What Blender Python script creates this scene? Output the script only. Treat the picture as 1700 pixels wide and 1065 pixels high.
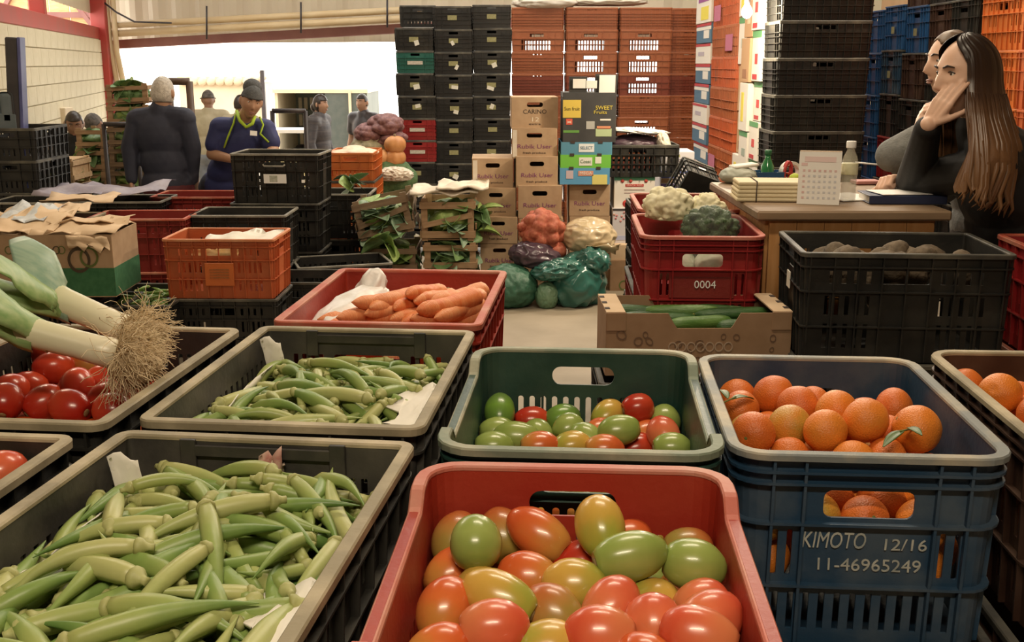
import bpy, bmesh, math, random
from mathutils import Vector, Matrix, Euler, noise
from math import sin, cos, pi, radians as R_

for o in list(bpy.data.objects): bpy.data.objects.remove(o)
SC = bpy.context.scene
COL = SC.collection

# ------------------------------------------------------------------ camera
F, CX, CY, HOR, H = 1800.0, 850.0, 532.5, 105.0, 1.5      # pixels of the 1700x1065 photograph, eye height in metres
TH = math.atan((CY - HOR) / F); CT, ST = cos(TH), sin(TH)
cam = bpy.data.cameras.new('camera'); cam_o = bpy.data.objects.new('camera', cam); COL.objects.link(cam_o)
cam.sensor_width = 36.0; cam.lens = 36.0 * F / 1700.0; cam.clip_start = 0.05; cam.clip_end = 300
cam_o.location = (0, 0, H); cam_o.rotation_euler = (pi / 2 - TH, 0, 0)
SC.camera = cam_o

# ------------------------------------------------------------------ sky, lights, exposure
SC.view_settings.view_transform = 'Standard'; SC.view_settings.look = 'None'
SC.view_settings.gamma = 1.0; SC.view_settings.use_curve_mapping = False
SC.view_settings.exposure = 0.0
W = bpy.data.worlds.new('World'); SC.world = W; W.use_nodes = True
bg = W.node_tree.nodes['Background']; bg.inputs[0].default_value = (1.0, 0.955, 0.87, 1); bg.inputs[1].default_value = 4.0

def area_light(name, loc, sx, sy, power, col, rot=(0, 0, 0)):
    l = bpy.data.lights.new(name, 'AREA'); l.shape = 'RECTANGLE'; l.size = sx; l.size_y = sy; l.energy = power; l.color = col
    o = bpy.data.objects.new(name, l); o.location = loc; o.rotation_euler = rot; COL.objects.link(o); return o
WARM = (1.0, 0.83, 0.60)
ADDED_LAMPS = [(-0.1, -0.4, 3.0, 0, 54), (0.3, 2.4, 3.1, 0, 28), (0.9, 4.6, 3.2, 0, 34), (-2.6, 5.2, 3.4, 0, 42), (2.2, 6.3, 3.3, 0, 46), (0.2, 8.4, 3.4, 0, 50)]   # x, y, z, turn, watts
for x, y, z, a, w in ADDED_LAMPS:
    area_light('added_ceiling_light', (x, y, z - 0.07), 1.2, 0.16, w, WARM, (0, 0, a))  # unseen ceiling lamps, added to light the crates from above

# ------------------------------------------------------------------ helpers
def ray(px, py):
    x = (px - CX) / F; y = -(py - CY) / F
    return Vector((x, CT + y * ST, -ST + y * CT))
def pz(px, py, z):                       # photo pixel -> point on the level plane z
    d = ray(px, py); t = (z - H) / d.z; return Vector((d.x * t, d.y * t, z))
def pY(px, py, Y):                       # photo pixel -> point on the upright plane y = Y
    d = ray(px, py); t = Y / d.y; return Vector((d.x * t, Y, H + d.z * t))
def ppm(Y, z=1.0):                       # pixels per metre there
    return F / (Y * CT + (H - z) * ST)

def mesh(name, v, f, smooth=False):
    m = bpy.data.meshes.new(name); m.from_pydata([tuple(p) for p in v], [], f); m.update()
    if smooth: m.polygons.foreach_set('use_smooth', [True] * len(m.polygons))
    return m
def bmesh_to(name, bm, smooth=False):
    m = bpy.data.meshes.new(name); bmesh.ops.recalc_face_normals(bm, faces=bm.faces[:]); bm.to_mesh(m); bm.free()
    if smooth: m.polygons.foreach_set('use_smooth', [True] * len(m.polygons))
    return m
def fixn(m):
    bm = bmesh.new(); bm.from_mesh(m); bmesh.ops.recalc_face_normals(bm, faces=bm.faces[:]); bm.to_mesh(m); bm.free(); return m
def obj(name, me, mat=None, parent=None, loc=(0, 0, 0), rot=(0, 0, 0), scale=(1, 1, 1), kind=None):
    o = bpy.data.objects.new(name, me); COL.objects.link(o)
    o.location = loc; o.rotation_euler = rot; o.scale = scale
    if parent: o.parent = parent
    if mat is not None:
        if len(me.materials) == 0: me.materials.append(mat)
        if me.materials[0] is not mat:
            o.material_slots[0].link = 'OBJECT'; o.material_slots[0].material = mat
    if kind: o['kind'] = kind
    return o
def tag(o, label, cat, group=None):
    o['label'] = label; o['category'] = cat
    if group: o['group'] = group
    return o
def thing(name, label, cat, loc=(0, 0, 0), rot=(0, 0, 0), group=None):
    o = bpy.data.objects.new(name, None); COL.objects.link(o); o.empty_display_size = 0.05
    o.location = loc; o.rotation_euler = rot if hasattr(rot, '__len__') else (0, 0, rot)
    return tag(o, label, cat, group)

# --- materials: all procedural
MATS = {}
def mat(name, c1, c2=None, rough=0.5, scale=8.0, bump=0.0, bscale=60.0, metal=0.0, spec=0.5, trans=0.0, alpha=1.0, emit=None, estr=0.0, lo=0.35, hi=0.65, detail=4.0, aniso=None, sss=0.0, coat=0.0):
    if name in MATS: return MATS[name]
    m = bpy.data.materials.new(name); m.use_nodes = True; nt = m.node_tree; b = nt.nodes['Principled BSDF']
    b.inputs['Roughness'].default_value = rough; b.inputs['Metallic'].default_value = metal
    b.inputs['Specular IOR Level'].default_value = spec
    b.inputs['Transmission Weight'].default_value = trans; b.inputs['Alpha'].default_value = alpha
    b.inputs['Coat Weight'].default_value = coat
    if sss: b.inputs['Subsurface Weight'].default_value = sss; b.inputs['Subsurface Radius'].default_value = (0.01, 0.005, 0.003)
    b.inputs['Base Color'].default_value = (*c1, 1)
    tc = nt.nodes.new('ShaderNodeTexCoord'); mp = nt.nodes.new('ShaderNodeMapping'); nt.links.new(tc.outputs['Object'], mp.inputs[0])
    if aniso: mp.inputs['Scale'].default_value = aniso
    if c2 is not None:
        n = nt.nodes.new('ShaderNodeTexNoise'); n.inputs['Scale'].default_value = scale; n.inputs['Detail'].default_value = detail
        nt.links.new(mp.outputs[0], n.inputs['Vector'])
        r = nt.nodes.new('ShaderNodeValToRGB'); r.color_ramp.elements[0].position = lo; r.color_ramp.elements[1].position = hi
        r.color_ramp.elements[0].color = (*c1, 1); r.color_ramp.elements[1].color = (*c2, 1)
        nt.links.new(n.outputs['Fac'], r.inputs[0]); nt.links.new(r.outputs[0], b.inputs['Base Color'])
    if bump:
        n2 = nt.nodes.new('ShaderNodeTexNoise'); n2.inputs['Scale'].default_value = bscale; n2.inputs['Detail'].default_value = 3
        nt.links.new(mp.outputs[0], n2.inputs['Vector'])
        bp = nt.nodes.new('ShaderNodeBump'); bp.inputs['Strength'].default_value = bump; bp.inputs['Distance'].default_value = 0.01
        nt.links.new(n2.outputs['Fac'], bp.inputs['Height']); nt.links.new(bp.outputs[0], b.inputs['Normal'])
    if emit: b.inputs['Emission Color'].default_value = (*emit, 1); b.inputs['Emission Strength'].default_value = estr
    MATS[name] = m; return m
def grad(name, cols, axis=2, lo=-0.03, hi=0.03, rough=0.3, nz=0.35, nscale=25.0, bump=0.0, bscale=80.0, coat=0.0, sss=0.0, spec=0.5):
    """colour that runs along one axis of the object (ripeness, stalk to leaf, root to tip), broken up by noise"""
    if name in MATS: return MATS[name]
    m = bpy.data.materials.new(name); m.use_nodes = True; nt = m.node_tree; b = nt.nodes['Principled BSDF']
    b.inputs['Roughness'].default_value = rough; b.inputs['Coat Weight'].default_value = coat; b.inputs['Specular IOR Level'].default_value = spec
    if sss: b.inputs['Subsurface Weight'].default_value = sss; b.inputs['Subsurface Radius'].default_value = (0.01, 0.005, 0.003)
    tc = nt.nodes.new('ShaderNodeTexCoord'); sp = nt.nodes.new('ShaderNodeSeparateXYZ'); nt.links.new(tc.outputs['Object'], sp.inputs[0])
    mr = nt.nodes.new('ShaderNodeMapRange'); mr.inputs[1].default_value = lo; mr.inputs[2].default_value = hi
    nt.links.new(sp.outputs[axis], mr.inputs[0])
    n = nt.nodes.new('ShaderNodeTexNoise'); n.inputs['Scale'].default_value = nscale; n.inputs['Detail'].default_value = 3
    nt.links.new(tc.outputs['Object'], n.inputs['Vector'])
    ma = nt.nodes.new('ShaderNodeMath'); ma.operation = 'MULTIPLY_ADD'; ma.inputs[1].default_value = nz * 2; ma.inputs[2].default_value = -nz
    nt.links.new(n.outputs['Fac'], ma.inputs[0])
    ad = nt.nodes.new('ShaderNodeMath'); ad.operation = 'ADD'; nt.links.new(mr.outputs[0], ad.inputs[0]); nt.links.new(ma.outputs[0], ad.inputs[1])
    r = nt.nodes.new('ShaderNodeValToRGB'); els = r.color_ramp.elements
    while len(els) < len(cols): els.new(0.5)
    for i, c in enumerate(cols): els[i].position = i / (len(cols) - 1); els[i].color = (*c, 1)
    nt.links.new(ad.outputs[0], r.inputs[0]); nt.links.new(r.outputs[0], b.inputs['Base Color'])
    if bump:
        n2 = nt.nodes.new('ShaderNodeTexNoise'); n2.inputs['Scale'].default_value = bscale
        nt.links.new(tc.outputs['Object'], n2.inputs['Vector'])
        bp = nt.nodes.new('ShaderNodeBump'); bp.inputs['Strength'].default_value = bump; bp.inputs['Distance'].default_value = 0.004
        nt.links.new(n2.outputs['Fac'], bp.inputs['Height']); nt.links.new(bp.outputs[0], b.inputs['Normal'])
    MATS[name] = m; return m
def plain(c, rough=0.6): 
    return mat('print_%02x%02x%02x' % tuple(int(255 * min(1, x)) for x in c), c, rough=rough)

# --- small shapes
BOXV = [(-.5, -.5, -.5), (.5, -.5, -.5), (.5, .5, -.5), (-.5, .5, -.5), (-.5, -.5, .5), (.5, -.5, .5), (.5, .5, .5), (-.5, .5, .5)]
BOXF = [(0, 3, 2, 1), (4, 5, 6, 7), (0, 1, 5, 4), (1, 2, 6, 5), (2, 3, 7, 6), (3, 0, 4, 7)]
_bc = {}
def box(sx, sy, sz, bev=0.0, seg=1):
    k = (round(sx, 4), round(sy, 4), round(sz, 4), bev, seg)
    if k not in _bc:
        m = mesh('box', [(x * sx, y * sy, z * sz) for x, y, z in BOXV], BOXF)
        if bev:
            bm = bmesh.new(); bm.from_mesh(m); bmesh.ops.bevel(bm, geom=bm.edges[:], offset=bev, segments=seg, affect='EDGES', profile=.5); bm.to_mesh(m); bm.free()
        _bc[k] = m
    return _bc[k]
class MB:
    """collects boxes, tubes and sheets into one mesh"""
    def __init__(s): s.v = []; s.f = []
    def add(s, v, f, M=None):
        n = len(s.v); s.v += [tuple(M @ Vector(p)) if M else tuple(p) for p in v]; s.f += [tuple(i + n for i in q) for q in f]
    def box(s, c, d, rot=None):
        M = Matrix.Translation(c) @ (Euler(rot).to_matrix().to_4x4() if rot else Matrix()) @ Matrix.Diagonal((*d, 1))
        s.add(BOXV, BOXF, M)
    def tube(s, pts, rad, n=6, cap=True):
        v, f = tube_data(pts, rad, n, cap); s.add(v, f)
    def mesh(s, name, smooth=False): return mesh(name, s.v, s.f, smooth)
def tube_data(pts, rad, n=6, cap=True, flat=1.0):
    pts = [Vector(p) for p in pts]; v = []; f = []
    if not hasattr(rad, '__len__'): rad = [rad] * len(pts)
    up = None
    for i, p in enumerate(pts):
        d = (pts[min(i + 1, len(pts) - 1)] - pts[max(i - 1, 0)]).normalized()
        if up is None:
            up = Vector((0, 0, 1)) if abs(d.z) < .9 else Vector((0, 1, 0))
        a = d.cross(up).normalized(); b = a.cross(d).normalized(); up = b
        for k in range(n):
            t = 2 * pi * k / n; v.append(p + (a * cos(t) + b * sin(t) * flat) * rad[i])
    for i in range(len(pts) - 1):
        for k in range(n): f.append((i * n + k, i * n + (k + 1) % n, (i + 1) * n + (k + 1) % n, (i + 1) * n + k))
    if cap: f.append(tuple(range(n - 1, -1, -1))); f.append(tuple(range((len(pts) - 1) * n, len(pts) * n)))
    return v, f
def tube(name, pts, rad, n=8, smooth=True):
    v, f = tube_data(pts, rad, n); return mesh(name, v, f, smooth)
def lathe(name, prof, n=20, smooth=True):
    v = []; f = []
    for r, z in prof:
        for k in range(n): t = 2 * pi * k / n; v.append((r * cos(t), r * sin(t), z))
    for i in range(len(prof) - 1):
        for k in range(n): f.append((i * n + k, i * n + (k + 1) % n, (i + 1) * n + (k + 1) % n, (i + 1) * n + k))
    f.append(tuple(range(n - 1, -1, -1))); f.append(tuple(range((len(prof) - 1) * n, len(prof) * n)))
    return mesh(name, v, f, smooth)
def ico(sub):
    bm = bmesh.new(); bmesh.ops.create_icosphere(bm, subdivisions=sub, radius=1.0)
    v = [p.co.copy() for p in bm.verts]; f = [tuple(x.index for x in q.verts) for q in bm.faces]; bm.free(); return v, f
def blob(name, dims, seed=0, lumps=0, amp=0.12, wr=0.0, wfreq=5.0, sub=4, flat=0.0, ring=0.0):
    """sack or bag: ellipsoid with lumps of what is inside, folds, and a flat underside"""
    v, f = ico(sub); rnd = random.Random(seed); out = []
    cs = [Vector((rnd.gauss(0, 1), rnd.gauss(0, 1), rnd.gauss(0, 1))).normalized() for _ in range(lumps)]
    w = 2.2 / math.sqrt(max(lumps, 1))
    for p in v:
        r = 1.0
        if lumps:
            d = min((p - c).length for c in cs); r += amp * max(-0.6, 1 - (d / w) ** 2)
        if wr:
            q = p * wfreq + Vector((seed * 3.1, 0, 0)); r += wr * (1 - abs(noise.noise(q)) * 2.6)
        q = Vector((p.x * r * dims[0], p.y * r * dims[1], p.z * r * dims[2]))
        if flat and q.z < -dims[2] * flat: q.z = -dims[2] * flat + (q.z + dims[2] * flat) * .1
        out.append(q)
    return mesh(name, out, f, True)
TMP = bpy.data.scenes.new('bake')
def baked(o):
    """mesh of an object with its modifiers applied, evaluated in a scene of its own"""
    TMP.collection.objects.link(o)
    with bpy.context.temp_override(scene=TMP, view_layer=TMP.view_layers[0]):
        dg = bpy.context.evaluated_depsgraph_get(); dg.update(); m = bpy.data.meshes.new_from_object(o.evaluated_get(dg))
    TMP.collection.objects.unlink(o); return m
_tx = {}
def text_mesh(s, size, width=None, depth=0.0006, shear=0.0):
    k = (s, size, width, shear)
    if k not in _tx:
        c = bpy.data.curves.new('txt', 'FONT'); c.body = s; c.size = size; c.extrude = depth; c.align_x = 'CENTER'; c.align_y = 'CENTER'; c.shear = shear; c.resolution_u = 3
        o = bpy.data.objects.new('txt', c)
        m = baked(o); bpy.data.objects.remove(o); bpy.data.curves.remove(c)
        if width:
            xs = [p.co.x for p in m.vertices]; s_ = width / (max(xs) - min(xs))
            for p in m.vertices: p.co.x *= s_
        _tx[k] = m
    return _tx[k]
def writing(parent, s, size, m, loc, width=None, rot=(pi / 2, 0, 0), shear=0.0, name='lettering'):
    return obj(name, text_mesh(s, size, width, shear=shear), m, parent, loc, rot)
def plate(parent, name, w, h, m, loc, rot=(0, 0, 0), t=0.002):       # a thin label, sticker or printed patch on a -y face
    return obj(name, box(w, t, h), m, parent, loc, rot)
# ------------------------------------------------------------------ plastic crate
def loop_cols(sx, sy, r, cutsF, cutsS, narc=5):
    """columns round a rounded rectangle: (x, y, nx, ny, face, u); face 0 front(-y) 1 right 2 back 3 left, -1 corner"""
    cols = []; hx, hy = sx / 2, sy / 2
    def straight(face, cuts):
        for u in cuts:
            if face == 0: cols.append((u, -hy, 0, -1, 0, u))
            if face == 1: cols.append((hx, u, 1, 0, 1, u))
            if face == 2: cols.append((-u, hy, 0, 1, 2, u))
            if face == 3: cols.append((-hx, -u, -1, 0, 3, u))
    def arc(cx, cy, a0):
        for i in range(1, narc):
            a = a0 + (pi / 2) * i / narc; cols.append((cx + r * cos(a), cy + r * sin(a), cos(a), sin(a), -1, 0))
    straight(0, cutsF); arc(hx - r, -hy + r, -pi / 2)
    straight(1, cutsS); arc(hx - r, hy - r, 0)
    straight(2, cutsF); arc(-hx + r, hy - r, pi / 2)
    straight(3, cutsS); arc(-hx + r, -hy + r, pi)
    return cols
def scoop_of(col, sy, scoop):
    if not scoop or col[4] not in (1, 3): return 0.0
    e = sy / 2 - abs(col[1]); t = min(1, max(0, (e - .075) / .035)); return scoop * t * t * (3 - 2 * t)
def wall_mesh(sx, sy, h, r, holesF, holesB, holesS, t=.004, taper=.012, scoop=0.0, z0=0.0):
    def cuts(L, hs):
        c = {-L, L}
        for h_ in hs:
            u0, u1, v0, v1, rr = h_; c |= {u0, u1}
            if rr: c |= {u0 + rr * (1 - cos(pi / 2 * k / 4)) for k in range(1, 5)} | {u1 - rr * (1 - cos(pi / 2 * k / 4)) for k in range(1, 5)}
        return sorted(c)
    fine = [(-sy / 2 + e, -sy / 2 + e + .001, 0, 0, 0) for e in (.08, .09, .1, .11)] + [(sy / 2 - e, sy / 2 - e + .001, 0, 0, 0) for e in (.08, .09, .1, .11)] if scoop else []
    cF = cuts(sx / 2 - r, holesF + holesB); cS = cuts(sy / 2 - r, holesS + fine)
    cols = loop_cols(sx, sy, r, cF, cS); n = len(cols)
    vs = {z0, h}
    for h_ in holesF + holesB + holesS:
        vs |= {h_[2], h_[3]}
        if h_[4]: vs |= {h_[2] + h_[4], h_[3] - h_[4]}
    if scoop: vs |= {h * .75, h * .88}
    vs = sorted(vs)
    V = []; key = {}
    def vert(u_i, fu, v):          # position between column u_i and the next
        k = (u_i, round(fu, 4), round(v, 5))
        if fu > .9999: k = ((u_i + 1) % n, 0.0, round(v, 5))
        if k in key: return key[k]
        a = cols[u_i]; b = cols[(u_i + 1) % n]
        x = a[0] + (b[0] - a[0]) * fu; y = a[1] + (b[1] - a[1]) * fu
        nx = a[2] + (b[2] - a[2]) * fu; ny = a[3] + (b[3] - a[3]) * fu
        sd = scoop_of(a, sy, scoop) * (1 - fu) + scoop_of(b, sy, scoop) * fu
        off = -taper * (1 - v / h); zz = v - sd * max(0, (v - h * .7) / (h * .3))
        key[k] = len(V) // 2
        V.append((x + nx * off, y + ny * off, zz)); V.append((x + nx * (off - t), y + ny * (off - t), zz))
        return key[k]
    polys = []
    for i in range(n):
        a, b = cols[i], cols[(i + 1) % n]
        face = a[4] if a[4] == b[4] else -1
        hs = {0: holesF, 1: holesS, 2: holesB, 3: holesS, -1: []}[face]
        um = (a[5] + b[5]) / 2; w = b[5] - a[5]
        for j in range(len(vs) - 1):
            vm = (vs[j] + vs[j + 1]) / 2; inside = None
            for h_ in hs:
                if h_[0] < um < h_[1] and h_[2] < vm < h_[3]: inside = h_; break
            if inside is None:
                polys.append([vert(i, 0, vs[j]), vert(i, 1, vs[j]), vert(i, 1, vs[j + 1]), vert(i, 0, vs[j + 1])]); continue
            u0, u1, v0, v1, rr = inside
            if rr and (um < u0 + rr or um > u1 - rr) and (vm < v0 + rr or vm > v1 - rr):
                lv = vm < v0 + rr
                if (lv and abs(vs[j] - v0) > 1e-6) or (not lv and abs(vs[j + 1] - v1) > 1e-6): continue      # once per column
                cu = u0 + rr if um < u0 + rr else u1 - rr
                hts = [rr - math.sqrt(max(0, rr * rr - (x - cu) ** 2)) for x in (a[5], b[5])]
                if lv: pl = [(0, v0), (1, v0), (1, v0 + hts[1]), (0, v0 + hts[0])]
                else: pl = [(0, v1 - hts[0]), (1, v1 - hts[1]), (1, v1), (0, v1)]
                q2 = []
                for x, y in pl:
                    k_ = vert(i, x, y)
                    if k_ not in q2: q2.append(k_)
                if len(q2) > 2: polys.append(q2)
    faces = []; ec = {}
    for p in polys:
        faces.append(tuple(2 * q for q in p)); faces.append(tuple(2 * q + 1 for q in reversed(p)))
        for k in range(len(p)):
            e = (p[k], p[(k + 1) % len(p)]); ec[e] = ec.get(e, 0) + 1
    for (a, b) in ec:
        if (b, a) not in ec: faces.append((2 * b, 2 * a, 2 * a + 1, 2 * b + 1))
    return mesh('wall', V, faces)
def ring_mesh(sx, sy, h, r, prof, taper=.012, scoop=0.0, nside=0):
    cF = [-(sx / 2 - r), sx / 2 - r]; L = sy / 2 - r
    cS = [-L, L] if not scoop else [-L] + [-sy / 2 + e for e in (.075, .083, .092, .101, .11)] + [0] + [sy / 2 - e for e in (.11, .101, .092, .083, .075)] + [L]
    cols = loop_cols(sx, sy, r, cF, cS); n = len(cols); m = len(prof); v = []; f = []
    for c in cols:
        sd = scoop_of(c, sy, scoop)
        for o, z in prof:
            off = o - taper * (1 - z / h)
            v.append((c[0] + c[2] * off, c[1] + c[3] * off, z - sd))
    for i in range(n):
        for k in range(m):
            f.append((i * m + k, ((i + 1) % n) * m + k, ((i + 1) % n) * m + (k + 1) % m, i * m + (k + 1) % m))
    return mesh('ring', v, f)
def slots(u0, u1, n, w, v0, v1, r=0.0):
    return [(u0 + (u1 - u0) * i / max(1, n - 1) - w / 2, u0 + (u1 - u0) * i / max(1, n - 1) + w / 2, v0, v1, r) for i in range(n)]
PROTO = {}
def proto(key, sx, sy, h, r, hF, hB, hS, flz, uF, nS, taper=.012, scoop=0.0, rimw=.014, rimh=.016, rd=.011, near=True):
    t = .004; P = []
    P.append(('body', wall_mesh(sx, sy, h, r, hF, hB, hS, t, taper, scoop), 'body', (0, 0, 0), 0))
    rw = rimw
    prof = [(-t - .001, h), (-t + .001, h + .0025), (rw - .002, h + .0025), (rw, h), (rw, h - rimh), (rw - .004, h - rimh), (rw - .004, h - .004), (-t - .001, h - .004)]
    P.append(('rim', ring_mesh(sx, sy, h, r, prof, taper, scoop), 'rim', (0, 0, 0), 0))
    b = MB(); b.box((0, 0, .006), (sx - 2 * taper - .01, sy - 2 * taper - .01, .006)); P.append(('base', b.mesh('base'), 'body', (0, 0, 0), 0))
    top = h - .03 if scoop else h - rimh
    fl = [ring_mesh(sx, sy, h, r, [(0, z), (rd, z), (rd, z + .004), (0, z + .004)], taper, 0) for z in flz]
    hx, hy = sx / 2, sy / 2
    def ribm(hz):
        m_ = MB(); 
        v = []
        for (y0, y1, z) in ((0.0, -rd * .9, 0.004), (0.0, -rd * .9, hz)):
            off = -taper * (1 - z / h)
            for x in (-.002, .002): v += [(x, -off + y0 + .002, z), (x, -off + y1, z)]
        m_.add(v, [(0, 1, 3, 2), (4, 6, 7, 5), (0, 4, 5, 1), (2, 3, 7, 6), (1, 5, 7, 3), (0, 2, 6, 4)]); return m_
    ribs = []
    for u in uF:
        for s_ in (-1, 1): ribs += [((s_ * u, -hy, 0), 0), ((s_ * u, hy, 0), pi)]
    for i in range(nS):
        u = (-1 + 2 * i / (nS - 1)) * (hy - r - .004); ribs += [((hx, u, 0), pi / 2), ((-hx, u, 0), -pi / 2)]
    rb = ribm(top)
    if near:
        for m_ in fl: P.append(('flange', m_, 'body', (0, 0, 0), 0))
        rm = rb.mesh('rib')
        for l, a in ribs: P.append(('rib', rm, 'body', l, a))
    else:
        J = MB()
        for m_ in fl: J.add([v_.co.copy() for v_ in m_.vertices], [tuple(p.vertices) for p in m_.polygons])
        for l, a in ribs: J.add(rb.v, rb.f, Matrix.Translation(l) @ Matrix.Rotation(a, 4, 'Z'))
        P.append(('ribs', J.mesh('ribs'), 'body', (0, 0, 0), 0))
    PROTO[key] = dict(parts=P, sx=sx, sy=sy, h=h)
# near crate with rounded corners (short face to the front)
hh = [(-.057, .057, .236, .270, .016)]
rowF = slots(-.115, .115, 12, .010, .15, .213, .0045); lowF = slots(-.125, .125, 13, .009, .035, .095)
sideH = slots(-.2, .2, 15, .011, .125, .19) + slots(-.2, .2, 15, .011, .035, .095)
proto('round', .378, .53, .30, .045, hh + rowF + lowF, hh + rowF + lowF, sideH, (.12, .222, .277), (.075, .137), 8, scoop=.022, rimw=.013, rimh=.009)
hb = [(-.062, .062, .205, .246, .012)]
panelF = slots(-.125, -.105, 2, .008, .115, .185, .003) + slots(.105, .125, 2, .008, .115, .185, .003)
proto('roundflat', .362, .50, .30, .04, hb + panelF + slots(-.12, .12, 12, .009, .03, .088), hb + slots(-.12, .12, 12, .009, .03, .088), sideH, (.10, .195, .255, .272), (.09, .133), 8, rimw=.013, rimh=.008)
# square-cornered crate
hq = [(-.064, .064, .236, .262, .004)]
q4 = slots(-.14, -.09, 4, .009, .222, .262, .002) + slots(.09, .14, 4, .009, .222, .262, .002)
low = slots(-.15, .15, 16, .009, .05, .11) + slots(-.15, .15, 16, .009, .135, .19)
sq_s = slots(-.24, .24, 21, .011, .05, .11) + slots(-.24, .24, 21, .011, .135, .19) + slots(-.22, .22, 17, .011, .222, .26)
proto('square', .395, .555, .31, .012, hq + q4 + low, hq + q4 + low, sq_s, (.12, .205, .27), (.075, .15, .18), 9, rimw=.013, rimh=.010)
# the same size seen farther off, ribs joined
lowm = slots(-.15, -.08, 4, .010, .05, .11) + slots(.08, .15, 4, .010, .05, .11) + slots(-.15, -.08, 4, .010, .135, .19) + slots(.08, .15, 4, .010, .135, .19)
longm = slots(-.21, -.1, 5, .012, .04, .11) + slots(.1, .21, 5, .012, .04, .11) + slots(-.21, -.1, 5, .012, .135, .19) + slots(.1, .21, 5, .012, .135, .19) + [(-.065, .065, .225, .262, .006)] + slots(-.2, -.1, 4, .014, .225, .26) + slots(.1, .2, 4, .014, .225, .26)
proto('mid', .385, .555, .31, .012, hq + lowm, hq + lowm, longm, (.10, .2, .27), (.075, .125, .175), 9, rimw=.012, rimh=.01, near=False)
lowf = [(-.05, .05, .155, .182, .006)] + slots(-.14, .14, 9, .012, .03, .075)
longf = [(-.06, .06, .155, .185, .006)] + slots(-.23, .23, 14, .016, .025, .075) + slots(-.23, .23, 14, .016, .09, .135)
proto('low', .362, .552, .212, .012, lowf, lowf, longf, (.083, .145), (.07, .15), 8, taper=.008, rimw=.006, near=False)
openl = [(-.09, .06, .155, .19, .004)] + slots(-.17, .12, 10, .022, .02, .07) + slots(-.17, .12, 10, .022, .08, .125)
proto('open', .362, .552, .228, .012, lowf, lowf, openl, (.073, .136), (.07, .15), 8, taper=.006, rimw=.006, near=False)
proto('solid', .362, .552, .228, .012, lowf, lowf, [(-.05, .0, .2, .21, 0), (.03, .05, .2, .21, 0)], (.045, .073, .10, .136, .165), (.07, .15), 14, taper=.006, rimw=.006, near=False)
proto('lowgrid', .362, .552, .212, .012, [(-.045, .045, .165, .188, .006)], [], [(-.06, .06, .165, .188, .006)], (.04, .083, .12, .145), (.1, .15), 12, taper=.008, rimw=.006, near=False)
proto('lowsolid', .362, .552, .212, .012, [(-.045, .045, .165, .188, .006)], [], slots(-.23, .23, 14, .016, .09, .135), (.04, .083, .12, .145), (.1, .15), 8, taper=.008, rimw=.006, near=False)

def crate(key, loc, rz, body, rim, label, name='plastic_crate', rot=None, group=None, skip=()):
    P = PROTO[key]; t = thing(name, label, 'crate', loc, rot if rot else (0, 0, rz), group)
    for nm, m, role, l, a in P['parts']:
        if nm in skip: continue
        obj(nm, m, rim if role == 'rim' else body, t, l, (0, 0, a))
    return t

# plastics (dust and scuffs have their own shape)
def plastic(name, c, dust=None, amt=.6, rough=.45):
    d = dust or tuple(min(1, x * 1.5 + .02) for x in c)
    return mat(name, c, d, rough=rough, scale=9, lo=.45, hi=amt + .2, bump=.08, bscale=90, detail=6)
P_BLACK = plastic('plastic_black', (.012, .012, .012), (.03, .028, .025))
P_BLACK2 = plastic('plastic_black_dusty', (.014, .014, .013), (.042, .038, .03))
P_OKRA = plastic('plastic_charcoal', (.035, .033, .03), (.11, .10, .08))
P_GREEN = plastic('plastic_dark_green', (.016, .055, .043), (.05, .10, .075))
P_BLUE = plastic('plastic_blue', (.017, .05, .098), (.10, .125, .15))
P_BLUE2 = plastic('plastic_blue_bright', (.012, .07, .2), (.03, .10, .24))
P_RED = plastic('plastic_red', (.33, .026, .013), (.38, .045, .022))
P_RED2 = plastic('plastic_crimson', (.28, .012, .014), (.32, .03, .025))
P_WINE = plastic('plastic_wine', (.2, .018, .014), (.24, .03, .02))
P_ORANGE = plastic('plastic_orange', (.46, .10, .03), (.45, .13, .05))
P_ORANGE2 = plastic('plastic_orange_amber', (.6, .17, .04), (.5, .15, .045))
P_ORANGE_F = plastic('plastic_orange_faded', (.36, .105, .036), (.40, .13, .05))
P_RUST_F = plastic('plastic_rust_faded', (.23, .045, .02), (.26, .06, .03))
P_BROWN = plastic('plastic_brown', (.04, .018, .012), (.1, .06, .04))
P_TEAL = plastic('plastic_teal', (.012, .11, .085), (.03, .13, .1))
RIM_DUST = plastic('rim_worn_dusty', (.26, .22, .14), (.5, .42, .28), .5, .6)
RIM_GREEN = plastic('rim_worn_green', (.18, .22, .16), (.42, .39, .28), .5, .6)
RIM_BLUE = plastic('rim_worn_blue', (.2, .22, .22), (.48, .41, .29), .5, .6)
RIM_RED = plastic('rim_worn_red', (.46, .09, .05), (.55, .3, .2), .6, .55)
RIM_PINK = plastic('rim_worn_pink', (.5, .13, .09), (.55, .28, .2), .6, .55)
RIM_BLK = plastic('rim_black', (.05, .048, .042), (.14, .13, .1), .5, .5)
RIM_GREY = plastic('rim_grey', (.2, .19, .16), (.32, .3, .25), .5, .5)
RIM_ORANGE = plastic('rim_worn_orange', (.6, .2, .08), (.65, .36, .2), .6, .5)

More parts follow.
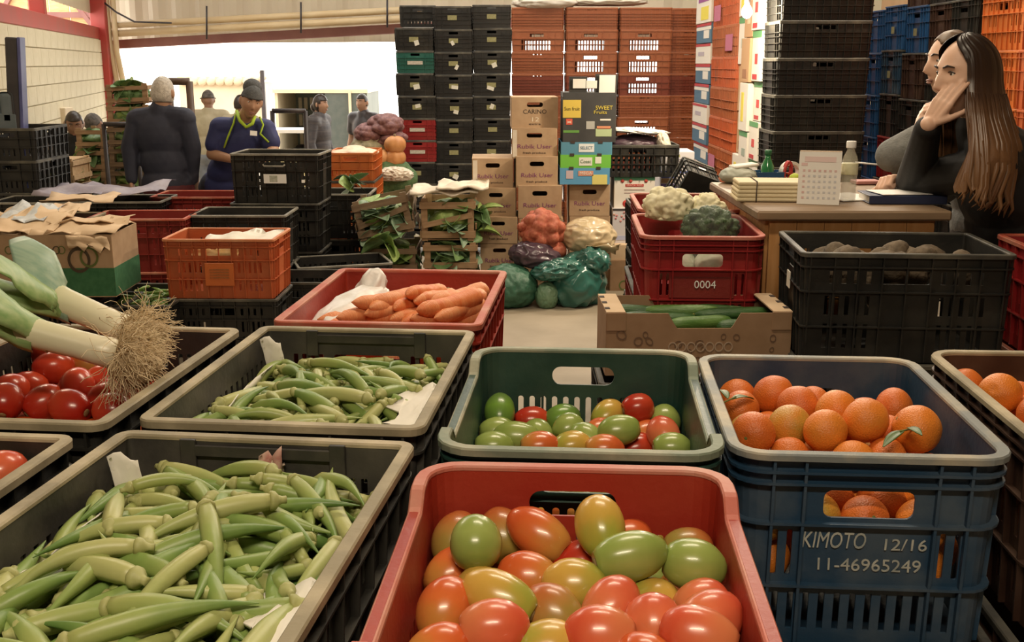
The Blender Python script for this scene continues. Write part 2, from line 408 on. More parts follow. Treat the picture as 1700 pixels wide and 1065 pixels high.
CARD = mat('cardboard', (.40, .27, .165), (.46, .32, .2), rough=.85, scale=14, bump=.05, bscale=40)
CARD_D = mat('cardboard_brown', (.29, .175, .095), (.34, .21, .12), rough=.85, scale=14, bump=.05, bscale=40)
CARD_L = mat('cardboard_inside', (.58, .42, .27), (.64, .48, .32), rough=.85, scale=10)
INK = mat('ink_dark', (.05, .035, .03), rough=.8)
INK_P = mat('ink_purple', (.22, .06, .16), rough=.8)
PAPER = mat('paper_white', (.72, .68, .6), (.8, .77, .7), rough=.8, scale=6, bump=.15, bscale=20)
WHITE = mat('white_print', (.8, .78, .74), (.84, .82, .79), rough=.6, scale=5)
# ------------------------------------------------------------------ the hall
def struct(o): o['kind'] = 'structure'; return o
CONC = mat('concrete_floor', (.25, .21, .155), (.34, .285, .215), rough=.7, scale=2.2, bump=.06, bscale=30, detail=8)
YARD = mat('yard_ground', (.34, .29, .23), (.42, .37, .3), rough=.85, scale=1.2, bump=.1, bscale=12)
BLOCK = mat('block_cream', (.62, .55, .38), (.70, .63, .46), rough=.85, scale=5, bump=.2, bscale=45)
MORTAR = mat('block_mortar', (.5, .44, .3), (.55, .48, .34), rough=.9, scale=9)
STEEL_RED = mat('painted_steel_red', (.42, .045, .035), (.36, .06, .045), rough=.5, scale=4)
STEEL_MAUVE = mat('painted_steel_mauve', (.26, .1, .09), (.3, .13, .11), rough=.5, scale=4)
SHEET = mat('corrugated_sheet', (.55, .47, .34), (.62, .54, .4), rough=.5, scale=2, aniso=(1, 1, .2))
PIPE = mat('pipe_cream', (.58, .43, .24), (.64, .5, .3), rough=.5, scale=3)
CEIL = mat('roof_sheet', (.4, .36, .3), (.45, .4, .33), rough=.7, scale=2)
DARK = mat('dark_steel', (.03, .025, .03), (.05, .04, .04), rough=.45, scale=10)

STEP, DROP, SLOPE = 7.97, .28, .04
def gz(Y): return 0.0 if Y < STEP else -DROP - SLOPE * (Y - STEP)     # a loading step, then the lane falls gently to the yard
fl = mesh('floor', [(-7.5, -6, 0), (7.5, -6, 0), (7.5, STEP, 0), (-7.5, STEP, 0), (7.5, STEP, -DROP), (-7.5, STEP, -DROP), (7.5, 15.2, gz(15.2)), (-7.5, 15.2, gz(15.2))],
          [(0, 1, 2, 3), (3, 2, 4, 5), (5, 4, 6, 7)])
struct(obj('floor', fl, CONC))
yd = mesh('yard', [(-30, 15.2, gz(15.2)), (30, 15.2, gz(15.2)), (30, 60, gz(15.2) - 1.6), (-30, 60, gz(15.2) - 1.6)], [(0, 1, 2, 3)])
struct(obj('floor_yard', yd, YARD))
struct(obj('ceiling', box(15, 15.9, .12), CEIL, loc=(0, 1.15, 4.6)))      # unseen gap left above the lane to let daylight in, then more roof
struct(obj('ceiling_far', box(15, 3.0, .12), CEIL, loc=(0, 13.9, 4.6)))

# left wall of painted blocks; it runs back to the corner pillar
A = Vector((-3.75, 7.6)); B = Vector((-5.55, 15.0)); wl = (B - A).length; wa = math.atan2(B.y - A.y, B.x - A.x)
wall_l = struct(obj('wall_left', box(wl, .14, 2.95), MORTAR, loc=((A.x + B.x) / 2, (A.y + B.y) / 2, .33), rot=(0, 0, wa)))
bh, bl = .165, .40; bmsh = box(bl - .008, .02, bh - .008, .003)
nr = 17
for r in range(nr):
    z = 1.80 - (r + .5) * bh
    if z < -1.0: break
    for k in range(int(wl / bl) + 1):
        x = -wl / 2 + (k + .5 + .5 * (r % 2)) * bl
        if x > wl / 2 - .1: continue
        obj('block', bmsh, BLOCK, wall_l, (x, -.077, z - .33))
# upper part of the left wall: red frame with an opening onto a timber-roofed shed
def along(t, z, off=0):   # point along the left wall
    d = (B - A).normalized(); nrm = Vector((d.y, -d.x)); p = A + d * (t * wl) + nrm * off; return Vector((p.x, p.y, z))
bar = MB()
bm_ = obj('trim_1', box(wl + .1, .16, .15, .008), STEEL_RED, loc=((A.x + B.x) / 2, (A.y + B.y) / 2, 1.88), rot=(0, 0, wa)); struct(bm_)
for i, t in enumerate((.06, .42)):
    p = along(t, 2.9); struct(obj('trim_%d' % (i + 2), box(.14, .14, 2.0, .008), STEEL_RED, loc=p, rot=(0, 0, wa)))
sheetm = MB()
n = 60
for i in range(n):
    x0 = -wl / 2 + wl * i / n; x1 = -wl / 2 + wl * (i + 1) / n; y0 = .02 * (i % 2); y1 = .02 * ((i + 1) % 2)
    sheetm.add([(x0, y0, 0), (x1, y1, 0), (x1, y1, 2.0), (x0, y0, 2.0), (x0, y0 + .004, 0), (x1, y1 + .004, 0), (x1, y1 + .004, 2.0), (x0, y0 + .004, 2.0)], [(0, 1, 2, 3), (7, 6, 5, 4)])
struct(obj('wall_left_upper', sheetm.mesh('wall_left_upper'), SHEET, loc=((A.x + B.x) / 2, (A.y + B.y) / 2, 2.13), rot=(0, 0, wa)))
GLOW = mat('timber_amber', (.75, .42, .18), (.85, .55, .28), rough=.7, scale=6, aniso=(1, 1, 8))
shed = thing('timber_shed', 'amber timber boards and struts outside the opening above the block wall', 'shed', (-8.3, 19.0, gz(15.2) - .14))
for k in range(9): obj('board', box(.33, .03, 4.6), GLOW, shed, (-1.4 + k * .345, 0, 2.3))
for k in range(3): obj('strut', box(.07, .06, 1.6), STEEL_MAUVE, shed, (-1.1 + k * 1.0, -.08, 3.3), (0, .6 if k % 2 else -.6, 0))
obj('strut', box(3.1, .06, .09), STEEL_MAUVE, shed, (0, -.06, 3.0)); obj('strut', box(3.1, .06, .09), STEEL_MAUVE, shed, (0, -.06, 3.75))

# back wall with the wide doorway
P0 = pY(200, 70, 15.0); P1 = pY(1125, 22, 12.9)
bw = (Vector((P1.x, P1.y)) - Vector((P0.x, P0.y))); bang = math.atan2(bw.y, bw.x); bwl = bw.length
def on_back(px):              # point of the back wall's line seen at that pixel column
    d = ray(px, 60); u = Vector((d.x, d.y)); a = Vector((P0.x, P0.y)); e = bw.normalized()
    t = (a.x * e.y - a.y * e.x) / (u.x * e.y - u.y * e.x); return u * t
def at_back(px, py):
    q = on_back(px); return pY(px, py, q.y)
def beam(name, a, b, w, d, m, kind='structure'):
    a, b = Vector(a), Vector(b); L = (b - a).length; o = obj(name, box(L, d, w, .004), m, loc=(a + b) / 2)
    o.rotation_euler = (b - a).to_track_quat('X', 'Z').to_euler(); o['kind'] = kind; return o
ea, eb = at_back(190, 74), at_back(1130, 22)
beam('trim_10', ea, eb, .11, .18, STEEL_MAUVE)
pl_z = eb.z
sm = MB(); n = 150
for i in range(n):
    x0 = -.2 + (bwl + 6) * i / n; x1 = -.2 + (bwl + 6) * (i + 1) / n
    y0, y1 = [(.0, .0), (.0, .035), (.035, .035), (.035, .0)][i % 4]
    sm.add([(x0, y0, 0), (x1, y1, 0), (x1, y1, 2.9), (x0, y0, 2.9)], [(0, 1, 2, 3)])
w_up = obj('wall_back_upper', sm.mesh('wall_back_upper'), SHEET, loc=(ea.x, ea.y + .3, ea.z + .02), rot=(0, 0, bang)); struct(w_up)
# solid wall to the right of the doorway
q = on_back(1135)
struct(obj('wall_back', box(4.2, .14, 5.5), MORTAR, loc=(q.x + 2.1 * cos(bang), q.y + 2.1 * sin(bang) + .1, 1.9), rot=(0, 0, bang)))
struct(obj('wall_right', box(.14, 21, 5.6), mat('wall_ochre', (.4, .24, .12), (.46, .28, .15), rough=.85, scale=4), loc=(4.1, 4.2, 1.85)))
struct(obj('wall_left_near', box(.14, 13.6, 5.6), mat('wall_plaster', (.45, .4, .3), (.5, .44, .34), rough=.9, scale=4), loc=(-3.9, .8, 1.85)))
struct(obj('wall_rear_added', box(12, .14, 5.6), MATS['wall_plaster'], loc=(0, -6.0, 1.85)))  # unseen wall, added to cut the fill light from behind the camera
# pipes over the doorway with their hangers
for j, dy in enumerate((31, 17)):
    a_, b_ = at_back(196, 74 - dy), at_back(700, 48 - dy)
    a_.y -= .25; b_.y -= .25
    t = tag(obj('ceiling_pipe', tube('pipe', [a_, a_.lerp(b_, .5), b_], .042 if j == 0 else .045, 10), PIPE), ['upper', 'lower'][j] + ' cream pipe running above the bright doorway', 'pipe', 'pipes over the doorway')
for i, px in enumerate((355, 508, 648)):
    a_ = at_back(px, 30 - (px - 355) * .04 - 18); b_ = at_back(px, 66 - (px - 355) * .065); a_.y -= .34; b_.y -= .34
    tag(obj('pipe_hanger', tube('hanger', [a_, b_], .012, 6), DARK), ['left', 'middle', 'right'][i] + ' thin iron strap holding the cream pipes', 'strap', 'pipe hangers')
cb = [at_back(185, 2), at_back(210, 22), at_back(240, 38), at_back(300, 40)]
for p in cb: p.y -= .4
tag(obj('hanging_cable', tube('cable', cb, .012, 6), DARK), 'dark cable sagging from the pillar to the pipes', 'cable')
# corner pillar and its down pipes
pp = at_back(186, 75)
struct(obj('trim_11', box(.2, .2, 5.2, .01), STEEL_RED, loc=(pp.x, pp.y - .35, 1.6)))
for i, px in enumerate((196, 206)):
    q = at_back(px, 75); pts = [(q.x, q.y - .3, 4.4), (q.x, q.y - .3, 1.75 - .1 * i), (q.x + .06, q.y - .3, 1.2), (q.x + .06, q.y - .3, -.4)]
    tag(obj('down_pipe', tube('pipe', pts, .038, 10), PIPE), ['thick cream down pipe against the red corner pillar', 'thick cream down pipe beside the bright doorway jamb'][i], 'pipe')

# outside: low building, truck
BEIGE = mat('plaster_beige', (.66, .56, .40), (.7, .6, .45), rough=.9, scale=2)
bp = pY(380, 260, 26)
gy = gz(15.2) - 1.6 * (26 - 15.2) / 44.8
hb_ = thing('outbuilding', 'low beige building with scalloped roof tiles outside the doorway', 'building', (bp.x - .1, 26.6, gy))
tz = pY(380, 138, 26).z - gy
obj('wall', box(2.0, 1.0, tz), BEIGE, hb_, (0, 0, tz / 2)); 
for k in range(9): obj('roof_tile', tube('tile', [(0, -.62, 0), (0, .5, .16)], .1, 8), mat('roof_tile_tan', (.7, .55, .38), (.75, .6, .42), rough=.8), hb_, (-.85 + k * .21, 0, tz + .03))
obj('roof', box(2.1, 1.1, .05), BEIGE, hb_, (0, .1, tz + .12))
obj('post', box(.09, .09, tz + .3), DARK, hb_, (1.0, -.62, (tz + .3) / 2))
# truck box
TR = mat('truck_green_grey', (.10, .115, .09), (.13, .145, .115), rough=.5, scale=3)
TRL = mat('truck_frame_cream', (.6, .5, .34), (.66, .56, .4), rough=.5, scale=3)
tp = pY(540, 150, 22.0); gy = gz(15.2) - 1.6 * (22 - 15.2) / 44.8
tk = thing('box_truck', 'small truck with an open grey-green cargo box outside the doorway', 'truck', (tp.x, 22.4, gy))
top = tp.z - gy; wd = 145 / ppm(22)
base = .55
obj('cargo_wall', box(wd, .06, top - base), TR, tk, (0, .9, (top + base) / 2))
obj('cargo_wall', box(.06, 1.9, top - base), TR, tk, (wd / 2, 0, (top + base) / 2)); obj('cargo_wall', box(.06, 1.9, top - base), TRL, tk, (-wd / 2, 0, (top + base) / 2))
obj('roof', box(wd + .1, 2.0, .07), TRL, tk, (0, 0, top)); obj('floor_bed', box(wd, 2.0, .1), TR, tk, (0, 0, base))
for k in range(9): obj('stake', box(.07, .03, top - base - .1), TRL if k < 4 else TR, tk, (-wd / 2 + .12 + k * .12, .85, (top + base) / 2))
for z in (.35, .62, .9): obj('slat', box(wd * .55, .04, .1), TR, tk, (-wd * .2, .8, base + (top - base) * z))
obj('door', box(wd * .42, .05, top - base), mat('truck_door', (.07, .085, .075), (.09, .1, .09), rough=.45), tk, (wd * .26, -.95, (top + base) / 2))
obj('door_post', box(.05, .06, top - base), TRL, tk, (wd * .26 + .12, -1.0, (top + base) / 2))
for sx in (-1, 1):
    for yy in (-.6, .6): obj('wheel', lathe('wheel', [(.05, -.1), (.3, -.1), (.33, -.06), (.33, .06), (.3, .1), (.05, .1)], 18), DARK, tk, (sx * (wd / 2 - .15), yy, .33), (0, pi / 2, 0))

# unseen fluorescent fittings, added under the roof to carry the overhead light
FIT = mat('lamp_housing', (.7, .7, .68), rough=.4); TUBE = mat('lamp_tube', (1, 1, 1), emit=(1, .9, .74), estr=6)
for i, (x, y, z, a, w) in enumerate(ADDED_LAMPS):
    t = thing('added_ceiling_lamp', 'added unseen twin-tube fluorescent fitting hanging ' + ['behind the front crates', 'over the carrots', 'over the counter', 'over the left crates', 'near the right crate wall', 'over the carton stacks'][i], 'lamp', (x, y, z), (0, 0, a), 'added fluorescent fittings')
    obj('housing', box(1.25, .2, .06, .01), FIT, t, (0, 0, .02))
    for s in (-1, 1):
        obj('tube', tube('tube', [(-.58, s * .06, -.035), (.58, s * .06, -.035)], .014, 8), TUBE, t)
        obj('cord', tube('cord', [(s * .5, 0, .05), (s * .5, 0, 4.54 - z)], .004, 5), FIT, t)
# ------------------------------------------------------------------ the display crates in front
WOODP = mat('pallet_wood', (.3, .2, .11), (.38, .27, .16), rough=.85, scale=6, aniso=(1, 8, 8))
def pallet(x, y, rz, label):
    t = thing('wooden_pallet', label, 'pallet', (x, y, 0), (0, 0, rz))
    for k in range(4): obj('plank', box(.4, .1, .02), WOODP, t, (0, -.22 + k * .147, .06))
    for k in (-1, 0, 1): obj('bearer', box(.07, .56, .05), WOODP, t, (k * .16, 0, .025))
STK = []
def display(key, x, y, rz, ztop, body, rim, label, what, under=P_BLACK, n_under=2):
    P = PROTO[key]; h = P['h']
    t = crate(key, (x, y, ztop - h), rz, body, rim, label)
    pk = 'mid' if key == 'square' else 'mid'
    z = ztop - h
    for i in range(n_under):
        z -= PROTO[pk]['h'] + .003
        crate(pk, (x, y, z), rz, under, RIM_BLK, 'dark plastic crate %s under the %s' % (['directly', 'lowest of the stack', 'last'][i], what))
    if z > .03: obj_p = pallet(x, y, rz, 'slatted wooden pallet under the stack with the ' + what)
    return t
def loc2(t, x, y, z=0):   # local to world for an upright thing
    a = t.rotation_euler.z; return Vector((t.location.x + x * cos(a) - y * sin(a), t.location.y + x * sin(a) + y * cos(a), t.location.z + z))

def zone(t, p):
    q = p - t.location; a = t.rotation_euler.z; x = q.x * cos(a) + q.y * sin(a); y = -q.x * sin(a) + q.y * cos(a)
    return ['front', 'middle', 'back'][0 if y < -.08 else 1 if y < .08 else 2] + ' ' + ['left', 'centre', 'right'][0 if x < -.06 else 1 if x < .06 else 2]
okF = display('square', -.372, 1.128, -.12, 1.0, P_OKRA, RIM_DUST, 'charcoal plastic crate heaped with okra nearest the camera', 'front okra crate')
okB = display('square', -.306, 1.75, -.095, 1.0, P_OKRA, RIM_DUST, 'charcoal plastic crate of okra in front of the carrots', 'rear okra crate')
car = display('square', -.245, 2.365, -.085, 1.0, P_RED, RIM_RED, 'red plastic crate of carrots with a crumpled white sheet', 'carrot crate', P_RED)
red = display('round', .064, 1.070, -.06, .985, P_RED, RIM_PINK, 'red round-cornered crate of mixed plum tomatoes nearest the camera', 'red tomato crate', P_RED)
grn = display('round', .112, 1.668, -.075, .985, P_GREEN, RIM_GREEN, 'dark green round-cornered crate of green and red tomatoes', 'green tomato crate', P_BLUE)
blu = display('roundflat', .512, 1.648, -.072, .98, P_BLUE, RIM_BLUE, 'dusty blue crate of oranges with moulded white lettering', 'blue orange crate', P_BLUE)
brn = display('roundflat', .945, 1.68, -.06, .98, P_BROWN, RIM_DUST, 'dark brown crate of oranges at the right edge', 'brown orange crate', P_BROWN)
tml = display('square', -.76, 1.77, -.1, 1.0, P_BLACK2, RIM_DUST, 'black crate of red tomatoes under the leeks', 'leek and tomato crate')
tm2 = display('square', -.835, 1.15, -.1, 1.0, P_BLACK2, RIM_DUST, 'black crate of tomatoes at the lower left edge', 'lower left tomato crate')
# raised handle guard plates on the okra crates' end walls
for t in (okF, okB):
    for sx in (-1, 1): obj('handle_guard', box(.022, .006, .05, .001), P_OKRA, t, (sx * .105, .268, .285))
    obj('handle_guard', box(.21, .005, .016, .001), P_OKRA, t, (0, .268, .294))
# lettering moulded on the blue crate, painted off-white
LET = mat('lettering_offwhite', (.50, .50, .44), (.3, .32, .3), rough=.7, scale=40)
yb = -.25 - .012 + .011 * .6
writing(blu, 'KIMOTO', .034, LET, (-.045, -.250 + .0035, .170), .088, (pi / 2 - .04, 0, 0), .18)
writing(blu, '12/16', .024, LET, (.052, -.250 + .0035, .166), .058, (pi / 2 - .04, 0, 0), .05)
writing(blu, '11-46965249', .026, LET, (.005, -.250 + .0055, .133), .142, (pi / 2 - .04, 0, 0))

# ------------------------------------------------------------------ plum tomatoes
def tomato_mesh(n, L, r, tip):
    prof = []; N = 14
    for i in range(N + 1):
        a = pi * i / N; z = -cos(a); rr = sin(a) ** .82
        zz = z * L / 2
        if z > .82: zz += tip * (z - .82) / .18
        prof.append((max(.0005, rr * r * (1 + .05 * z)), zz))
    m = lathe(n, prof, 22)
    for p in m.vertices:
        a = math.atan2(p.co.y, p.co.x); k = 1 + .018 * cos(3 * a + 1) + .012 * cos(5 * a); p.co.x *= k; p.co.y *= k * .97
        if p.co.z < -L * .46: p.co.z += .004
    return m
TOM = [tomato_mesh('tomato', .082, .031, .002), tomato_mesh('tomato', .074, .032, .004), tomato_mesh('tomato', .068, .0315, .0), tomato_mesh('tomato', .088, .030, .005)]
SCAR = lathe('scar', [(.0005, -.002), (.005, -.0022), (.0075, -.001), (.006, .001), (.0005, .0012)], 10)
GRN = (.24, .32, .07); DGRN = (.11, .2, .04); YEL = (.55, .38, .06); ORA = (.62, .15, .035); REDC = (.46, .045, .02); PNK = (.66, .16, .07)
TM = dict(
    g=grad('tomato_green', [GRN, (.31, .38, .1), GRN], nz=.3, rough=.26, coat=.12),
    d=grad('tomato_deep_green', [DGRN, (.16, .3, .04), DGRN], nz=.3, rough=.28, coat=.12),
    y=grad('tomato_turning', [(.3, .34, .05), (.52, .34, .06), (.6, .36, .07)], nz=.35, rough=.26, coat=.12),
    o=grad('tomato_orange', [(.5, .24, .05), ORA, (.58, .1, .025)], nz=.35, rough=.26, coat=.12),
    p=grad('tomato_pink_red', [(.62, .2, .08), PNK, (.6, .09, .04)], nz=.3, rough=.26, coat=.12),
    b=grad('tomato_brown_green', [(.28, .24, .05), (.4, .2, .05), (.45, .12, .03)], nz=.4, rough=.28, coat=.12),
    r=grad('tomato_red', [(.42, .02, .01), REDC, (.56, .06, .02)], nz=.3, rough=.25, coat=.12))
COLW = dict(g='green', d='deep green', y='yellowing', o='orange', p='pinkish red', b='brown-green', r='ripe red')
SCARM = mat('stem_scar', (.3, .2, .08), (.2, .12, .05), rough=.8, scale=200)
def relax(P, rad, lim, it=60, keep=.04):
    """push spheres apart inside lim = (centre, half x, half y, angle)"""
    c, hx, hy, a, zlo = lim; n = len(P); home = [p.copy() for p in P]
    ca, sa = cos(a), sin(a)
    for _ in range(it):
        for i in range(n):
            for j in range(i + 1, n):
                d = P[j] - P[i]; D = d.length; m_ = (rad[i] + rad[j])
                if D < m_:
                    if D < 1e-5: d = Vector((.001, .0, .001)); D = d.length
                    s = d * ((m_ - D) / D * .5); P[i] -= s; P[j] += s
        for i in range(n):
            P[i] += (home[i] - P[i]) * keep
            q = P[i] - c; x = q.x * ca + q.y * sa; y = -q.x * sa + q.y * ca
            x = max(-hx + rad[i], min(hx - rad[i], x)); y = max(-hy + rad[i], min(hy - rad[i], y))
            P[i].x = c.x + x * ca - y * sa; P[i].y = c.y + x * sa + y * ca; P[i].z = max(zlo, P[i].z)
    return P
def fill_below(t, hx, hy, z, step, rnd):
    out = []; y = -hy + step / 2; k = 0
    while y < hy - step * .4:
        x = -hx + step / 2 + (step / 2 if k % 2 else 0)
        while x < hx - step * .3:
            p = loc2(t, x + rnd.uniform(-.006, .006), y + rnd.uniform(-.006, .006)); p.z = z + rnd.uniform(-.006, .006); out.append(p); x += step
        y += step * .9; k += 1
    return out
def tomatoes(t, spec, zc, seed, where, group, hx, hy, below='oprgb', zb=None, upright=.4, sc=1.0):
    """spec: (px, py, colour letter, long axis angle in the picture [deg], mesh index, lift)"""
    rnd = random.Random(seed); P = []; rad = []; D = []
    for s in spec:
        px, py, c, ang, mi, lift = s; P.append(pz(px, py, zc + lift)); rad.append(.031 * sc); D.append((c, ang, mi))
    nb = len(P)
    for p in fill_below(t, hx, hy, (zb or zc) - .052, .062, rnd):
        P.append(p); rad.append(.03 * sc); D.append((rnd.choice(below), rnd.uniform(0, 360), rnd.randrange(4)))
    P = relax(P, rad, (t.location.copy(), hx, hy, t.rotation_euler.z, t.location.z + .04))
    for i, (p, (c, ang, mi)) in enumerate(zip(P, D)):
        a = R_(ang); v = Vector((cos(a), sin(a) * (.55 if i < nb else .7), -sin(a) * upright * -1)).normalized()
        if i < nb: lab = '%s plum tomato on top at the %s of the %s' % (COLW[c], zone(t, p), where)
        else: lab = '%s plum tomato lower down at the %s of the %s' % (COLW[c], zone(t, p), where)
        o = thing('plum_tomato', lab, 'tomato', p, v.to_track_quat('Z', 'Y').to_euler(), group)
        o.scale = (sc, sc, sc)
        obj('fruit', TOM[mi], TM[c], o)
        obj('stem_scar', SCAR, SCARM, o, (0, 0, -[.037, .033, .030, .040][mi]), (pi, 0, 0))
# front red crate: column, row, colour, axis
tomatoes(red, [(757, 905, 'b', 80, 1, 0), (787, 925, 'g', -90, 2, .02), (838, 895, 'b', 100, 1, -.005), (897, 893, 'o', 130, 3, .015), (992, 885, 'y', 95, 0, .035), (1035, 895, 'o', 60, 1, -.02),
    (728, 965, 'o', 60, 1, -.02), (880, 960, 'o', 150, 1, 0), (960, 942, 'r', 30, 1, -.015), (1055, 948, 'g', 20, 3, .02), (1145, 915, 'b', 0, 2, -.01), (1152, 955, 'g', -20, 1, .015),
    (738, 1018, 'o', 80, 1, .005), (790, 975, 'y', 70, 2, -.015), (834, 1000, 'y', 140, 3, .02), (957, 978, 'y', 165, 1, .005), (918, 1022, 'b', 120, 1, 0), (1015, 1010, 'p', 65, 1, .01),
    (1097, 1005, 'y', 10, 2, -.015), (1172, 1002, 'p', 30, 2, .0), (1172, 1030, 'p', 40, 1, .01), (1077, 1042, 'p', 90, 2, .015), (830, 1052, 'p', 10, 1, .012), (990, 1058, 'p', 170, 1, .01), (1165, 1066, 'p', 150, 0, .015),
    (915, 1075, 'y', 20, 1, 0), (740, 1085, 'o', 40, 1, 0), (1080, 1110, 'o', 120, 1, 0), (890, 1130, 'p', 60, 1, 0), (990, 1140, 'o', 30, 1, 0), (790, 1140, 'r', 10, 1, 0), (1190, 1130, 'y', 80, 1, 0)],
    .905, 3, 'red crate', 'plum tomatoes in the red crate', .178, .252)
tomatoes(grn, [(830, 684, 'd', 90, 0, .02), (883, 706, 'r', 10, 1, -.012), (932, 696, 'd', 30, 1, 0), (1003, 700, 'y', 60, 1, .0), (1073, 690, 'r', 20, 2, .006), (1103, 700, 'g', -90, 2, .0),
    (822, 718, 'g', 10, 1, 0), (858, 724, 'g', 170, 3, .006), (896, 722, 'g', 100, 2, -.008), (942, 714, 'g', 60, 2, .0), (970, 731, 'g', 120, 1, -.004), (1036, 722, 'g', 195, 0, .012),
    (995, 716, 'o', 60, 1, -.012), (1095, 730, 'p', 100, 1, .004), (1075, 712, 'o', 50, 1, -.012), (808, 742, 'g', 0, 1, .0), (900, 744, 'o', 10, 1, 0), (946, 741, 'y', 20, 1, 0), (1000, 748, 'o', 0, 1, 0), (1122, 742, 'g', 0, 1, .006), (1060, 750, 'r', 30, 1, -.02)],
    .866, 5, 'green crate', 'tomatoes in the green crate', .178, .252, 'gdyo', sc=.9)
tomatoes(tml, [(90, 617, 'r', 30, 1, 0), (135, 610, 'o', 120, 1, 0), (50, 636, 'r', 20, 1, 0), (113, 650, 'r', 90, 1, .006), (178, 632, 'r', 170, 0, .006), (228, 645, 'r', 10, 2, 0), (178, 664, 'r', 20, 1, .0), (28, 668, 'r', 95, 2, .0), (115, 680, 'r', 150, 1, -.004), (188, 683, 'r', 170, 2, -.004), (70, 672, 'r', 60, 1, -.01), (-10, 650, 'r', 60, 1, 0), (240, 600, 'r', 20, 1, -.02), (290, 580, 'r', 90, 1, -.02), (20, 600, 'r', 20, 1, -.01), (80, 575, 'r', 80, 1, -.02)],
    .925, 7, 'crate under the leeks', 'tomatoes under the leeks', .182, .262, 'rro')
tomatoes(tm2, [(0, 750, 'r', 30, 1, -.02), (25, 788, 'p', 50, 1, .02), (-30, 790, 'y', 60, 1, .0), (-60, 770, 'r', 60, 1, 0), (-20, 840, 'r', 60, 1, 0), (60, 745, 'r', 30, 1, -.03), (100, 735, 'r', 100, 1, -.035)],
    .925, 9, 'lower left crate', 'tomatoes in the lower left crate', .182, .262, 'rro')

# ------------------------------------------------------------------ oranges
def orange_mesh(r, sq, seed):
    v, f = ico(4); out = []
    for p in v:
        n = noise.noise(p * 1.6 + Vector((seed, 0, 0))) * .03; q = p * (r * (1 + n)); q.z *= sq
        d = math.hypot(p.x, p.y)
        if p.z > 0 and d < .3: q.z -= .0035 * (1 - d / .3)
        out.append(q)
    return mesh('orange', out, f, True)
ORM = [orange_mesh(.036, .95, 1), orange_mesh(.034, .92, 4), orange_mesh(.038, .97, 8)]
def orange_mat(name, c1, c2, c3):
    m = grad(name, [c1, c2, c3], nz=.5, nscale=30, rough=.42, bump=.35, bscale=420, lo=-.05, hi=.05); return m
OM = [orange_mat('orange_bright', (.72, .25, .03), (.75, .22, .025), (.7, .2, .02)), orange_mat('orange_deep', (.62, .15, .02), (.68, .17, .025), (.6, .12, .02)), orange_mat('orange_mottled_green', (.5, .28, .03), (.62, .24, .03), (.34, .28, .04))]
OMW = ['bright', 'deep-coloured', 'green-mottled']
CAL = lathe('calyx', [(.0005, -.001), (.005, -.001), (.006, .0005), (.003, .002), (.0005, .0025)], 8)
CALM = mat('calyx_green', (.12, .16, .03), (.2, .2, .05), rough=.8, scale=300)
def oranges(t, spec, zc, seed, where, group, hx, hy):
    rnd = random.Random(seed); P = []; rad = []; D = []
    for px, py, k, mi, lift in spec: P.append(pz(px, py, zc + lift)); rad.append(.0355); D.append((k, mi))
    nb = len(P)
    for p in fill_below(t, hx, hy, zc - .055, .072, rnd) + fill_below(t, hx - .008, hy - .008, zc - .115, .072, rnd): P.append(p); rad.append(.0345); D.append((rnd.randrange(3), rnd.randrange(3)))
    P = relax(P, rad, (t.location.copy(), hx, hy, t.rotation_euler.z, t.location.z + .045))
    for i, (p, (k, mi)) in enumerate(zip(P, D)):
        o = thing('orange', '%s orange %s at the %s of the %s' % (OMW[k], 'on top' if i < nb else 'lower down', zone(t, p), where), 'orange', p, (rnd.uniform(-2, 2), rnd.uniform(-2, 2), rnd.uniform(0, 6)), group)
        obj('fruit', ORM[mi], OM[k], o); obj('calyx', CAL, CALM, o, (0, 0, [.034 * .95, .033 * .92, .037 * .97][mi] - .0035))
oranges(blu, [(1243, 690, 1, 1, .0), (1282, 676, 1, 0, 0), (1315, 690, 1, 0, 0), (1340, 684, 1, 1, -.01), (1385, 696, 0, 0, .015), (1445, 695, 1, 0, 0), (1480, 692, 1, 1, 0), (1245, 725, 2, 1, 0), (1313, 722, 2, 0, .012), (1375, 728, 1, 1, 0),
    (1440, 735, 0, 0, .012), (1522, 742, 0, 2, .008), (1260, 750, 1, 1, -.004), (1300, 752, 1, 1, -.006), (1358, 750, 0, 1, 0), (1405, 755, 0, 1, .0), (1460, 760, 1, 1, -.008), (1480, 735, 1, 1, -.01), (1520, 765, 1, 1, -.014), (1230, 672, 1, 1, -.01), (1270, 705, 1, 1, -.02)],
    .915, 11, 'blue crate', 'oranges in the blue crate', .168, .24)
oranges(brn, [(1575, 648, 1, 1, 0), (1615, 665, 1, 1, 0), (1655, 685, 0, 0, .008), (1690, 672, 1, 0, 0), (1640, 705, 1, 1, -.01), (1695, 715, 1, 0, 0), (1670, 735, 1, 1, -.01), (1730, 690, 0, 0, 0), (1740, 730, 1, 0, 0), (1780, 690, 1, 0, 0), (1800, 740, 2, 0, 0), (1850, 700, 1, 0, 0)],
    .915, 13, 'brown crate', 'oranges in the brown crate', .168, .24)
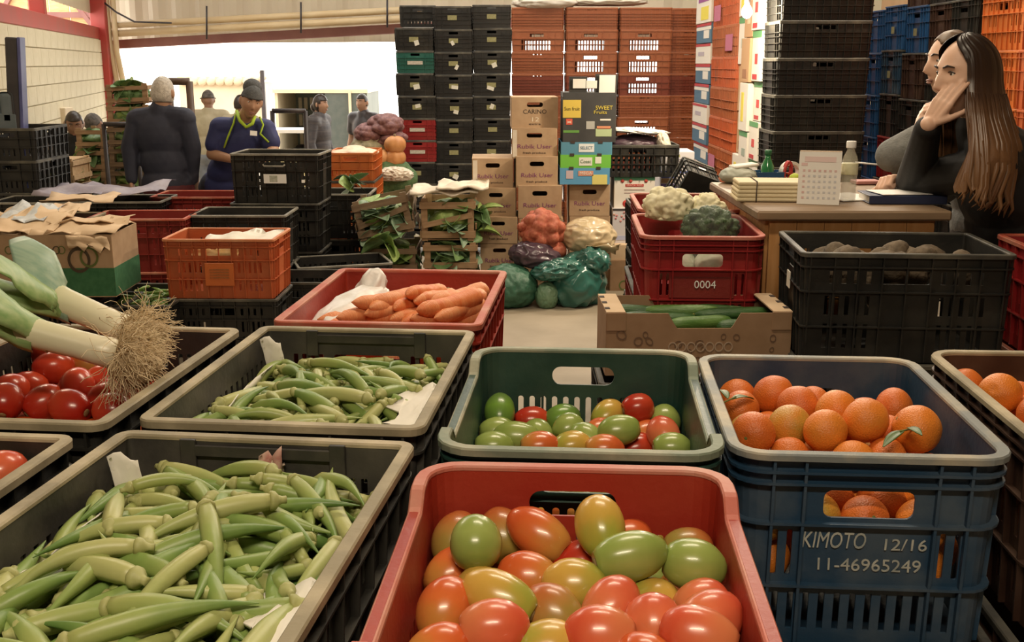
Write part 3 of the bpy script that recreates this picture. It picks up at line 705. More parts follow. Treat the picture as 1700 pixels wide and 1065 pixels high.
# leaf sprigs in the oranges
def leaf_mesh(L, w, bend=.3, n=6, fold=.3):
    v = []; f = []
    for i in range(n + 1):
        t = i / n; ww = w * sin(pi * min(1, t * .96 + .02)) ** .7; y = t * L; z = -bend * L * t * t
        for k, s in enumerate((-1, -.5, 0, .5, 1)): v.append((s * ww, y, z + abs(s) * ww * fold))
    for i in range(n):
        for k in range(4): a = i * 5 + k; f.append((a, a + 1, a + 6, a + 5))
    nv = len(v); v += [(x, y, z - .0012) for x, y, z in v]; f += [tuple(nv + q for q in reversed(p)) for p in f]
    for i in range(n):
        a = i * 5; f.append((a, a + 5, a + 5 + nv, a + nv)); a += 4; f.append((a + 5, a, a + nv, a + 5 + nv))
    return mesh('leaf', v, f, True)
LEAFM = mat('citrus_leaf', (.05, .11, .02), (.10, .16, .04), rough=.45, scale=30)
for (px, py, rz, w) in ((1215, 662, -.9, 'left'), (1500, 715, 2.3, 'right')):
    t = thing('orange_leaf_sprig', 'narrow green leaf sprig among the oranges near the %s wall of the blue crate' % w, 'leaf', pz(px, py, .965), (0.1, 0, rz))
    obj('leaf', leaf_mesh(.055, .008), LEAFM, t); obj('leaf', leaf_mesh(.04, .007), LEAFM, t, (0, -.01, .004), (.3, .2, 1.0)); obj('twig', tube('twig', [(0, -.03, 0), (0, .01, .001)], .0015, 5), CALM, t)

# ------------------------------------------------------------------ okra
def okra_parts(L, r, bend, seed):
    rnd = random.Random(seed); n = 10; v = []; f = []; N = 15
    sp = []
    for i in range(N + 1):
        t = i / N; x = t * L; z = bend * L * (t - t * t) * 2 - (bend * L * .5 * max(0, t - .7)); y = .04 * L * sin(t * 3 + seed)
        rr = r * (.86 + .2 * min(1, t / .15)) * (1 - max(0, (t - .36) / .64) ** 1.25 * .97)
        sp.append((Vector((x, y, z)), max(.0006, rr)))
    for i, (p, rr) in enumerate(sp):
        d = (sp[min(i + 1, N)][0] - sp[max(i - 1, 0)][0]).normalized(); a = d.cross(Vector((0, 0, 1))).normalized(); b = a.cross(d)
        for k in range(n):
            q = 2 * pi * k / n; m = rr * (1.06 if k % 2 == 0 else .93); v.append(p + (a * cos(q) + b * sin(q)) * m)
    for i in range(N):
        for k in range(n): f.append((i * n + k, i * n + (k + 1) % n, (i + 1) * n + (k + 1) % n, (i + 1) * n + k))
    f.append(tuple(range(n))); 
    body = fixn(mesh('pod', v, f, True))
    d = (sp[1][0] - sp[0][0]).normalized(); M = d.to_track_quat('Z', 'Y').to_matrix().to_4x4()
    cap = lathe('cap', [(.0005, -.016), (r * .42, -.0165), (r * .40, -.012), (r * .55, -.0085), (r * .95, -.005), (r * 1.04, -.002), (r * 1.06, 0), (r * .9, .0025), (r * .5, .002)], 10)
    for p in cap.vertices: p.co = (M @ p.co) + sp[0][0]
    pts = [p for p, _ in sp]
    return body, cap, pts, [q for _, q in sp]
OKV = [okra_parts(L, r, b, s) for s, (L, r, b) in enumerate([(.13, .0098, .06), (.155, .0105, .12), (.12, .0092, -.08), (.145, .0102, .18), (.105, .0100, .03), (.17, .0108, .09), (.13, .0090, .26)])]
OKM = [grad('okra_skin_a', [(.36, .38, .13), (.29, .36, .105), (.15, .25, .06)], axis=0, lo=-.01, hi=.14, nz=.25, nscale=40, rough=.42, bump=.1),
       grad('okra_skin_b', [(.46, .46, .19), (.40, .43, .16), (.26, .34, .10)], axis=0, lo=-.01, hi=.155, nz=.25, nscale=40, rough=.42, bump=.1),
       grad('okra_skin_c', [(.26, .32, .09), (.2, .3, .075), (.10, .19, .045)], axis=0, lo=-.01, hi=.14, nz=.25, nscale=40, rough=.42, bump=.1)]
OKC = grad('okra_cap', [(.36, .36, .14), (.42, .43, .18), (.3, .3, .1)], axis=0, lo=-.02, hi=.004, nz=.4, nscale=90, rough=.55)
def okra_heap(t, hx, hy, zbase, ntop, seed, where, group, mound=.02, nlow=120, sc_=1.0):
    rnd = random.Random(seed); G = .008; nx, ny = int(2 * hx / G), int(2 * hy / G)
    Hm = [[0.0] * ny for _ in range(nx)]
    for i in range(nx):
        for j in range(ny):
            x = -hx + (i + .5) * G; y = -hy + (j + .5) * G
            Hm[i][j] = zbase + mound * cos(pi * x / (2.6 * hx)) * cos(pi * y / (2.9 * hy))
    low = MB(); lowc = 0
    for q in range(nlow + ntop):
        k = rnd.randrange(len(OKV)); body, cap, pts, rr = OKV[k]; L = pts[-1].x; s = rnd.uniform(.85, 1.12) * sc_; best = None
        for tr in range(26):
            a = rnd.uniform(0, 2 * pi)
            cx, cy = rnd.uniform(-hx + .012, hx - .012), rnd.uniform(-hy + .012, hy - .012)
            x0, y0 = cx - cos(a) * L * s / 2, cy - sin(a) * L * s / 2; x1, y1 = cx + cos(a) * L * s / 2, cy + sin(a) * L * s / 2
            if max(abs(x0), abs(x1)) > hx - .012 or max(abs(y0), abs(y1)) > hy - .012: continue
            hs = []
            for i in range(9):
                u = i / 8; X = x0 + (x1 - x0) * u; Y = y0 + (y1 - y0) * u; ii = min(nx - 1, max(0, int((X + hx) / G))); jj = min(ny - 1, max(0, int((Y + hy) / G))); hs.append(Hm[ii][jj])
            ha = sorted(hs[:5])[3]; hb_ = sorted(hs[4:])[3]; pit = rnd.gauss(0, .12) + max(-.4, min(.4, math.atan2(hb_ - ha, L * s * .6)))
            z0 = sorted(h_ - math.tan(pit) * L * s * (i / 8) for i, h_ in enumerate(hs))[6] - .005
            ex = zbase + mound * cos(pi * cx / (2.6 * hx)) * cos(pi * cy / (2.9 * hy)); sc = z0 + math.tan(pit) * L * s * .5 - ex + rnd.uniform(0, .012)
            if best is None or sc < best[0]: best = (sc, a, x0, y0, x1, y1, pit, z0)
        if best is None: continue
        sc, a, x0, y0, x1, y1, pit, z0 = best
        roll = rnd.uniform(-1.3, 1.3)
        for i in range(13):
            u = i / 12; X = x0 + (x1 - x0) * u; Y = y0 + (y1 - y0) * u; zz = z0 + math.tan(pit) * L * s * u + rr[int(u * 15)] * 1.9 * s
            for dx in (-1, 0, 1):
                for dy in (-1, 0, 1):
                    if dx and dy: continue
                    ii = int((X + hx) / G) + dx; jj = int((Y + hy) / G) + dy
                    if 0 <= ii < nx and 0 <= jj < ny: Hm[ii][jj] = max(Hm[ii][jj], zz - (.003 if dx or dy else 0))
        lz = z0 + .0105 * s - t.location.z
        E = Matrix.Rotation(a, 4, 'Z') @ Matrix.Rotation(-pit, 4, 'Y') @ Matrix.Rotation(roll, 4, 'X')
        if q < nlow:
            low.add([v_.co.copy() * s for v_ in body.vertices], [tuple(p.vertices) for p in body.polygons], Matrix.Translation((x0, y0, lz)) @ E)
        else:
            W_ = loc2(t, x0, y0, lz)
            o = thing('okra_pod', 'okra pod, tip pointing %s, at the %s of the %s' % (['right', 'away', 'left', 'forward'][int((a % (2 * pi) + pi / 4) // (pi / 2)) % 4], zone(t, loc2(t, (x0 + x1) / 2, (y0 + y1) / 2)), where), 'okra', W_, (Matrix.Rotation(t.rotation_euler.z, 4, 'Z') @ E).to_euler(), group)
            o.scale = (s, s, s)
            obj('pod', body, rnd.choice(OKM), o); obj('cap', cap, OKC, o)
    lo = obj('okra_heap', low.mesh('okra_heap', True), OKM[2], None, t.location, (0, 0, t.rotation_euler.z)); lo['kind'] = 'stuff'
    tag(lo, 'bottom layer of okra packed under the pods of the ' + where, 'okra')
okra_heap(okF, .188, .268, .893, 195, 21, 'front okra crate', 'okra in the front crate', mound=.03, nlow=90)
okra_heap(okB, .188, .268, .892, 185, 22, 'rear okra crate', 'okra in the rear crate', mound=.03, nlow=90, sc_=.9)
# paper linings of the okra crates
def sheet(name, grid, th=.0015, smooth=True):
    """grid of points (rows of equal length) -> thin two-sided sheet"""
    nr_, nc = len(grid), len(grid[0]); v = [Vector(p) for row in grid for p in row]; f = []
    for i in range(nr_ - 1):
        for j in range(nc - 1): a = i * nc + j; f.append((a, a + 1, a + nc + 1, a + nc))
    m = mesh(name, v, f, smooth); ns = [x.normal.copy() for x in m.vertices]; n0 = len(v)
    v2 = v + [p - nn * th for p, nn in zip(v, ns)]; f2 = f + [tuple(n0 + i for i in reversed(q)) for q in f]
    bd = [(i * nc, (i + 1) * nc) for i in range(nr_ - 1)] + [((i + 1) * nc + nc - 1, i * nc + nc - 1) for i in range(nr_ - 1)] + [(j + 1, j) for j in range(nc - 1)] + [((nr_ - 1) * nc + j, (nr_ - 1) * nc + j + 1) for j in range(nc - 1)]
    f2 += [(a, b, b + n0, a + n0) for a, b in bd]
    return fixn(mesh(name, v2, f2, smooth))
def rough_sheet(corner, du, dv, nu, nv, amp, seed, jag=0.0):
    rnd = random.Random(seed); g = []
    for i in range(nu + 1):
        row = []
        for j in range(nv + 1):
            u, w_ = i / nu, j / nv; e = 1 + (rnd.uniform(-jag, jag) if j == nv else 0)
            p = Vector(corner) + Vector(du) * u + Vector(dv) * w_ * e
            nn = Vector(du).cross(Vector(dv)).normalized()
            row.append(p + nn * amp * noise.noise(Vector((u * 4 + seed, w_ * 4, seed * 1.7))))
        g.append(row)
    return g
for t, nm, torn in ((okF, 'front', ((.10, -.24), (.075, .12))), (okB, 'rear', ((.125, -.22), (.05, .15)))):
    c = loc2(t, 0, 0, 0)
    a_ = t.rotation_euler.z
    lp = tag(obj('paper_lining', sheet('paper_lining', rough_sheet((-.184, -.25, .215), (0, .42, .01), (.034, 0, .05), 16, 6, .012, 3 if nm == 'front' else 5, .1)), PAPER, None, t.location, (0, 0, a_)), 'white lining paper along the left wall of the %s okra crate' % nm, 'paper')
    rp = tag(obj('paper_lining', sheet('paper_lining', rough_sheet((.188, -.25, .29), (-.012, .2 if nm == 'front' else .3, -.015), (-.055, .0, -.012), 10, 6, .012, 8, .3)), PAPER, None, t.location, (0, 0, a_)), 'torn white paper poking up by the right wall of the %s okra crate' % nm, 'paper')
    up = tag(obj('paper_lining', sheet('paper_lining', rough_sheet((-.17, .19, .24), (.03, .02, .0), (-.012, .0, .07), 4, 6, .008, 12, .2)), PAPER, None, t.location, (0, 0, a_)), 'upright scrap of white paper at the back left corner of the %s okra crate' % nm, 'paper')
# dried husk stuck on the front okra crate's handle guard
hk = thing('dried_husk', 'dry pale husk caught over the handle of the front okra crate', 'husk', loc2(okF, .012, .262, .268), (0, 0, .3))
obj('husk', sheet('husk', rough_sheet((-.02, -.006, -.03), (.036, .0, .01), (.004, .0, .042), 6, 5, .02, 31, .4)), mat('husk_pale', (.5, .38, .28), (.62, .5, .4), rough=.8, scale=60), hk)
obj('husk', sheet('husk', rough_sheet((-.016, -.012, .004), (.03, -.004, .006), (.002, .01, .022), 5, 4, .02, 33, .4)), mat('husk_red', (.36, .15, .12), (.5, .35, .28), rough=.8, scale=60), hk)

# ------------------------------------------------------------------ carrots
def carrot_mesh(L, r, seed):
    pts = []; rad = []
    for i in range(15):
        t = i / 14; pts.append((t * L, .012 * sin(t * 2.4 + seed), .004 * sin(t * 5 + seed)))
        e = min(1, .55 + t * 6); tail = 1 if t < .8 else (1 - ((t - .8) / .2) ** 2 * .92)
        rad.append(r * e * (1 - .28 * t) * tail * (1 + .03 * sin(t * 31 + seed)))
    return tube('carrot', pts, rad, 12)
CRV = [carrot_mesh(.21, .0215, 1), carrot_mesh(.19, .024, 2), carrot_mesh(.17, .0205, 4)]
CRM = [mat('carrot_skin', (.68, .17, .045), (.76, .27, .10), rough=.5, scale=10, aniso=(8, 1, 1), bump=.3, bscale=60), mat('carrot_skin_pale', (.72, .24, .09), (.78, .34, .15), rough=.5, scale=10, aniso=(8, 1, 1), bump=.3, bscale=60)]
CRT = lathe('crown', [(.0005, -.003), (.006, -.003), (.009, 0), (.007, .003), (.0005, .002)], 9)
rnd = random.Random(41)
cl = []
for q in range(26):                       # bedded in the crate, two rough layers
    lay = 0 if q < 13 else 1
    cl.append((rnd.uniform(-.05, .15), -.23 + (q % 13) * .037, .19 + lay * .036, rnd.uniform(-.5, .25) + (pi if q % 2 else 0)))
for (px, py, z, a) in ((575, 522, .955, .35), (620, 512, .965, .5), (655, 512, .975, .75), (690, 512, .975, .6), (725, 500, .985, .55), (762, 496, .99, .6), (745, 516, .975, .35), (700, 528, .96, .25), (770, 522, .97, .35), (640, 528, .955, .3), (785, 532, .955, .15), (600, 530, .955, .4), (660, 525, .965, .2), (720, 520, .97, .5), (690, 505, .975, .45), (780, 508, .985, .7), (640, 505, .985, .5), (675, 498, .99, .4), (710, 494, .995, .6), (745, 505, .995, .5), (735, 530, .96, .2), (670, 535, .95, .1), (610, 520, .97, .6)):
    p = pz(px, py, z); q = p - car.location; a0 = car.rotation_euler.z
    cl.append((q.x * cos(a0) + q.y * sin(a0), -q.x * sin(a0) + q.y * cos(a0), q.z, a + .55))
for i, (x, y, z, a) in enumerate(cl):
    k = rnd.randrange(3); L = [.21, .19, .17][k]
    x = max(-.10, min(.13, x)); dx, dy = cos(a) * L / 2, sin(a) * L / 2
    x = max(-.185 + abs(dx) + .01, min(.185 - abs(dx) - .01, x)); y = max(-.262 + abs(dy) + .01, min(.262 - abs(dy) - .01, y))
    x0, y0 = x + dx, y + dy           # crown end at the upper right
    o = thing('carrot', 'thick orange carrot %s at the %s of the red crate' % ('on top' if i >= 26 else 'bedded low', zone(car, loc2(car, x, y))), 'carrot', loc2(car, x0, y0, z), (rnd.uniform(0, 6) if False else 0, 0, a + pi + car.rotation_euler.z), 'carrots in the red crate')
    o.rotation_euler = (Matrix.Rotation(a + pi + car.rotation_euler.z, 4, 'Z') @ Matrix.Rotation(rnd.uniform(-.12, .04), 4, 'Y')).to_euler()
    obj('root', CRV[k], rnd.choice(CRM), o); obj('crown', CRT, SCARM, o, (-.001, 0, 0), (0, -pi / 2, 0))
cs = tag(obj('plastic_sheet', blob('sheet', (.06, .17, .05), 5, 0, 0, .10, 1.6, 5, .6), mat('sheet_white', (.72, .69, .66), (.8, .78, .76), rough=.35, scale=6, bump=.3, bscale=25)), 'crumpled white plastic sheet in the carrot crate', 'plastic sheet')
cs.location = loc2(car, -.125, .03, .25); cs.rotation_euler = (.12, -.25, -.35)
cu = tag(obj('plastic_sheet', blob('sheet', (.035, .05, .06), 9, 0, 0, .14, 1.5, 4, .6), MATS['sheet_white']), 'peak of crumpled white plastic near the back of the carrot crate', 'plastic sheet')
cu.location = loc2(car, -.105, .15, .275); cu.rotation_euler = (0, .3, .2)

# ------------------------------------------------------------------ leeks on the tomato crate
LKM = grad('leek_stalk', [(.80, .74, .56), (.72, .70, .48), (.42, .50, .2)], axis=0, lo=.0, hi=.26, nz=.12, rough=.32, bump=.05, nscale=8)
LFM = [mat('leek_leaf', (.20, .34, .12), (.34, .45, .2), rough=.4, scale=6, aniso=(1, 12, 12)), mat('leek_leaf_blue', (.22, .36, .27), (.38, .5, .38), rough=.4, scale=6, aniso=(1, 12, 12))]
ROOTM = mat('leek_roots', (.62, .47, .28), (.76, .62, .42), rough=.8, scale=30)
def leek(p0, p1, rad, label, seed, leaves):
    """p0 root end, p1 where the leaves part"""
    p0, p1 = Vector(p0), Vector(p1); d = (p1 - p0); L = d.length; q = d.to_track_quat('X', 'Z').to_euler(); rnd = random.Random(seed)
    t = thing('leek', label, 'leek', p0, q, 'leeks')
    pts = [(-.004, 0, 0), (0, 0, 0), (.008, 0, 0), (.03, 0, 0), (L * .4, 0, .002), (L * .7, 0, .003), (L, 0, .004), (L * 1.25, 0, .012), (L * 1.5, 0, .025)]
    obj('stalk', tube('stalk', pts, [rad * .5, rad * .85, rad * 1.05, rad * 1.0, rad * .95, rad * 1.0, rad * 1.05, rad * .95, rad * .5], 18), LKM, t)
    M_ = q.to_matrix().transposed()
    for lf in leaves:             # list of world points, widths, material index
        wp, ww, mi = lf; wp = [M_ @ (Vector(p) - p0) for p in wp]
        g = []; N = 12
        for i in range(N + 1):
            u = i / N * (len(wp) - 1); k = min(int(u), len(wp) - 2); fr = u - k
            a0 = wp[max(k - 1, 0)]; a1 = wp[k]; a2 = wp[k + 1]; a3 = wp[min(k + 2, len(wp) - 1)]
            P = .5 * ((2 * a1) + (a2 - a0) * fr + (2 * a0 - 5 * a1 + 4 * a2 - a3) * fr ** 2 + (3 * a1 - a0 - 3 * a2 + a3) * fr ** 3)
            w_ = ww[k] + (ww[k + 1] - ww[k]) * fr; dr = (a2 - a1).normalized(); sd = dr.cross(Vector((.0, .35, 1)).normalized()).normalized(); nn = sd.cross(dr)
            an = 2.3 - 1.75 * min(1, i / N * 1.25); rr = w_ / max(sin(min(an, 1.57)), .3); g.append([P + sd * sin(s * an) * rr + nn * (cos(s * an) - .15) * rr * (1 - .6 * min(1, i / N * 1.2)) for s in (-1, -.8, -.6, -.4, -.2, 0, .2, .4, .6, .8, 1)])
        obj('leaf', sheet('leaf', g, .002), LFM[mi], t)
    rt = MB()
    for k in range(620):
        a = rnd.uniform(0, 2 * pi); r0 = rnd.uniform(.2, .95) * rad; y, z = cos(a) * r0, sin(a) * r0
        P = Vector((-.002, y, z)); v_ = Vector((-1, rnd.gauss(0, .75) + y / rad * .4, rnd.gauss(.1, .75) + z / rad * .4)).normalized(); pts = [P.copy()]
        for s in range(7):
            v_ = (v_ + Vector((rnd.gauss(-.04, .34), rnd.gauss(0, .34), rnd.gauss(-.10, .34)))).normalized(); P = P + v_ * rnd.uniform(.008, .016); pts.append(P.copy())
        rt.tube(pts, [.00095 * (1 - i * .08) for i in range(8)], 4, False)
    obj('root_ball', blob('root_ball', (.035, .032, .034), seed, 14, .2, .15, 5, 4), mat('leek_root_ball', (.42, .3, .17), (.56, .42, .26), rough=.9, scale=70, bump=.6, bscale=160), t, (-.03, .0, -.006))
    obj('root_tuft', rt.mesh('root_tuft', True), ROOTM, t, kind='stuff')
a0 = pY(212, 548, 1.80); a1 = pY(105, 505, 1.84)
leek(a0, a1, .0245, 'upper leek with a pale stalk and a leaf standing up at the left edge', 51, [
    ([a0.lerp(a1, .78), a1, pY(80, 480, 1.84), pY(58, 440, 1.86), pY(28, 400, 1.9)], [.0255, .027, .034, .036, .014], 1),
    ([a0.lerp(a1, .9), pY(85, 497, 1.83), pY(50, 482, 1.80), pY(0, 455, 1.77), pY(-70, 425, 1.72)], [.025, .027, .034, .036, .02], 0),
    ([a0.lerp(a1, .95), pY(80, 503, 1.83), pY(40, 498, 1.82), pY(-20, 490, 1.8), pY(-90, 485, 1.8)], [.024, .028, .034, .034, .02], 0)])
b0 = pY(194, 588, 1.70); b1 = pY(30, 550, 1.70)
leek(b0, b1, .0245, 'lower leek lying across the tomatoes with its root tuft forward', 52, [
    ([b0.lerp(b1, .8), b1, pY(0, 535, 1.69), pY(-50, 520, 1.68), pY(-110, 505, 1.68)], [.0255, .028, .036, .034, .02], 0),
    ([b0.lerp(b1, .62), b0.lerp(b1, .85) + Vector((0, 0, .012)), pY(10, 522, 1.68), pY(-30, 500, 1.67), pY(-80, 470, 1.66)], [.022, .026, .034, .034, .02], 0)])
# ------------------------------------------------------------------ middle ground, left: crates, carton, chillies
def stack(key, x, y, rz, z0, mats, labels, rims=None, jit=.012, seed=1):
    rnd = random.Random(seed); out = []; z = z0
    for i, (m_, l) in enumerate(zip(mats, labels)):
        out.append(crate(key, (x + rnd.uniform(-jit, jit), y + rnd.uniform(-jit, jit), z), rz + rnd.uniform(-.02, .02), m_, (rims[i] if rims else RIM_BLK), l))
        z += PROTO[key]['h'] + .004
    return out
def names(n, what):      # bottom to top
    w = ['lowest', 'second', 'third', 'fourth', 'fifth', 'sixth', 'seventh', 'eighth', 'ninth', 'tenth', 'eleventh', 'twelfth']
    return ['%s %s' % ((w[i] + ' from the floor, a') if 0 < i < n - 1 else ('topmost' if i == n - 1 else 'lowest'), what) for i in range(n)]
def X(px, Y, z=.7): return pY(px, 300, Y).x
# orange crate on a black one
oc = stack('mid', X(357, 5.45), 5.66, pi / 2 - .02, .004, [P_BLACK2, P_ORANGE], ['black plastic crate under the bright orange crate', 'bright orange crate with paper lining on the left, above the rear okra'], [RIM_BLK, RIM_ORANGE])
OCR = oc[1]
obj('name_plate', box(.15, .003, .12, .002), plastic('plastic_orange_panel', (.56, .14, .03), (.5, .12, .03)), OCR, (-.1985, 0, .13), (0, 0, pi / 2)); 
for k in range(4): obj('print_line', box(.10, .001, .008), mat('print_faded', (.25, .10, .03), (.42, .12, .03), rough=.8, scale=40), OCR, (-.2005, 0, .155 - .014 * k), (0, 0, pi / 2))
pzl = OCR.location.z
tag(obj('paper_sheet', sheet('paper', rough_sheet((-.2, -.1, 0), (.4, .0, .02), (.02, .22, .03), 12, 8, .03, 4, .2)), PAPER, None, (OCR.location.x + .06, OCR.location.y, pzl + .265)), 'sheet of white paper lying in the orange crate', 'paper')
tag(obj('paper_sheet', sheet('paper', rough_sheet((-.13, 0, -.04), (.24, 0, .01), (0, .012, .05), 10, 5, .02, 14, .3)), mat('straw_paper', (.6, .42, .16), (.7, .55, .28), rough=.8, scale=30), None, (OCR.location.x - .02, OCR.location.y - .165, pzl + .245)), 'crumpled straw-coloured paper showing through the orange crate handle', 'paper')
writing(oc[0], '5604', .05, mat('ink_yellow', (.35, .28, .05), rough=.8), (-.205, 0, .06), .14, (pi / 2, 0, -pi / 2))
obj('label_frame', box(.17, .002, .075), P_BLACK, oc[0], (-.2025, 0, .06), (0, 0, pi / 2))
stack('mid', X(498, 5.95), 6.1, pi / 2, .004, [P_BLACK2], ['black crate behind the corner of the orange crate'])
# black stacks
s1 = stack('mid', X(460, 6.95), 7.1, pi / 2 - .03, .004, [P_BLACK2] * 3, ['lowest black crate under the man in the beanie', 'middle black crate of the stack under the man in the beanie', 'top black crate with a white label, in front of the man in the beanie'], [RIM_BLK, RIM_BLK, RIM_GREY], .02)
tp_ = s1[2]
obj('sticker', box(.145, .002, .058), WHITE, tp_, (-.2035, .0, .155), (0, 0, pi / 2)); obj('sticker', box(.05, .003, .04), mat('sticker_grey', (.35, .36, .28), (.5, .5, .42), rough=.7, scale=60), tp_, (-.2037, .01, .155), (0, 0, pi / 2))
obj('sticker', box(.02, .002, .02), WHITE, tp_, (-.2035, -.18, .14), (0.2, 0, pi / 2))
obj('handle_bar', tube('bar', [(-.215, .07, .245), (-.222, .06, .235), (-.222, -.06, .235), (-.215, -.07, .245)], .006, 6), RIM_GREY, tp_)
stack('mid', X(548, 7.5), 7.62, pi / 2, .004, [P_BLACK2] * 2, ['lower black crate right of the beanie man stack', 'upper black crate right of the beanie man stack'], [RIM_BLK, RIM_GREY])
stack('mid', X(560, 6.55), 6.62, pi / 2 + .3, .004, [P_BLACK2], ['single black crate on the floor beside the cabbages'], [RIM_GREY])
stack('mid', X(395, 6.4), 6.55, pi / 2, .004, [P_BLACK2] * 2, ['lower black crate behind the orange crate', 'upper black crate behind the orange crate'], [RIM_BLK, RIM_GREY])
# dark red crates
stack('mid', X(212, 6.15), 6.4, pi / 2 + .03, .004, [P_WINE] * 2, ['lower dark red crate behind the open carton', 'upper dark red crate behind the open carton'], [RIM_RED, RIM_RED])
stack('mid', X(318, 7.25), 7.45, pi / 2, .004, [P_WINE] * 2, ['lower dark red crate beside the man in navy', 'upper dark red crate beside the man in navy'], [RIM_RED, RIM_RED])
stack('mid', X(55, 7.0), 7.15, pi / 2, .004, [P_BLACK2] * 2, ['lower black crate at the left edge below the steel post', 'upper black crate at the left edge below the steel post'], [RIM_BLK, RIM_GREY])
stack('mid', X(190, 7.0), 7.2, pi / 2 + .02, .004, [P_BLACK2] * 2, ['lower black crate holding a purple sheet', 'upper black crate holding a purple sheet'], [RIM_BLK, RIM_GREY])
stack('mid', X(45, 6.1), 6.3, pi / 2, .004, [P_BROWN] * 2, ['lower brown crate behind the carton flaps', 'upper brown crate with cardboard and a cabbage on it'], [RIM_BLK, RIM_DUST])
PURP = mat('purple_sheet', (.22, .19, .24), (.34, .3, .34), rough=.5, scale=9, bump=.3, bscale=20)
tag(obj('plastic_sheet', sheet('plastic_sheet', rough_sheet((-.4, -.18, 0), (.8, 0, .0), (.02, .36, .02), 14, 8, .05, 2, .2)), PURP, None, (X(165, 7.1), 7.15, .69)), 'greyish purple plastic sheet over a black crate on the left', 'plastic sheet')
for (px, py, Y, a, w, lb) in ((135, 332, 6.6, .1, .42, 'long strip of cardboard on the dark red crates'), (50, 352, 6.2, -.1, .3, 'torn cardboard piece on the brown crate at the left'), (120, 350, 6.25, .3, .2, 'short cardboard scrap beside the carton flaps')):
    p = pY(px, py, Y); tag(obj('cardboard_piece', sheet('cardboard', rough_sheet((-w / 2, -.12, 0), (w, .02, .01), (0, .24, .02), 8, 5, .03, int(px), .12), .004), CARD_L, None, p, (0, .0, a)), lb, 'cardboard')
# open carton with ring logo
q0 = pz(196, 478, .42)
cbx = thing('open_carton', 'open brown carton with dark rings and a green band beside the leeks', 'carton', (q0.x - .31, 5.42, .38), (0, 0, .03))
def carton_walls(w, d, h, holesF=(), t=.005): return wall_mesh(w, d, h, .003, list(holesF), [], [], t, 0.0)
obj('body', carton_walls(.60, .4, .31), CARD, cbx); obj('base', box(.59, .39, .005), CARD, cbx, (0, 0, .004))
GBAND = mat('print_green', (.03, .14, .06), (.05, .18, .08), rough=.8, scale=30)
obj('print_band', box(.33, .002, .14), GBAND, cbx, (.134, -.2005, .075)); obj('print_band', box(.002, .4, .14), GBAND, cbx, (.3005, 0, .075))
def ringm(r0, r1): 
    v = []; f = []
    for k in range(28):
        a = 2 * pi * k / 28
        for r in (r0, r1):
            for y in (-.0008, .0008): v.append((r * cos(a), y, r * 1.15 * sin(a)))
    for k in range(28):
        a = k * 4; b = ((k + 1) % 28) * 4; f += [(a, b, b + 2, a + 2), (a + 1, a + 3, b + 3, b + 1), (a + 2, b + 2, b + 3, a + 3), (a, a + 1, b + 1, b)]
    return fixn(mesh('ring', v, f))
DRK = mat('print_brown', (.07, .05, .03), rough=.8); OLV = mat('print_olive', (.12, .16, .04), rough=.8)
obj('ring_print', ringm(.042, .055), DRK, cbx, (.135, -.2025, .185)); obj('ring_print', ringm(.035, .045), OLV, cbx, (.185, -.203, .2))
for x, m_ in ((-.03, DRK), (.03, DRK), (.055, OLV), (-.055, DRK), (-.2, OLV), (-.17, DRK)): obj('ring_print', ringm(.014, .018), m_, cbx, (x, -.2022, .235))
for i, g in enumerate((rough_sheet((-.1, -.2, .31), (.42, .0, .0), (.02, .24, .055), 10, 6, .03, 3, .1), rough_sheet((-.3, -.2, .31), (.3, .0, .0), (.05, .26, .08), 8, 6, .04, 5, .12), rough_sheet((.0, .2, .31), (.3, .0, .0), (-.05, -.3, .05), 8, 6, .03, 7, .1), rough_sheet((.08, -.205, .31), (.2, 0, -.01), (.02, -.03, -.06), 8, 5, .03, 9, .35))):
    obj('flap', sheet('flap', g, .004), CARD_L, cbx)
tag(obj('newspaper', sheet('newspaper', rough_sheet((-.14, -.1, 0), (.26, .0, .01), (.02, .24, .05), 8, 6, .05, 23, .1)), mat('newsprint', (.42, .45, .48), (.55, .56, .56), rough=.8, scale=40), None, (cbx.location.x - .19, 5.45, .735)), 'crumpled grey newspaper on top of the open carton', 'newspaper')
stack('mid', cbx.location.x + .02, 5.45, pi / 2, .004, [P_BLACK], ['black crate under the open carton with rings'])
# chilli crate
cc = stack('mid', X(193, 5.3) + .02, 5.6, -.03, .004, [P_BLACK], ['black crate of green chillies beside the open carton'], [RIM_BLK])[0]
rnd = random.Random(61)
chv = [okra_parts(.09, .008, .1, 11), okra_parts(.1, .0085, -.05, 12), okra_parts(.08, .009, .2, 13)]
CHM = mat('chilli_green', (.14, .27, .05), (.25, .38, .1), rough=.35, scale=20)
for i in range(70):
    k = i % 3; a = rnd.uniform(0, 6.28); x = rnd.uniform(-.12, .12); y = rnd.uniform(-.2, .2); z = .262 + .018 * (i // 24) + rnd.uniform(-.004, .004)
    o = thing('green_chilli', 'small bright green chilli in the black crate beside the carton', 'chilli', loc2(cc, x - cos(a) * .045, y - sin(a) * .045, z), (rnd.uniform(0, 6), rnd.uniform(-.2, .2), a), 'green chillies')
    obj('pod', chv[k][0], CHM, o); obj('stem', chv[k][1], OKC, o)
tag(obj('chilli_heap', blob('chilli_heap', (.17, .25, .09), 4, 60, .06, 0, 0, 5, .9), CHM, None, loc2(cc, 0, 0, .175), kind='stuff'), 'chillies packed below the top layer in the black crate', 'chilli')

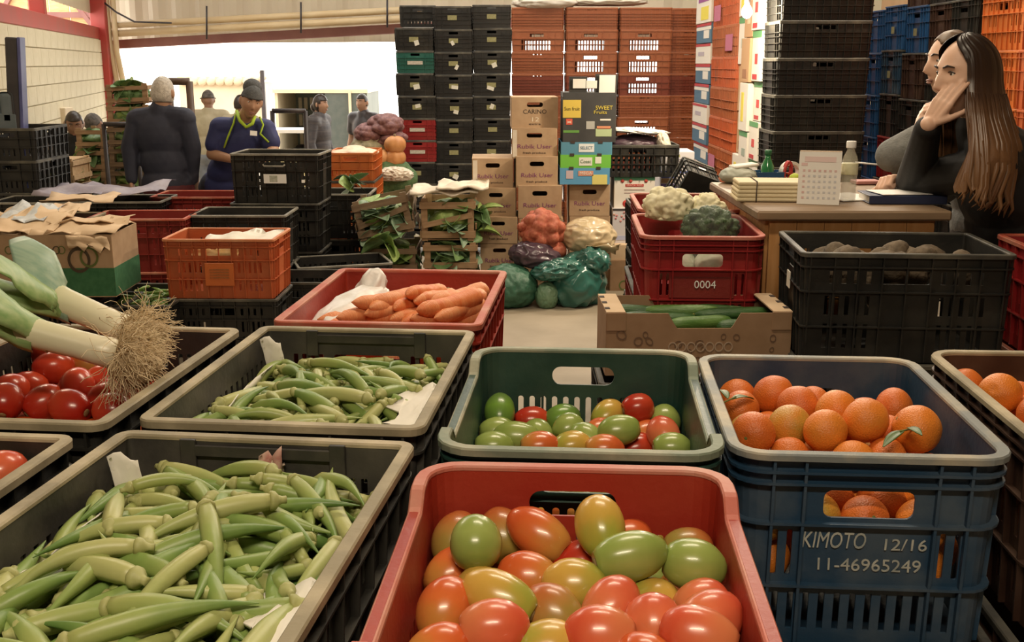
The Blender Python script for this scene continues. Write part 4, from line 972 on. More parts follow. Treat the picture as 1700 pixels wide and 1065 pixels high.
# ------------------------------------------------------------------ wooden crates and greens
WOOD = mat('crate_wood', (.30, .185, .10), (.40, .26, .15), rough=.8, scale=5, aniso=(1, 9, 9), bump=.1)
WOOD_P = mat('crate_wood_pale', (.52, .35, .19), (.62, .44, .26), rough=.8, scale=5, aniso=(1, 9, 9), bump=.1)
WOOD_D = mat('crate_wood_old', (.16, .105, .065), (.24, .165, .1), rough=.85, scale=5, aniso=(1, 9, 9), bump=.1)
def wood_crate(loc, rot, w, d, h, m_, label, rows=(.08, .92), diag=True, group=None):
    t = thing('wooden_crate', label, 'crate', loc, rot, group); sh = min(.045, h * .2); diag = diag and h > .19
    for sx in (-1, 1):
        for sy in (-1, 1): obj('post', box(.04, .022, h), m_, t, (sx * (w / 2 - .02), sy * (d / 2 - .015), h / 2))
    for r in rows:
        z = .025 + r * (h - .05)
        for sy in (-1, 1): obj('slat', box(w, .01, sh), m_, t, (0, sy * (d / 2), z))
        for sx in (-1, 1): obj('slat', box(.01, d, sh), m_, t, (sx * (w / 2 + .005), 0, z))
    if diag:
        a = math.atan2(h * .36, w * .9)
        for sy in (-1, 1): obj('slat', box(w * .96, .009, .035), m_, t, (0, sy * (d / 2 + .009), h * .5), (0, -a * .7, 0))
        for sx in (-1, 1): obj('slat', box(.009, d * .96, .035), m_, t, (sx * (w / 2 + .013), 0, h * .5), (a * .7, 0, 0))
    for k in range(4): obj('slat', box(w - .02, d / 5, .008), m_, t, (0, -d / 2 + d * (k + .5) / 4, .008))
    return t
LFS = [leaf_mesh(.18, .075, .35, 7, .4), leaf_mesh(.16, .08, .2, 7, .2), leaf_mesh(.14, .06, .6, 7, .6)]
GREENS = [mat('greens_mid', (.10, .20, .07), (.19, .31, .12), rough=.5, scale=14, bump=.4, bscale=40), mat('greens_blue', (.15, .25, .15), (.28, .4, .27), rough=.5, scale=14, bump=.4, bscale=40), mat('greens_light', (.19, .31, .07), (.34, .45, .15), rough=.5, scale=14, bump=.4, bscale=40)]
def greens(M, pos, dims, n, seed, label, group, mi=(0, 1, 2), kind='leafy_greens', cat='greens', nb=1, size=1.0):
    """nb bunches of n leaves inside a box of half sizes dims, in the frame M"""
    rnd = random.Random(seed)
    for b in range(nb):
        c = Vector((rnd.uniform(-1, 1) * dims[0] * .75, rnd.uniform(-1, 1) * dims[1] * .75, rnd.uniform(-1, 1) * dims[2])) + Vector(pos)
        t = thing(kind, label, cat, M @ c, M.to_euler(), group)
        a0 = rnd.uniform(0, 6)
        for k in range(n):
            a = a0 + 2 * pi * k / n + rnd.uniform(-.3, .3)
            obj('leaf', rnd.choice(LFS), GREENS[rnd.choice(mi)], t, (0, 0, rnd.uniform(-.03, .03)), (rnd.uniform(-.5, .9), rnd.uniform(-.8, .8), a), (size, size, size * rnd.uniform(.8, 1.2)))
def fmat(t): return Matrix.Translation(t.location) @ t.rotation_euler.to_matrix().to_4x4()
def veg_crate(px0, px1, py0, py1, Y, m_, label, glabel, group, tilt=0, mi=(0, 1, 2), seed=1, nb=5, d=.42, size=.85, n=8):
    a = pY((px0 + px1) / 2, py1, Y); w = (px1 - px0) / ppm(Y, a.z); h = (py1 - py0) / ppm(Y, a.z) * 1.0
    t = wood_crate((a.x, Y + d / 2, a.z), (0, tilt, 0), w, d, h, m_, label)
    o = thing('leafy_greens', 'packed ' + glabel, 'greens', fmat(t) @ Vector((0, -.01, h * .46)), (0, tilt, 0), group); obj('leaf_mass', blob('leaf_mass', (w * .42, d * .42, h * .40), seed, 26, .16, .1, 3, 4), GREENS[mi[seed % len(mi)]], o)
    greens(fmat(t), (0, -d * .2, h * .48), (w / 2 - .06, d * .22, h * .28), n, seed, glabel, group, mi, nb=nb, size=size)
    return t
veg_crate(700, 787, 330, 400, 7.0, WOOD, 'slatted wooden crate of collard leaves, top of the stack under the white sacks', 'flat green collard leaves in the upper wooden crate under white sacks', 'collard greens', 0, (0, 1, 2), 71, 10)
veg_crate(705, 790, 402, 449, 7.0, WOOD, 'slatted wooden crate of collard leaves below the topmost one by the cartons', 'flat green collard leaves in the second wooden crate by the cartons', 'collard greens', 0, (0, 1), 72, 8, size=.85)
veg_crate(706, 790, 451, 505, 7.0, WOOD, 'lowest slatted wooden crate by the cartons, behind the carrots', 'green leaves in the lowest wooden crate by the cartons', 'collard greens', 0, (0, 2), 73, 3)
veg_crate(598, 688, 326, 392, 6.95, WOOD_D, 'tilted old wooden crate of blue-green cabbage leaves', 'blue-green curled cabbage leaves in the tilted wooden crate', 'cabbage leaves', -.20, (1, 1, 2), 74, 11)
veg_crate(606, 690, 408, 452, 7.0, WOOD_D, 'old wooden crate of greens under the tilted one', 'yellow-green leaves between the tilted crate and the one below', 'cabbage leaves', 0, (0, 2, 2), 75, 9)
veg_crate(604, 690, 454, 505, 7.0, WOOD_D, 'lowest old wooden crate behind the carrot crate', 'green leaves in the lowest old crate', 'cabbage leaves', 0, (0, 2), 76, 2)
for (px, py, Y, s, l) in ((585, 308, 7.6, 78, 'loose outer cabbage leaves on the black crates beside the tilted crate'), (640, 398, 6.92, 79, 'splayed light green leaf bunch under the tilted crate'), (795, 350, 7.12, 80, 'leaves hanging out of the wooden crate towards the cartons'), (792, 380, 7.12, 81, 'lower leaves hanging beside the cartons')):
    p = pY(px, py, Y); greens(Matrix.Translation(p), (0, 0, 0), (.01, .01, .01), 8, s, l, 'loose leaves', (0, 2) if s != 78 else (0, 1, 2), size=.9)
SACKW = mat('sack_white', (.62, .54, .44), (.72, .65, .55), rough=.8, scale=9, bump=.4, bscale=18)
for i, (px, py, w, l) in enumerate(((735, 322, .22, 'folded off-white sack on the collard crates, lower fold'), (765, 314, .17, 'folded off-white sack on the collard crates, upper fold'))):
    p = pY(px, py, 7.1); tag(obj('folded_sack', sheet('sack', rough_sheet((-w, -.16, 0), (2 * w, .02, .03), (.03, .32, .02), 18, 10, .03, 3 + i * 4, .1), .012), SACKW, None, p, (0, .08, .1)), l, 'sack', 'white sacks')

# ------------------------------------------------------------------ cartons in the middle
HOLE = [(-.045, .045, .19, .222, .0155)]
def carton(px0, px1, py0, py1, Y, label, m_=CARD, d=.38, rz=0, hole=True, words=None, name='carton', lid=True):
    a = pY((px0 + px1) / 2, py1, Y); k = ppm(Y, a.z); w = (px1 - px0) / k; h = (py1 - py0) / k
    t = thing(name, label, 'carton', (a.x, Y + d / 2, a.z), (0, 0, rz))
    hs = [(-.05 * w / .29, .05 * w / .29, h * .70, h * .85, .07 * h)] if hole else []
    obj('body', wall_mesh(w, d, h, .003, hs, hs, [], .004, 0.0), m_, t); obj('base', box(w - .01, d - .01, .005), m_, t, (0, 0, .004))
    if lid:
        for s in (-1, 1): obj('flap', box(w, d / 2 - .003, .004), m_, t, (0, s * d / 4, h + .001))
    if words:
        for s, z, sz, ww, mm in words: writing(t, s, sz, mm, (0, -d / 2 - .0008, h * z), w * ww)
    return t, w, h, d
RW = [('Rubik User', .40, .04, .76, INK_P), ('rijpe bananen', .19, .018, .5, INK), ('uit zuiden', .93, .02, .4, INK)]
RW = [('Rubik User', .40, .04, .76, INK_P), ('fresh produce', .19, .018, .5, INK)]
CT_ = [(848, 925, 163, 214, 7.35, 'brown carton printed with a dark name, topmost of the carton tower', [('CARINO', .55, .04, .5, INK), ('12', .3, .04, .15, mat('ink_white', (.7, .62, .5), rough=.8)), ('extra', .16, .02, .25, INK)]),
       (851, 926, 214, 263, 7.3, 'brown carton with purple lettering, second from the top of the tower', RW),
       (855, 924, 261, 311, 7.25, 'brown carton with purple lettering, third from the top of the tower', RW),
       (861, 933, 309, 362, 7.2, 'brown carton with purple lettering right above the red onion sack', RW),
       (863, 935, 363, 420, 7.2, 'brown carton hidden behind the red onion sack', RW), (863, 935, 421, 475, 7.2, 'lowest brown carton behind the purple sack', RW),
       (783, 851, 264, 312, 7.3, 'brown carton with purple lettering on top of the left carton stack', RW),
       (791, 857, 313, 360, 7.25, 'brown carton with purple lettering, second in the left carton stack', RW),
       (797, 860, 361, 404, 7.2, 'brown carton with purple lettering, third in the left carton stack', RW),
       (798, 861, 405, 450, 7.2, 'brown carton with purple lettering behind the green bag', RW), (798, 861, 451, 492, 7.2, 'lowest carton behind the green bag', RW),
       (945, 1012, 307, 358, 7.3, 'brown carton with purple lettering under the blue fruit trays', RW), (945, 1012, 359, 420, 7.3, 'brown carton behind the beige sack', RW), (945, 1012, 421, 482, 7.3, 'lowest carton behind the green bag by the flower carton', RW)]
for i, (a, b, c, d_, Y, l, w_) in enumerate(CT_):
    t, w, h, dd = carton(a, b, c, d_, Y, l, words=w_, rz=random.Random(i).uniform(-.04, .04))
    if i in (1, 6): obj('tape', box(.03, .003, h * .9), SACKW, t, (-w / 2 + .02, -dd / 2 - .001, h / 2))
# fruit trays
def tray(px0, px1, py0, py1, Y, c, label, extra):
    m_ = plain(c); t, w, h, d = carton(px0, px1, py0, py1, Y, label, m_, .4, 0, False, None, 'fruit_tray', False)
    for s in (-1, 1): obj('notch', box(.03, .006, .018), INK, t, (s * w * .27, -d / 2, h))
    for nm, x, z, ww, hh, cc, tx in extra:
        obj(nm, box(w * ww, .002, h * hh), plain(cc), t, (w * x, -d / 2 - .001, h * z))
        if tx: writing(t, tx[0], h * hh * tx[2], plain(tx[1]), (w * x, -d / 2 - .003, h * z), w * ww * .8)
    return t
tray(929, 1012, 279, 306, 7.25, (.10, .32, .56), 'bright blue fruit tray at the bottom of the tray stack', [('sticker', .3, .3, .3, .6, (.68, .62, .2), None), ('sticker', -.3, .6, .14, .5, (.55, .45, .5), None), ('sticker', .02, .68, .3, .3, (.65, .3, .2), ('MEGA', (.8, .75, .7), .9))])
tray(930, 1014, 257, 279, 7.26, (.16, .5, .06), 'lime green fruit tray in the middle of the tray stack', [('sticker', .0, .5, .26, .62, (.75, .76, .7), ('Coast', (.1, .2, .1), .6)), ('sticker', .25, .6, .12, .5, (.75, .78, .7), None)])
tray(931, 1016, 236, 257, 7.27, (.09, .26, .38), 'teal blue fruit tray at the top of the tray stack', [('sticker', .0, .55, .3, .65, (.72, .76, .78), ('SELECT', (.1, .2, .3), .5))])
DKC = mat('carton_charcoal', (.04, .04, .042), (.06, .06, .06), rough=.5, scale=5)
t, w, h, d = carton(934, 1022, 156, 236, 7.28, 'charcoal fruit carton with yellow patch standing on the trays', DKC, .36, 0, False, None, 'fruit_carton')
def patch(x, z, ww, hh, c, tx=None, tc=None, sz=.7, nm='sticker', y=.0): 
    obj(nm, box(w * ww, .002, h * hh, 0), plain(c), t, (w * x, -d / 2 - .001 - y, h * z))
    if tx: writing(t, tx, h * hh * sz, plain(tc), (w * x, -d / 2 - .0028 - y, h * z), w * ww * .85)
patch(-.33, .68, .34, .36, (.62, .46, .08), 'Sun fruit', (.12, .1, .03), .3); patch(-.38, .42, .12, .12, (.6, .09, .05), 'x', (.8, .7, .6), .8); patch(-.34, .22, .3, .05, (.12, .3, .06))
writing(t, 'SWEET', .036, plain((.62, .5, .08)), (w * .27, -d / 2 - .002, h * .70), w * .32); writing(t, 'Fruits', .03, plain((.62, .5, .08)), (w * .2, -d / 2 - .002, h * .61), w * .24)
patch(.3, .46, .2, .035, (.7, .68, .62)); patch(.27, .2, .3, .16, (.42, .52, .3)); patch(.27, .3, .26, .06, (.6, .25, .14)); patch(.02, .35, .16, .16, (.4, .4, .38))
obj('raised_flap', box(w * .34, .004, .11), DKC, t, (-w * .22, -d / 2 + .01, h + .05), (.15, 0, 0)); obj('raised_flap', box(w * .42, .004, .14), DKC, t, (w * .3, -d / 2 + .01, h + .05), (.15, .04, 0))
for x, z, ww, hh in ((-.2, .06, .24, .06), (.32, .05, .3, .13), (.03, .055, .2, .05)): obj('leaflet', box(w * ww, .002, hh), WHITE, t, (w * x, -d / 2 - .002, h + z), (.15, 0, 0))
# black crate with purple bags, printed cartons on the right of the pile
stack('low', X(1057, 7.4), 7.5, pi / 2, pY(1057, 292, 7.4).z, [P_BLACK2], ['black crate with purple bags on top of the apple carton'], [RIM_BLK])
tag(obj('purple_bag', blob('bag', (.19, .15, .06), 5, 18, .1, .1, 4, 4, .7), mat('bag_purple', (.05, .03, .045), (.13, .08, .1), rough=.3, scale=8, bump=.3, bscale=14), None, pY(1052, 240, 7.5) + Vector((0, .05, 0))), 'dark purple bag bulging out of the black crate by the trays', 'bag')
tag(obj('folded_sack', blob('sack', (.2, .15, .02), 6, 0, 0, .2, 3, 4, .7), WHITE, None, pY(1060, 218, 7.5) + Vector((0, .05, .0)), (0, .06, 0)), 'white sheet lying over the purple bag', 'sheet')
tag(obj('folded_sack', blob('sack', (.04, .06, .075), 8, 0, 0, .2, 3, 4, .9), SACKW, None, pY(1102, 238, 7.42), (0, -.3, 0)), 'pale sack end hanging off the purple bag', 'sack')
def print_carton(px0, px1, py0, py1, Y, label, base, ex, d=.34):
    global t, w, h
    m_ = plain(base); t_, w_, h_, d_ = carton(px0, px1, py0, py1, Y, label, m_, d, 0, False, None, 'printed_carton')
    for nm, x, z, ww, hh, cc, tx in ex:
        obj(nm, box(w_ * ww, .002, h_ * hh), plain(cc), t_, (w_ * x, -d_ / 2 - .001, h_ * z))
        if tx: writing(t_, tx[0], h_ * hh * tx[2], plain(tx[1]), (w_ * x, -d_ / 2 - .0028, h_ * z), w_ * ww * .85)
    return t_, w_, h_, d_
RD = (.45, .03, .03)
t_, w_, h_, d_ = print_carton(1019, 1086, 293, 345, 7.35, 'white carton with two red apples and a green top edge', (.72, .68, .62), [('print_band', 0, .94, 1, .12, (.08, .26, .15), None), ('print_band', .0, .72, .45, .08, RD, ('MACA RED', (.8, .6, .5), .7)), ('print_line', 0, .58, .5, .02, (.3, .2, .2), None), ('print_line', .05, .48, .6, .02, (.3, .2, .2), None)])
for x in (-.2, -.08): obj('apple_print', lathe('apple', [(.001, -.001), (.024, -.001), (.024, .001), (.001, .001)], 16), plain((.5, .04, .03)), t_, (w_ * x, -d_ / 2 - .001, h_ * .14), (pi / 2, 0, 0))
for x in (-.3, -.1, .28): obj('berry_print', lathe('berry', [(.001, -.001), (.012, -.001), (.012, .001), (.001, .001)], 12), plain((.5, .06, .05)), t_, (w_ * x, -d_ / 2 - .0022, h_ * .86), (pi / 2, 0, 0))
t_, w_, h_, d_ = print_carton(1016, 1062, 347, 405, 7.3, 'white carton with pink blossoms beside the beige sack', (.62, .6, .64), [('print_band', .0, .18, .9, .12, (.42, .46, .66), None), ('print_band', .38, .55, .2, .14, (.1, .1, .28), None), ('lid_edge', 0, .99, 1, .06, (.06, .05, .05), None)])
for i in range(16):
    rr = random.Random(i); obj('blossom_print', lathe('blossom', [(.001, -.001), (.008, -.001), (.008, .001), (.001, .001)], 8), plain((.6, .2 + rr.random() * .15, .26)), t_, (w_ * rr.uniform(-.45, .2), -d_ / 2 - .001, h_ * rr.uniform(.62, .93)), (pi / 2, 0, 0))
carton(1012, 1058, 432, 488, 7.2, 'plain brown carton on the floor at the right of the green bag', CARD_D, .34, 0, False, [('O', .25, .1, .35, OLV)])
carton(1014, 1060, 407, 431, 7.22, 'crumpled open carton with paper under the blossom carton', CARD_L, .3, 0, False)
t_, w_, h_, d_ = print_carton(1098, 1152, 253, 282, 7.6, 'white carton with small dark print behind the tilted black crate', (.68, .66, .7), [('print', -.05, .55, .4, .16, (.25, .22, .25), ('A. Roma', (.7, .7, .7), .8)), ('print', .0, .8, .12, .12, (.4, .42, .2), None), ('print_line', .0, .3, .7, .04, (.5, .48, .5), None)])
t_, w_, h_, d_ = print_carton(1096, 1152, 283, 340, 7.6, 'blue and white striped carton behind the cauliflower', (.66, .65, .68), [('print_band', 0, .88, 1, .2, (.10, .13, .4), None), ('print_band', 0, .7, 1, .12, (.42, .28, .16), None), ('print_band', 0, .54, 1, .15, (.14, .11, .34), None)])
obj('seal_print', lathe('seal', [(.001, -.001), (.05, -.001), (.05, .001), (.001, .001)], 20), plain((.62, .58, .58)), t_, (w_ * .1, -d_ / 2 - .0022, h_ * .72), (pi / 2, 0, 0))
print_carton(1096, 1152, 341, 480, 7.6, 'tall white carton at the bottom behind the cauliflower crates', (.6, .58, .58), [])
# tilted black crate, black crate column beside the red crates
tc = crate('low', (.0, .0, .0), 0, P_BLACK, RIM_BLK, 'small black crate tipped on its side behind the cauliflower', rot=(-1.15, .35, .25)); pc = pY(1148, 330, 6.6); tc.location = pc; tc.scale = (.62, .62, .8)
stack('low', pc.x + .02, 6.62, .1, .004, [P_BLACK2] * 3, names(3, 'black crate under the tipped black crate'))
obj('sticker', box(.08, .003, .03), WHITE, tc, (.0, -.185 * 1.5, .1))
# sacks on the floor
NETR = mat('onion_net', (.38, .075, .04), (.48, .15, .085), rough=.6, scale=60, bump=.3, bscale=220)
def sack(name, px, py, Y, dims, m_, label, seed, lumps, amp, wr=0.0, rot=(0, 0, 0), wf=4.0, flat=.75, cat='sack', floor=False):
    t = thing(name, label, cat, pY(px, py, Y), rot)
    if floor: t.location.z = dims[2] * flat * 1.02
    obj('bag', blob('bag', dims, seed, lumps, amp, wr, wf, 5, flat), m_, t); return t
s_ = sack('onion_sack', 902, 383, 6.95, (.14, .13, .135), NETR, 'red net sack full of onions in front of the cartons', 3, 60, .14)
obj('tied_end', blob('end', (.05, .045, .05), 4, 6, .2, .1, 4, 3), NETR, s_, (.09, -.06, -.12)); obj('tied_end', blob('end', (.035, .03, .03), 5, 6, .2, .1, 4, 3), NETR, s_, (-.13, -.03, .03))
BAGP = mat('bag_plum', (.05, .03, .045), (.09, .055, .075), rough=.25, scale=6, bump=.25, bscale=12)
sack('plum_bag', 888, 425, 6.85, (.16, .12, .09), BAGP, 'dark plum plastic bag between the onion sack and the green bag', 7, 0, 0, .10, (0, .15, 0), 2.4)
BAGC = mat('bag_clear_beige', (.48, .37, .22), (.60, .48, .31), rough=.28, scale=5, bump=.35, bscale=10, coat=.3)
s_ = sack('beige_bag', 978, 392, 6.95, (.165, .14, .115), BAGC, 'clear plastic bag of pale beige produce right of the onions', 9, 26, .07, .06, (0, 0, 0), 3)
obj('loose_end', sheet('end', rough_sheet((-.06, -.13, -.10), (.22, .02, .01), (.03, -.03, .06), 8, 5, .03, 5, .2)), BAGC, s_)
BAGT = mat('bag_teal', (.02, .095, .08), (.045, .16, .135), rough=.2, scale=4, bump=.3, bscale=9, coat=.4)
BAGG = mat('bag_green_net', (.025, .1, .06), (.045, .14, .09), rough=.5, scale=30, bump=.3, bscale=60)
s_ = sack('teal_bag', 960, 454, 6.8, (.17, .17, .18), BAGT, 'big shiny teal plastic bag on the floor', 12, 7, .12, .09, (0, 0, .2), 2.2, floor=True)
obj('loose_end', blob('end', (.15, .12, .06), 15, 0, 0, .16, 2.6, 5), BAGT, s_, (-.15, -.04, .10), (0, -.15, 0)); obj('loose_end', blob('end', (.1, .1, .08), 16, 0, 0, .2, 2.6, 4), BAGT, s_, (.09, -.03, .14), (0, .2, 0))
sack('green_sack', 845, 462, 6.75, (.17, .16, .15), BAGG, 'dull green sack lying left of the teal bag behind the carrots', 13, 9, .08, .05, floor=True)
sack('cabbage_bag', 908, 472, 6.7, (.07, .08, .09), mat('cabbage_pale', (.11, .22, .13), (.17, .28, .18), rough=.4, scale=10), 'round pale green cabbage between the green sack and teal bag', 14, 5, .06, .05, cat='cabbage', floor=True)
# ------------------------------------------------------------------ far stacks
B11 = -.10
def zat(py, Y): return pY(850, py, Y).z
hL = .216; n10 = 10
STK_M = mat('sticker_pale', (.6, .58, .48), (.7, .68, .6), rough=.7, scale=50); STK_Y = mat('sticker_olive', (.22, .21, .09), (.3, .28, .13), rough=.7, scale=60)
rnd = random.Random(91)
for ci, (px, top, nm) in enumerate(((694, 46, 'left'), (755, 10, 'middle'), (817, 8, 'right'))):
    x = X(px, 10.95); zt = zat(top, 10.95); n = 11; mats_ = [P_BLACK] * n
    if ci == 0: n = 10; mats_ = [P_BLACK, P_BLACK, P_BLACK, P_BLACK, P_RED2, P_RED2, P_BLACK2, P_BLACK2, P_TEAL, P_BLACK2]; 
    lab = ['%s crate in the %s tall black column, %s' % ({id(P_RED2): 'crimson', id(P_TEAL): 'teal', id(P_BLACK): 'black', id(P_BLACK2): 'dusty black'}[id(m_)], nm, ('row %s from bottom' % ['one', 'two', 'three', 'four', 'five', 'six', 'seven', 'eight', 'nine', 'ten', 'eleven', 'twelve'][i])) for i, m_ in enumerate(mats_)]
    ss = stack('lowsolid', x, 11.2, 0, zt - n * hL, mats_, lab, None, .008, 90 + ci)
    for i, c in enumerate(ss):
        if mats_[i] is P_RED2 or mats_[i] is P_TEAL:
            obj('sticker', box(.15, .002, .035), mat('sticker_faded', (.4, .36, .3), (.55, .5, .42), rough=.8, scale=80), c, (0, -.288, .1)); continue
        obj('sticker', box(.09, .002, .045), STK_Y, c, (0, -.286, .105))
        if rnd.random() < .75: obj('sticker', box(rnd.uniform(.03, .07), .002, rnd.uniform(.03, .05)), STK_M, c, (rnd.uniform(-.03, .04), -.288, rnd.uniform(.06, .12)), (0, rnd.uniform(-.6, .6), 0))
stack('low', X(700, 11.6), 11.85, 0, zat(45, 11.6), [P_BLACK2], ['single black crate peeking above the left black column'])
SEE = {(0, 9), (1, 9), (1, 8), (2, 9), (2, 8), (1, 6), (2, 7), (1, 7), (2, 5), (1, 5)}
def stack_mix(x, y, rz, z0, mats, labels, rims, jit, seed):
    rnd = random.Random(seed); z = z0; ci = seed - 120
    for i, (m_, l) in enumerate(zip(mats, labels)):
        crate('open' if (ci, i) in SEE else 'solid', (x + rnd.uniform(-jit, jit), y + rnd.uniform(-jit, jit), z), rz, m_, rims[i], l); z += PROTO['open']['h'] + .004
# orange wall of crates in front of the doorway
ORW = ['far left', 'second', 'third', 'rightmost']
for ci, px in enumerate((892, 979, 1066, 1140)):
    n = 11; zt = zat(12, 12.1); h = PROTO['open']['h'] + .004
    stack_mix(X(px, 12.1), 12.3 + (.0 if ci < 3 else .15), pi / 2, zt - n * h, [P_RUST_F if i % 4 == 3 else P_ORANGE_F for i in range(n)],
          ['orange crate in the %s column of the orange wall, row %s up' % (ORW[ci], ['one', 'two', 'three', 'four', 'five', 'six', 'seven', 'eight', 'nine', 'ten', 'eleven', 'twelve'][i]) for i in range(n)], [P_ORANGE_F] * n, .006, 120 + ci)
tag(obj('rolled_sack', blob('sack', (.32, .15, .09), 3, 5, .1, .12, 3, 4, .7), SACKW, None, pY(900, 4, 12.2)), 'pale rolled sack on top of the orange crate wall', 'sack')
tag(obj('rolled_sack', blob('sack', (.4, .15, .05), 5, 5, .1, .12, 3, 4, .7), SACKW, None, pY(1010, 4, 12.3)), 'long flat sack on top of the orange crate wall, right of the rolled one', 'sack')

# row of stacked cartons running along the right aisle
XW = 1.63
def sidebox(Y0, Y1, z0, h, c, label, prints=(), name='printed_carton', dx=.42, jit=0.0):
    t = thing(name, label, 'carton', (XW + dx / 2 + jit, (Y0 + Y1) / 2, z0)); L = Y1 - Y0 - .008
    obj('body', box(dx, L, h - .006, .003), plain(c), t, (0, 0, h / 2))
    for (u, v, ww, hh, cc) in prints:
        obj('print', box(.002, L * ww, h * hh), plain(cc), t, (-dx / 2 - .001, L * u, h * v)); obj('print', box(dx * ww * .9, .002, h * hh), plain(cc), t, (dx * u, -L / 2 - .001, h * v))
    return t
def yat(px): d = ray(px, 150); return d.y * XW / d.x
WHT = (.66, .62, .56); NVY = (.06, .14, .22); RDD = (.42, .04, .05); YLW = (.66, .56, .08); PPL = (.25, .06, .24); BRN = (.46, .28, .15); GRE = (.10, .28, .12)
ya0, ya1 = yat(1177), yat(1153)
z = gz(9.4); i = 0; rw = ['bottom', 'second', 'third', 'fourth', 'fifth', 'sixth', 'seventh', 'eighth', 'ninth', 'tenth', 'eleventh', 'twelfth', 'thirteenth', 'fourteenth', 'fifteenth', 'sixteenth']
while z < 2.3:
    if z > 1.75: h, c, pr = .27, WHT, [(-.1, .3, .5, .4, YLW), (0, .8, .7, .3, PPL)]
    elif i % 3 == 2: h, c, pr = .17, WHT, [(0, .92, 1, .12, RDD), (.1, .5, .4, .2, (.4, .35, .4))]
    else: h, c, pr = .165, NVY, [(0, .93, 1, .14, RDD), (-.2, .45, .35, .4, WHT), (0, .75, 1, .16, WHT)]
    sidebox(ya0, ya1, z, h, c, 'flat printed fruit carton at the far end of the aisle, %s from the bottom' % rw[min(i, 15)], pr, jit=random.Random(i).uniform(-.02, .02)); z += h; i += 1
yb0, yb1, yb2 = yat(1220), yat(1198), yat(1178)
for ci, (Y0, Y1) in enumerate(((yb0, yb1), (yb1, yb2))):
    z = gz(8.6); i = 0
    while z < 2.25:
        c = crate('open', (XW + .2, (Y0 + Y1) / 2, z), .0, [P_ORANGE_F, P_ORANGE][i % 2], [P_ORANGE_F, P_ORANGE][i % 2], 'orange crate in the %s column by the carton aisle, %s from the bottom' % (['nearer', 'farther'][ci], rw[i]))
        c.scale = (1.05, (Y1 - Y0) / .58, 1)
        if (i * 7 + ci * 3) % 5 == 1: obj('label_card', box(.002, .3, .12), plain((.4, .12, .2)), c, (-.2, .0, .1))
        if (i * 5 + ci) % 4 == 0: obj('dark_bundle', box(.16, .16, .15, .02), P_BROWN, c, (-.1, .05, .1))
        z += .232; i += 1
yc0, yc1, yc2, yc3 = yat(1263), yat(1248), yat(1234), yat(1221)
for ci, (Y0, Y1) in enumerate(((yc0, yc1), (yc1, yc2), (yc2, yc3))):
    z = gz((Y0 + Y1) / 2); i = 0
    while z < 2.2:
        rr = random.Random(i * 7 + ci); h = rr.choice((.26, .3, .33)); k = (i + ci * 2) % 4
        if ci == 0: c, pr = WHT, [(0, .93, 1, .13, GRE), (0, .45, .3, .2, (.5, .06, .06)), (.1, .1, .5, .1, RDD)]
        else: c, pr = [(BRN, [(0, .5, .3, .3, (.6, .45, .3))]), (WHT, [(0, .93, 1, .13, GRE), (-.1, .45, .4, .2, (.3, .35, .3))]), (WHT, [(.1, .5, .3, .6, YLW)]), (BRN, [(0, .2, .5, .2, (.3, .15, .08))])][k]
        sidebox(Y0, Y1, z, h, c, '%s carton in the %s column of the carton aisle, %s from the bottom' % ('brown' if c is BRN else 'white printed', ['nearest', 'middle', 'third'][ci], rw[i]), pr, jit=rr.uniform(-.03, .03)); z += h; i += 1
# bare bulb over the cartons: the hot spot at the top of the photograph
bp = pY(1240, 18, 6.9)
blb = thing('light_bulb', 'glaring light bulb in front of the white cartons at the top', 'lamp', bp)
obj('bulb', lathe('bulb', [(.001, -.045), (.02, -.04), (.034, -.015), (.03, .012), (.015, .035), (.013, .05), (.001, .05)], 16), mat('bulb_glow', (1, 1, 1), emit=(1, .85, .62), estr=60), blb)
obj('socket', lathe('socket', [(.001, .045), (.018, .045), (.018, .09), (.006, .1), (.001, .1)], 12), DARK, blb); obj('cord', tube('cord', [(0, 0, .1), (0, 0, 4.54 - bp.z)], .004, 5), DARK, blb)
pl = bpy.data.lights.new('bulb_light', 'POINT'); pl.energy = 80; pl.color = (1, .82, .58); pl.shadow_soft_size = .05
plo = bpy.data.objects.new('bulb_light', pl); COL.objects.link(plo); plo.location = bp + Vector((-.12, -.12, -.02))

# black stack at the right, crate wall behind the people
xr = X(1357, 6.62)
stack('lowgrid', xr, 6.85, pi / 2, .02, [P_BLACK2 if i % 3 else P_BLACK for i in range(10)], names(10, 'low black crate in the stack behind the counter'), None, .008, 33)
XR = 2.8
def yr(px): d = ray(px, 120); return d.y * XR / d.x
colY = [8.62, 8.2, 7.78, 7.36, 6.94]
table = [ [P_BLUE2, P_BLUE2, P_BLUE2, P_BLUE2, P_BLUE2, P_BLUE2, P_BLUE2], [P_BLACK, P_BLACK, P_BLACK2, P_RED2, P_BLACK, P_BLUE, P_BLUE2], [P_BLACK, P_BLACK, P_BLACK, P_BLACK2, P_BROWN, P_BLUE2, P_BROWN], [P_BLACK, P_BLACK, P_BLACK, P_BLACK, P_BLACK2, P_BROWN, P_BLACK], [P_BLACK, P_BLACK, P_BLACK2, P_BLACK, P_BLACK, P_BLACK2, P_BLACK] ]
cn = {id(P_BLUE2): 'bright blue', id(P_BLUE): 'dull blue', id(P_BLACK): 'black', id(P_BLACK2): 'dusty black', id(P_RED2): 'red', id(P_BROWN): 'brown-black', id(P_ORANGE): 'orange', id(P_ORANGE2): 'amber orange', id(P_WINE): 'dark red'}
cw = ['farthest', 'second farthest', 'third farthest', 'fourth', 'fifth']
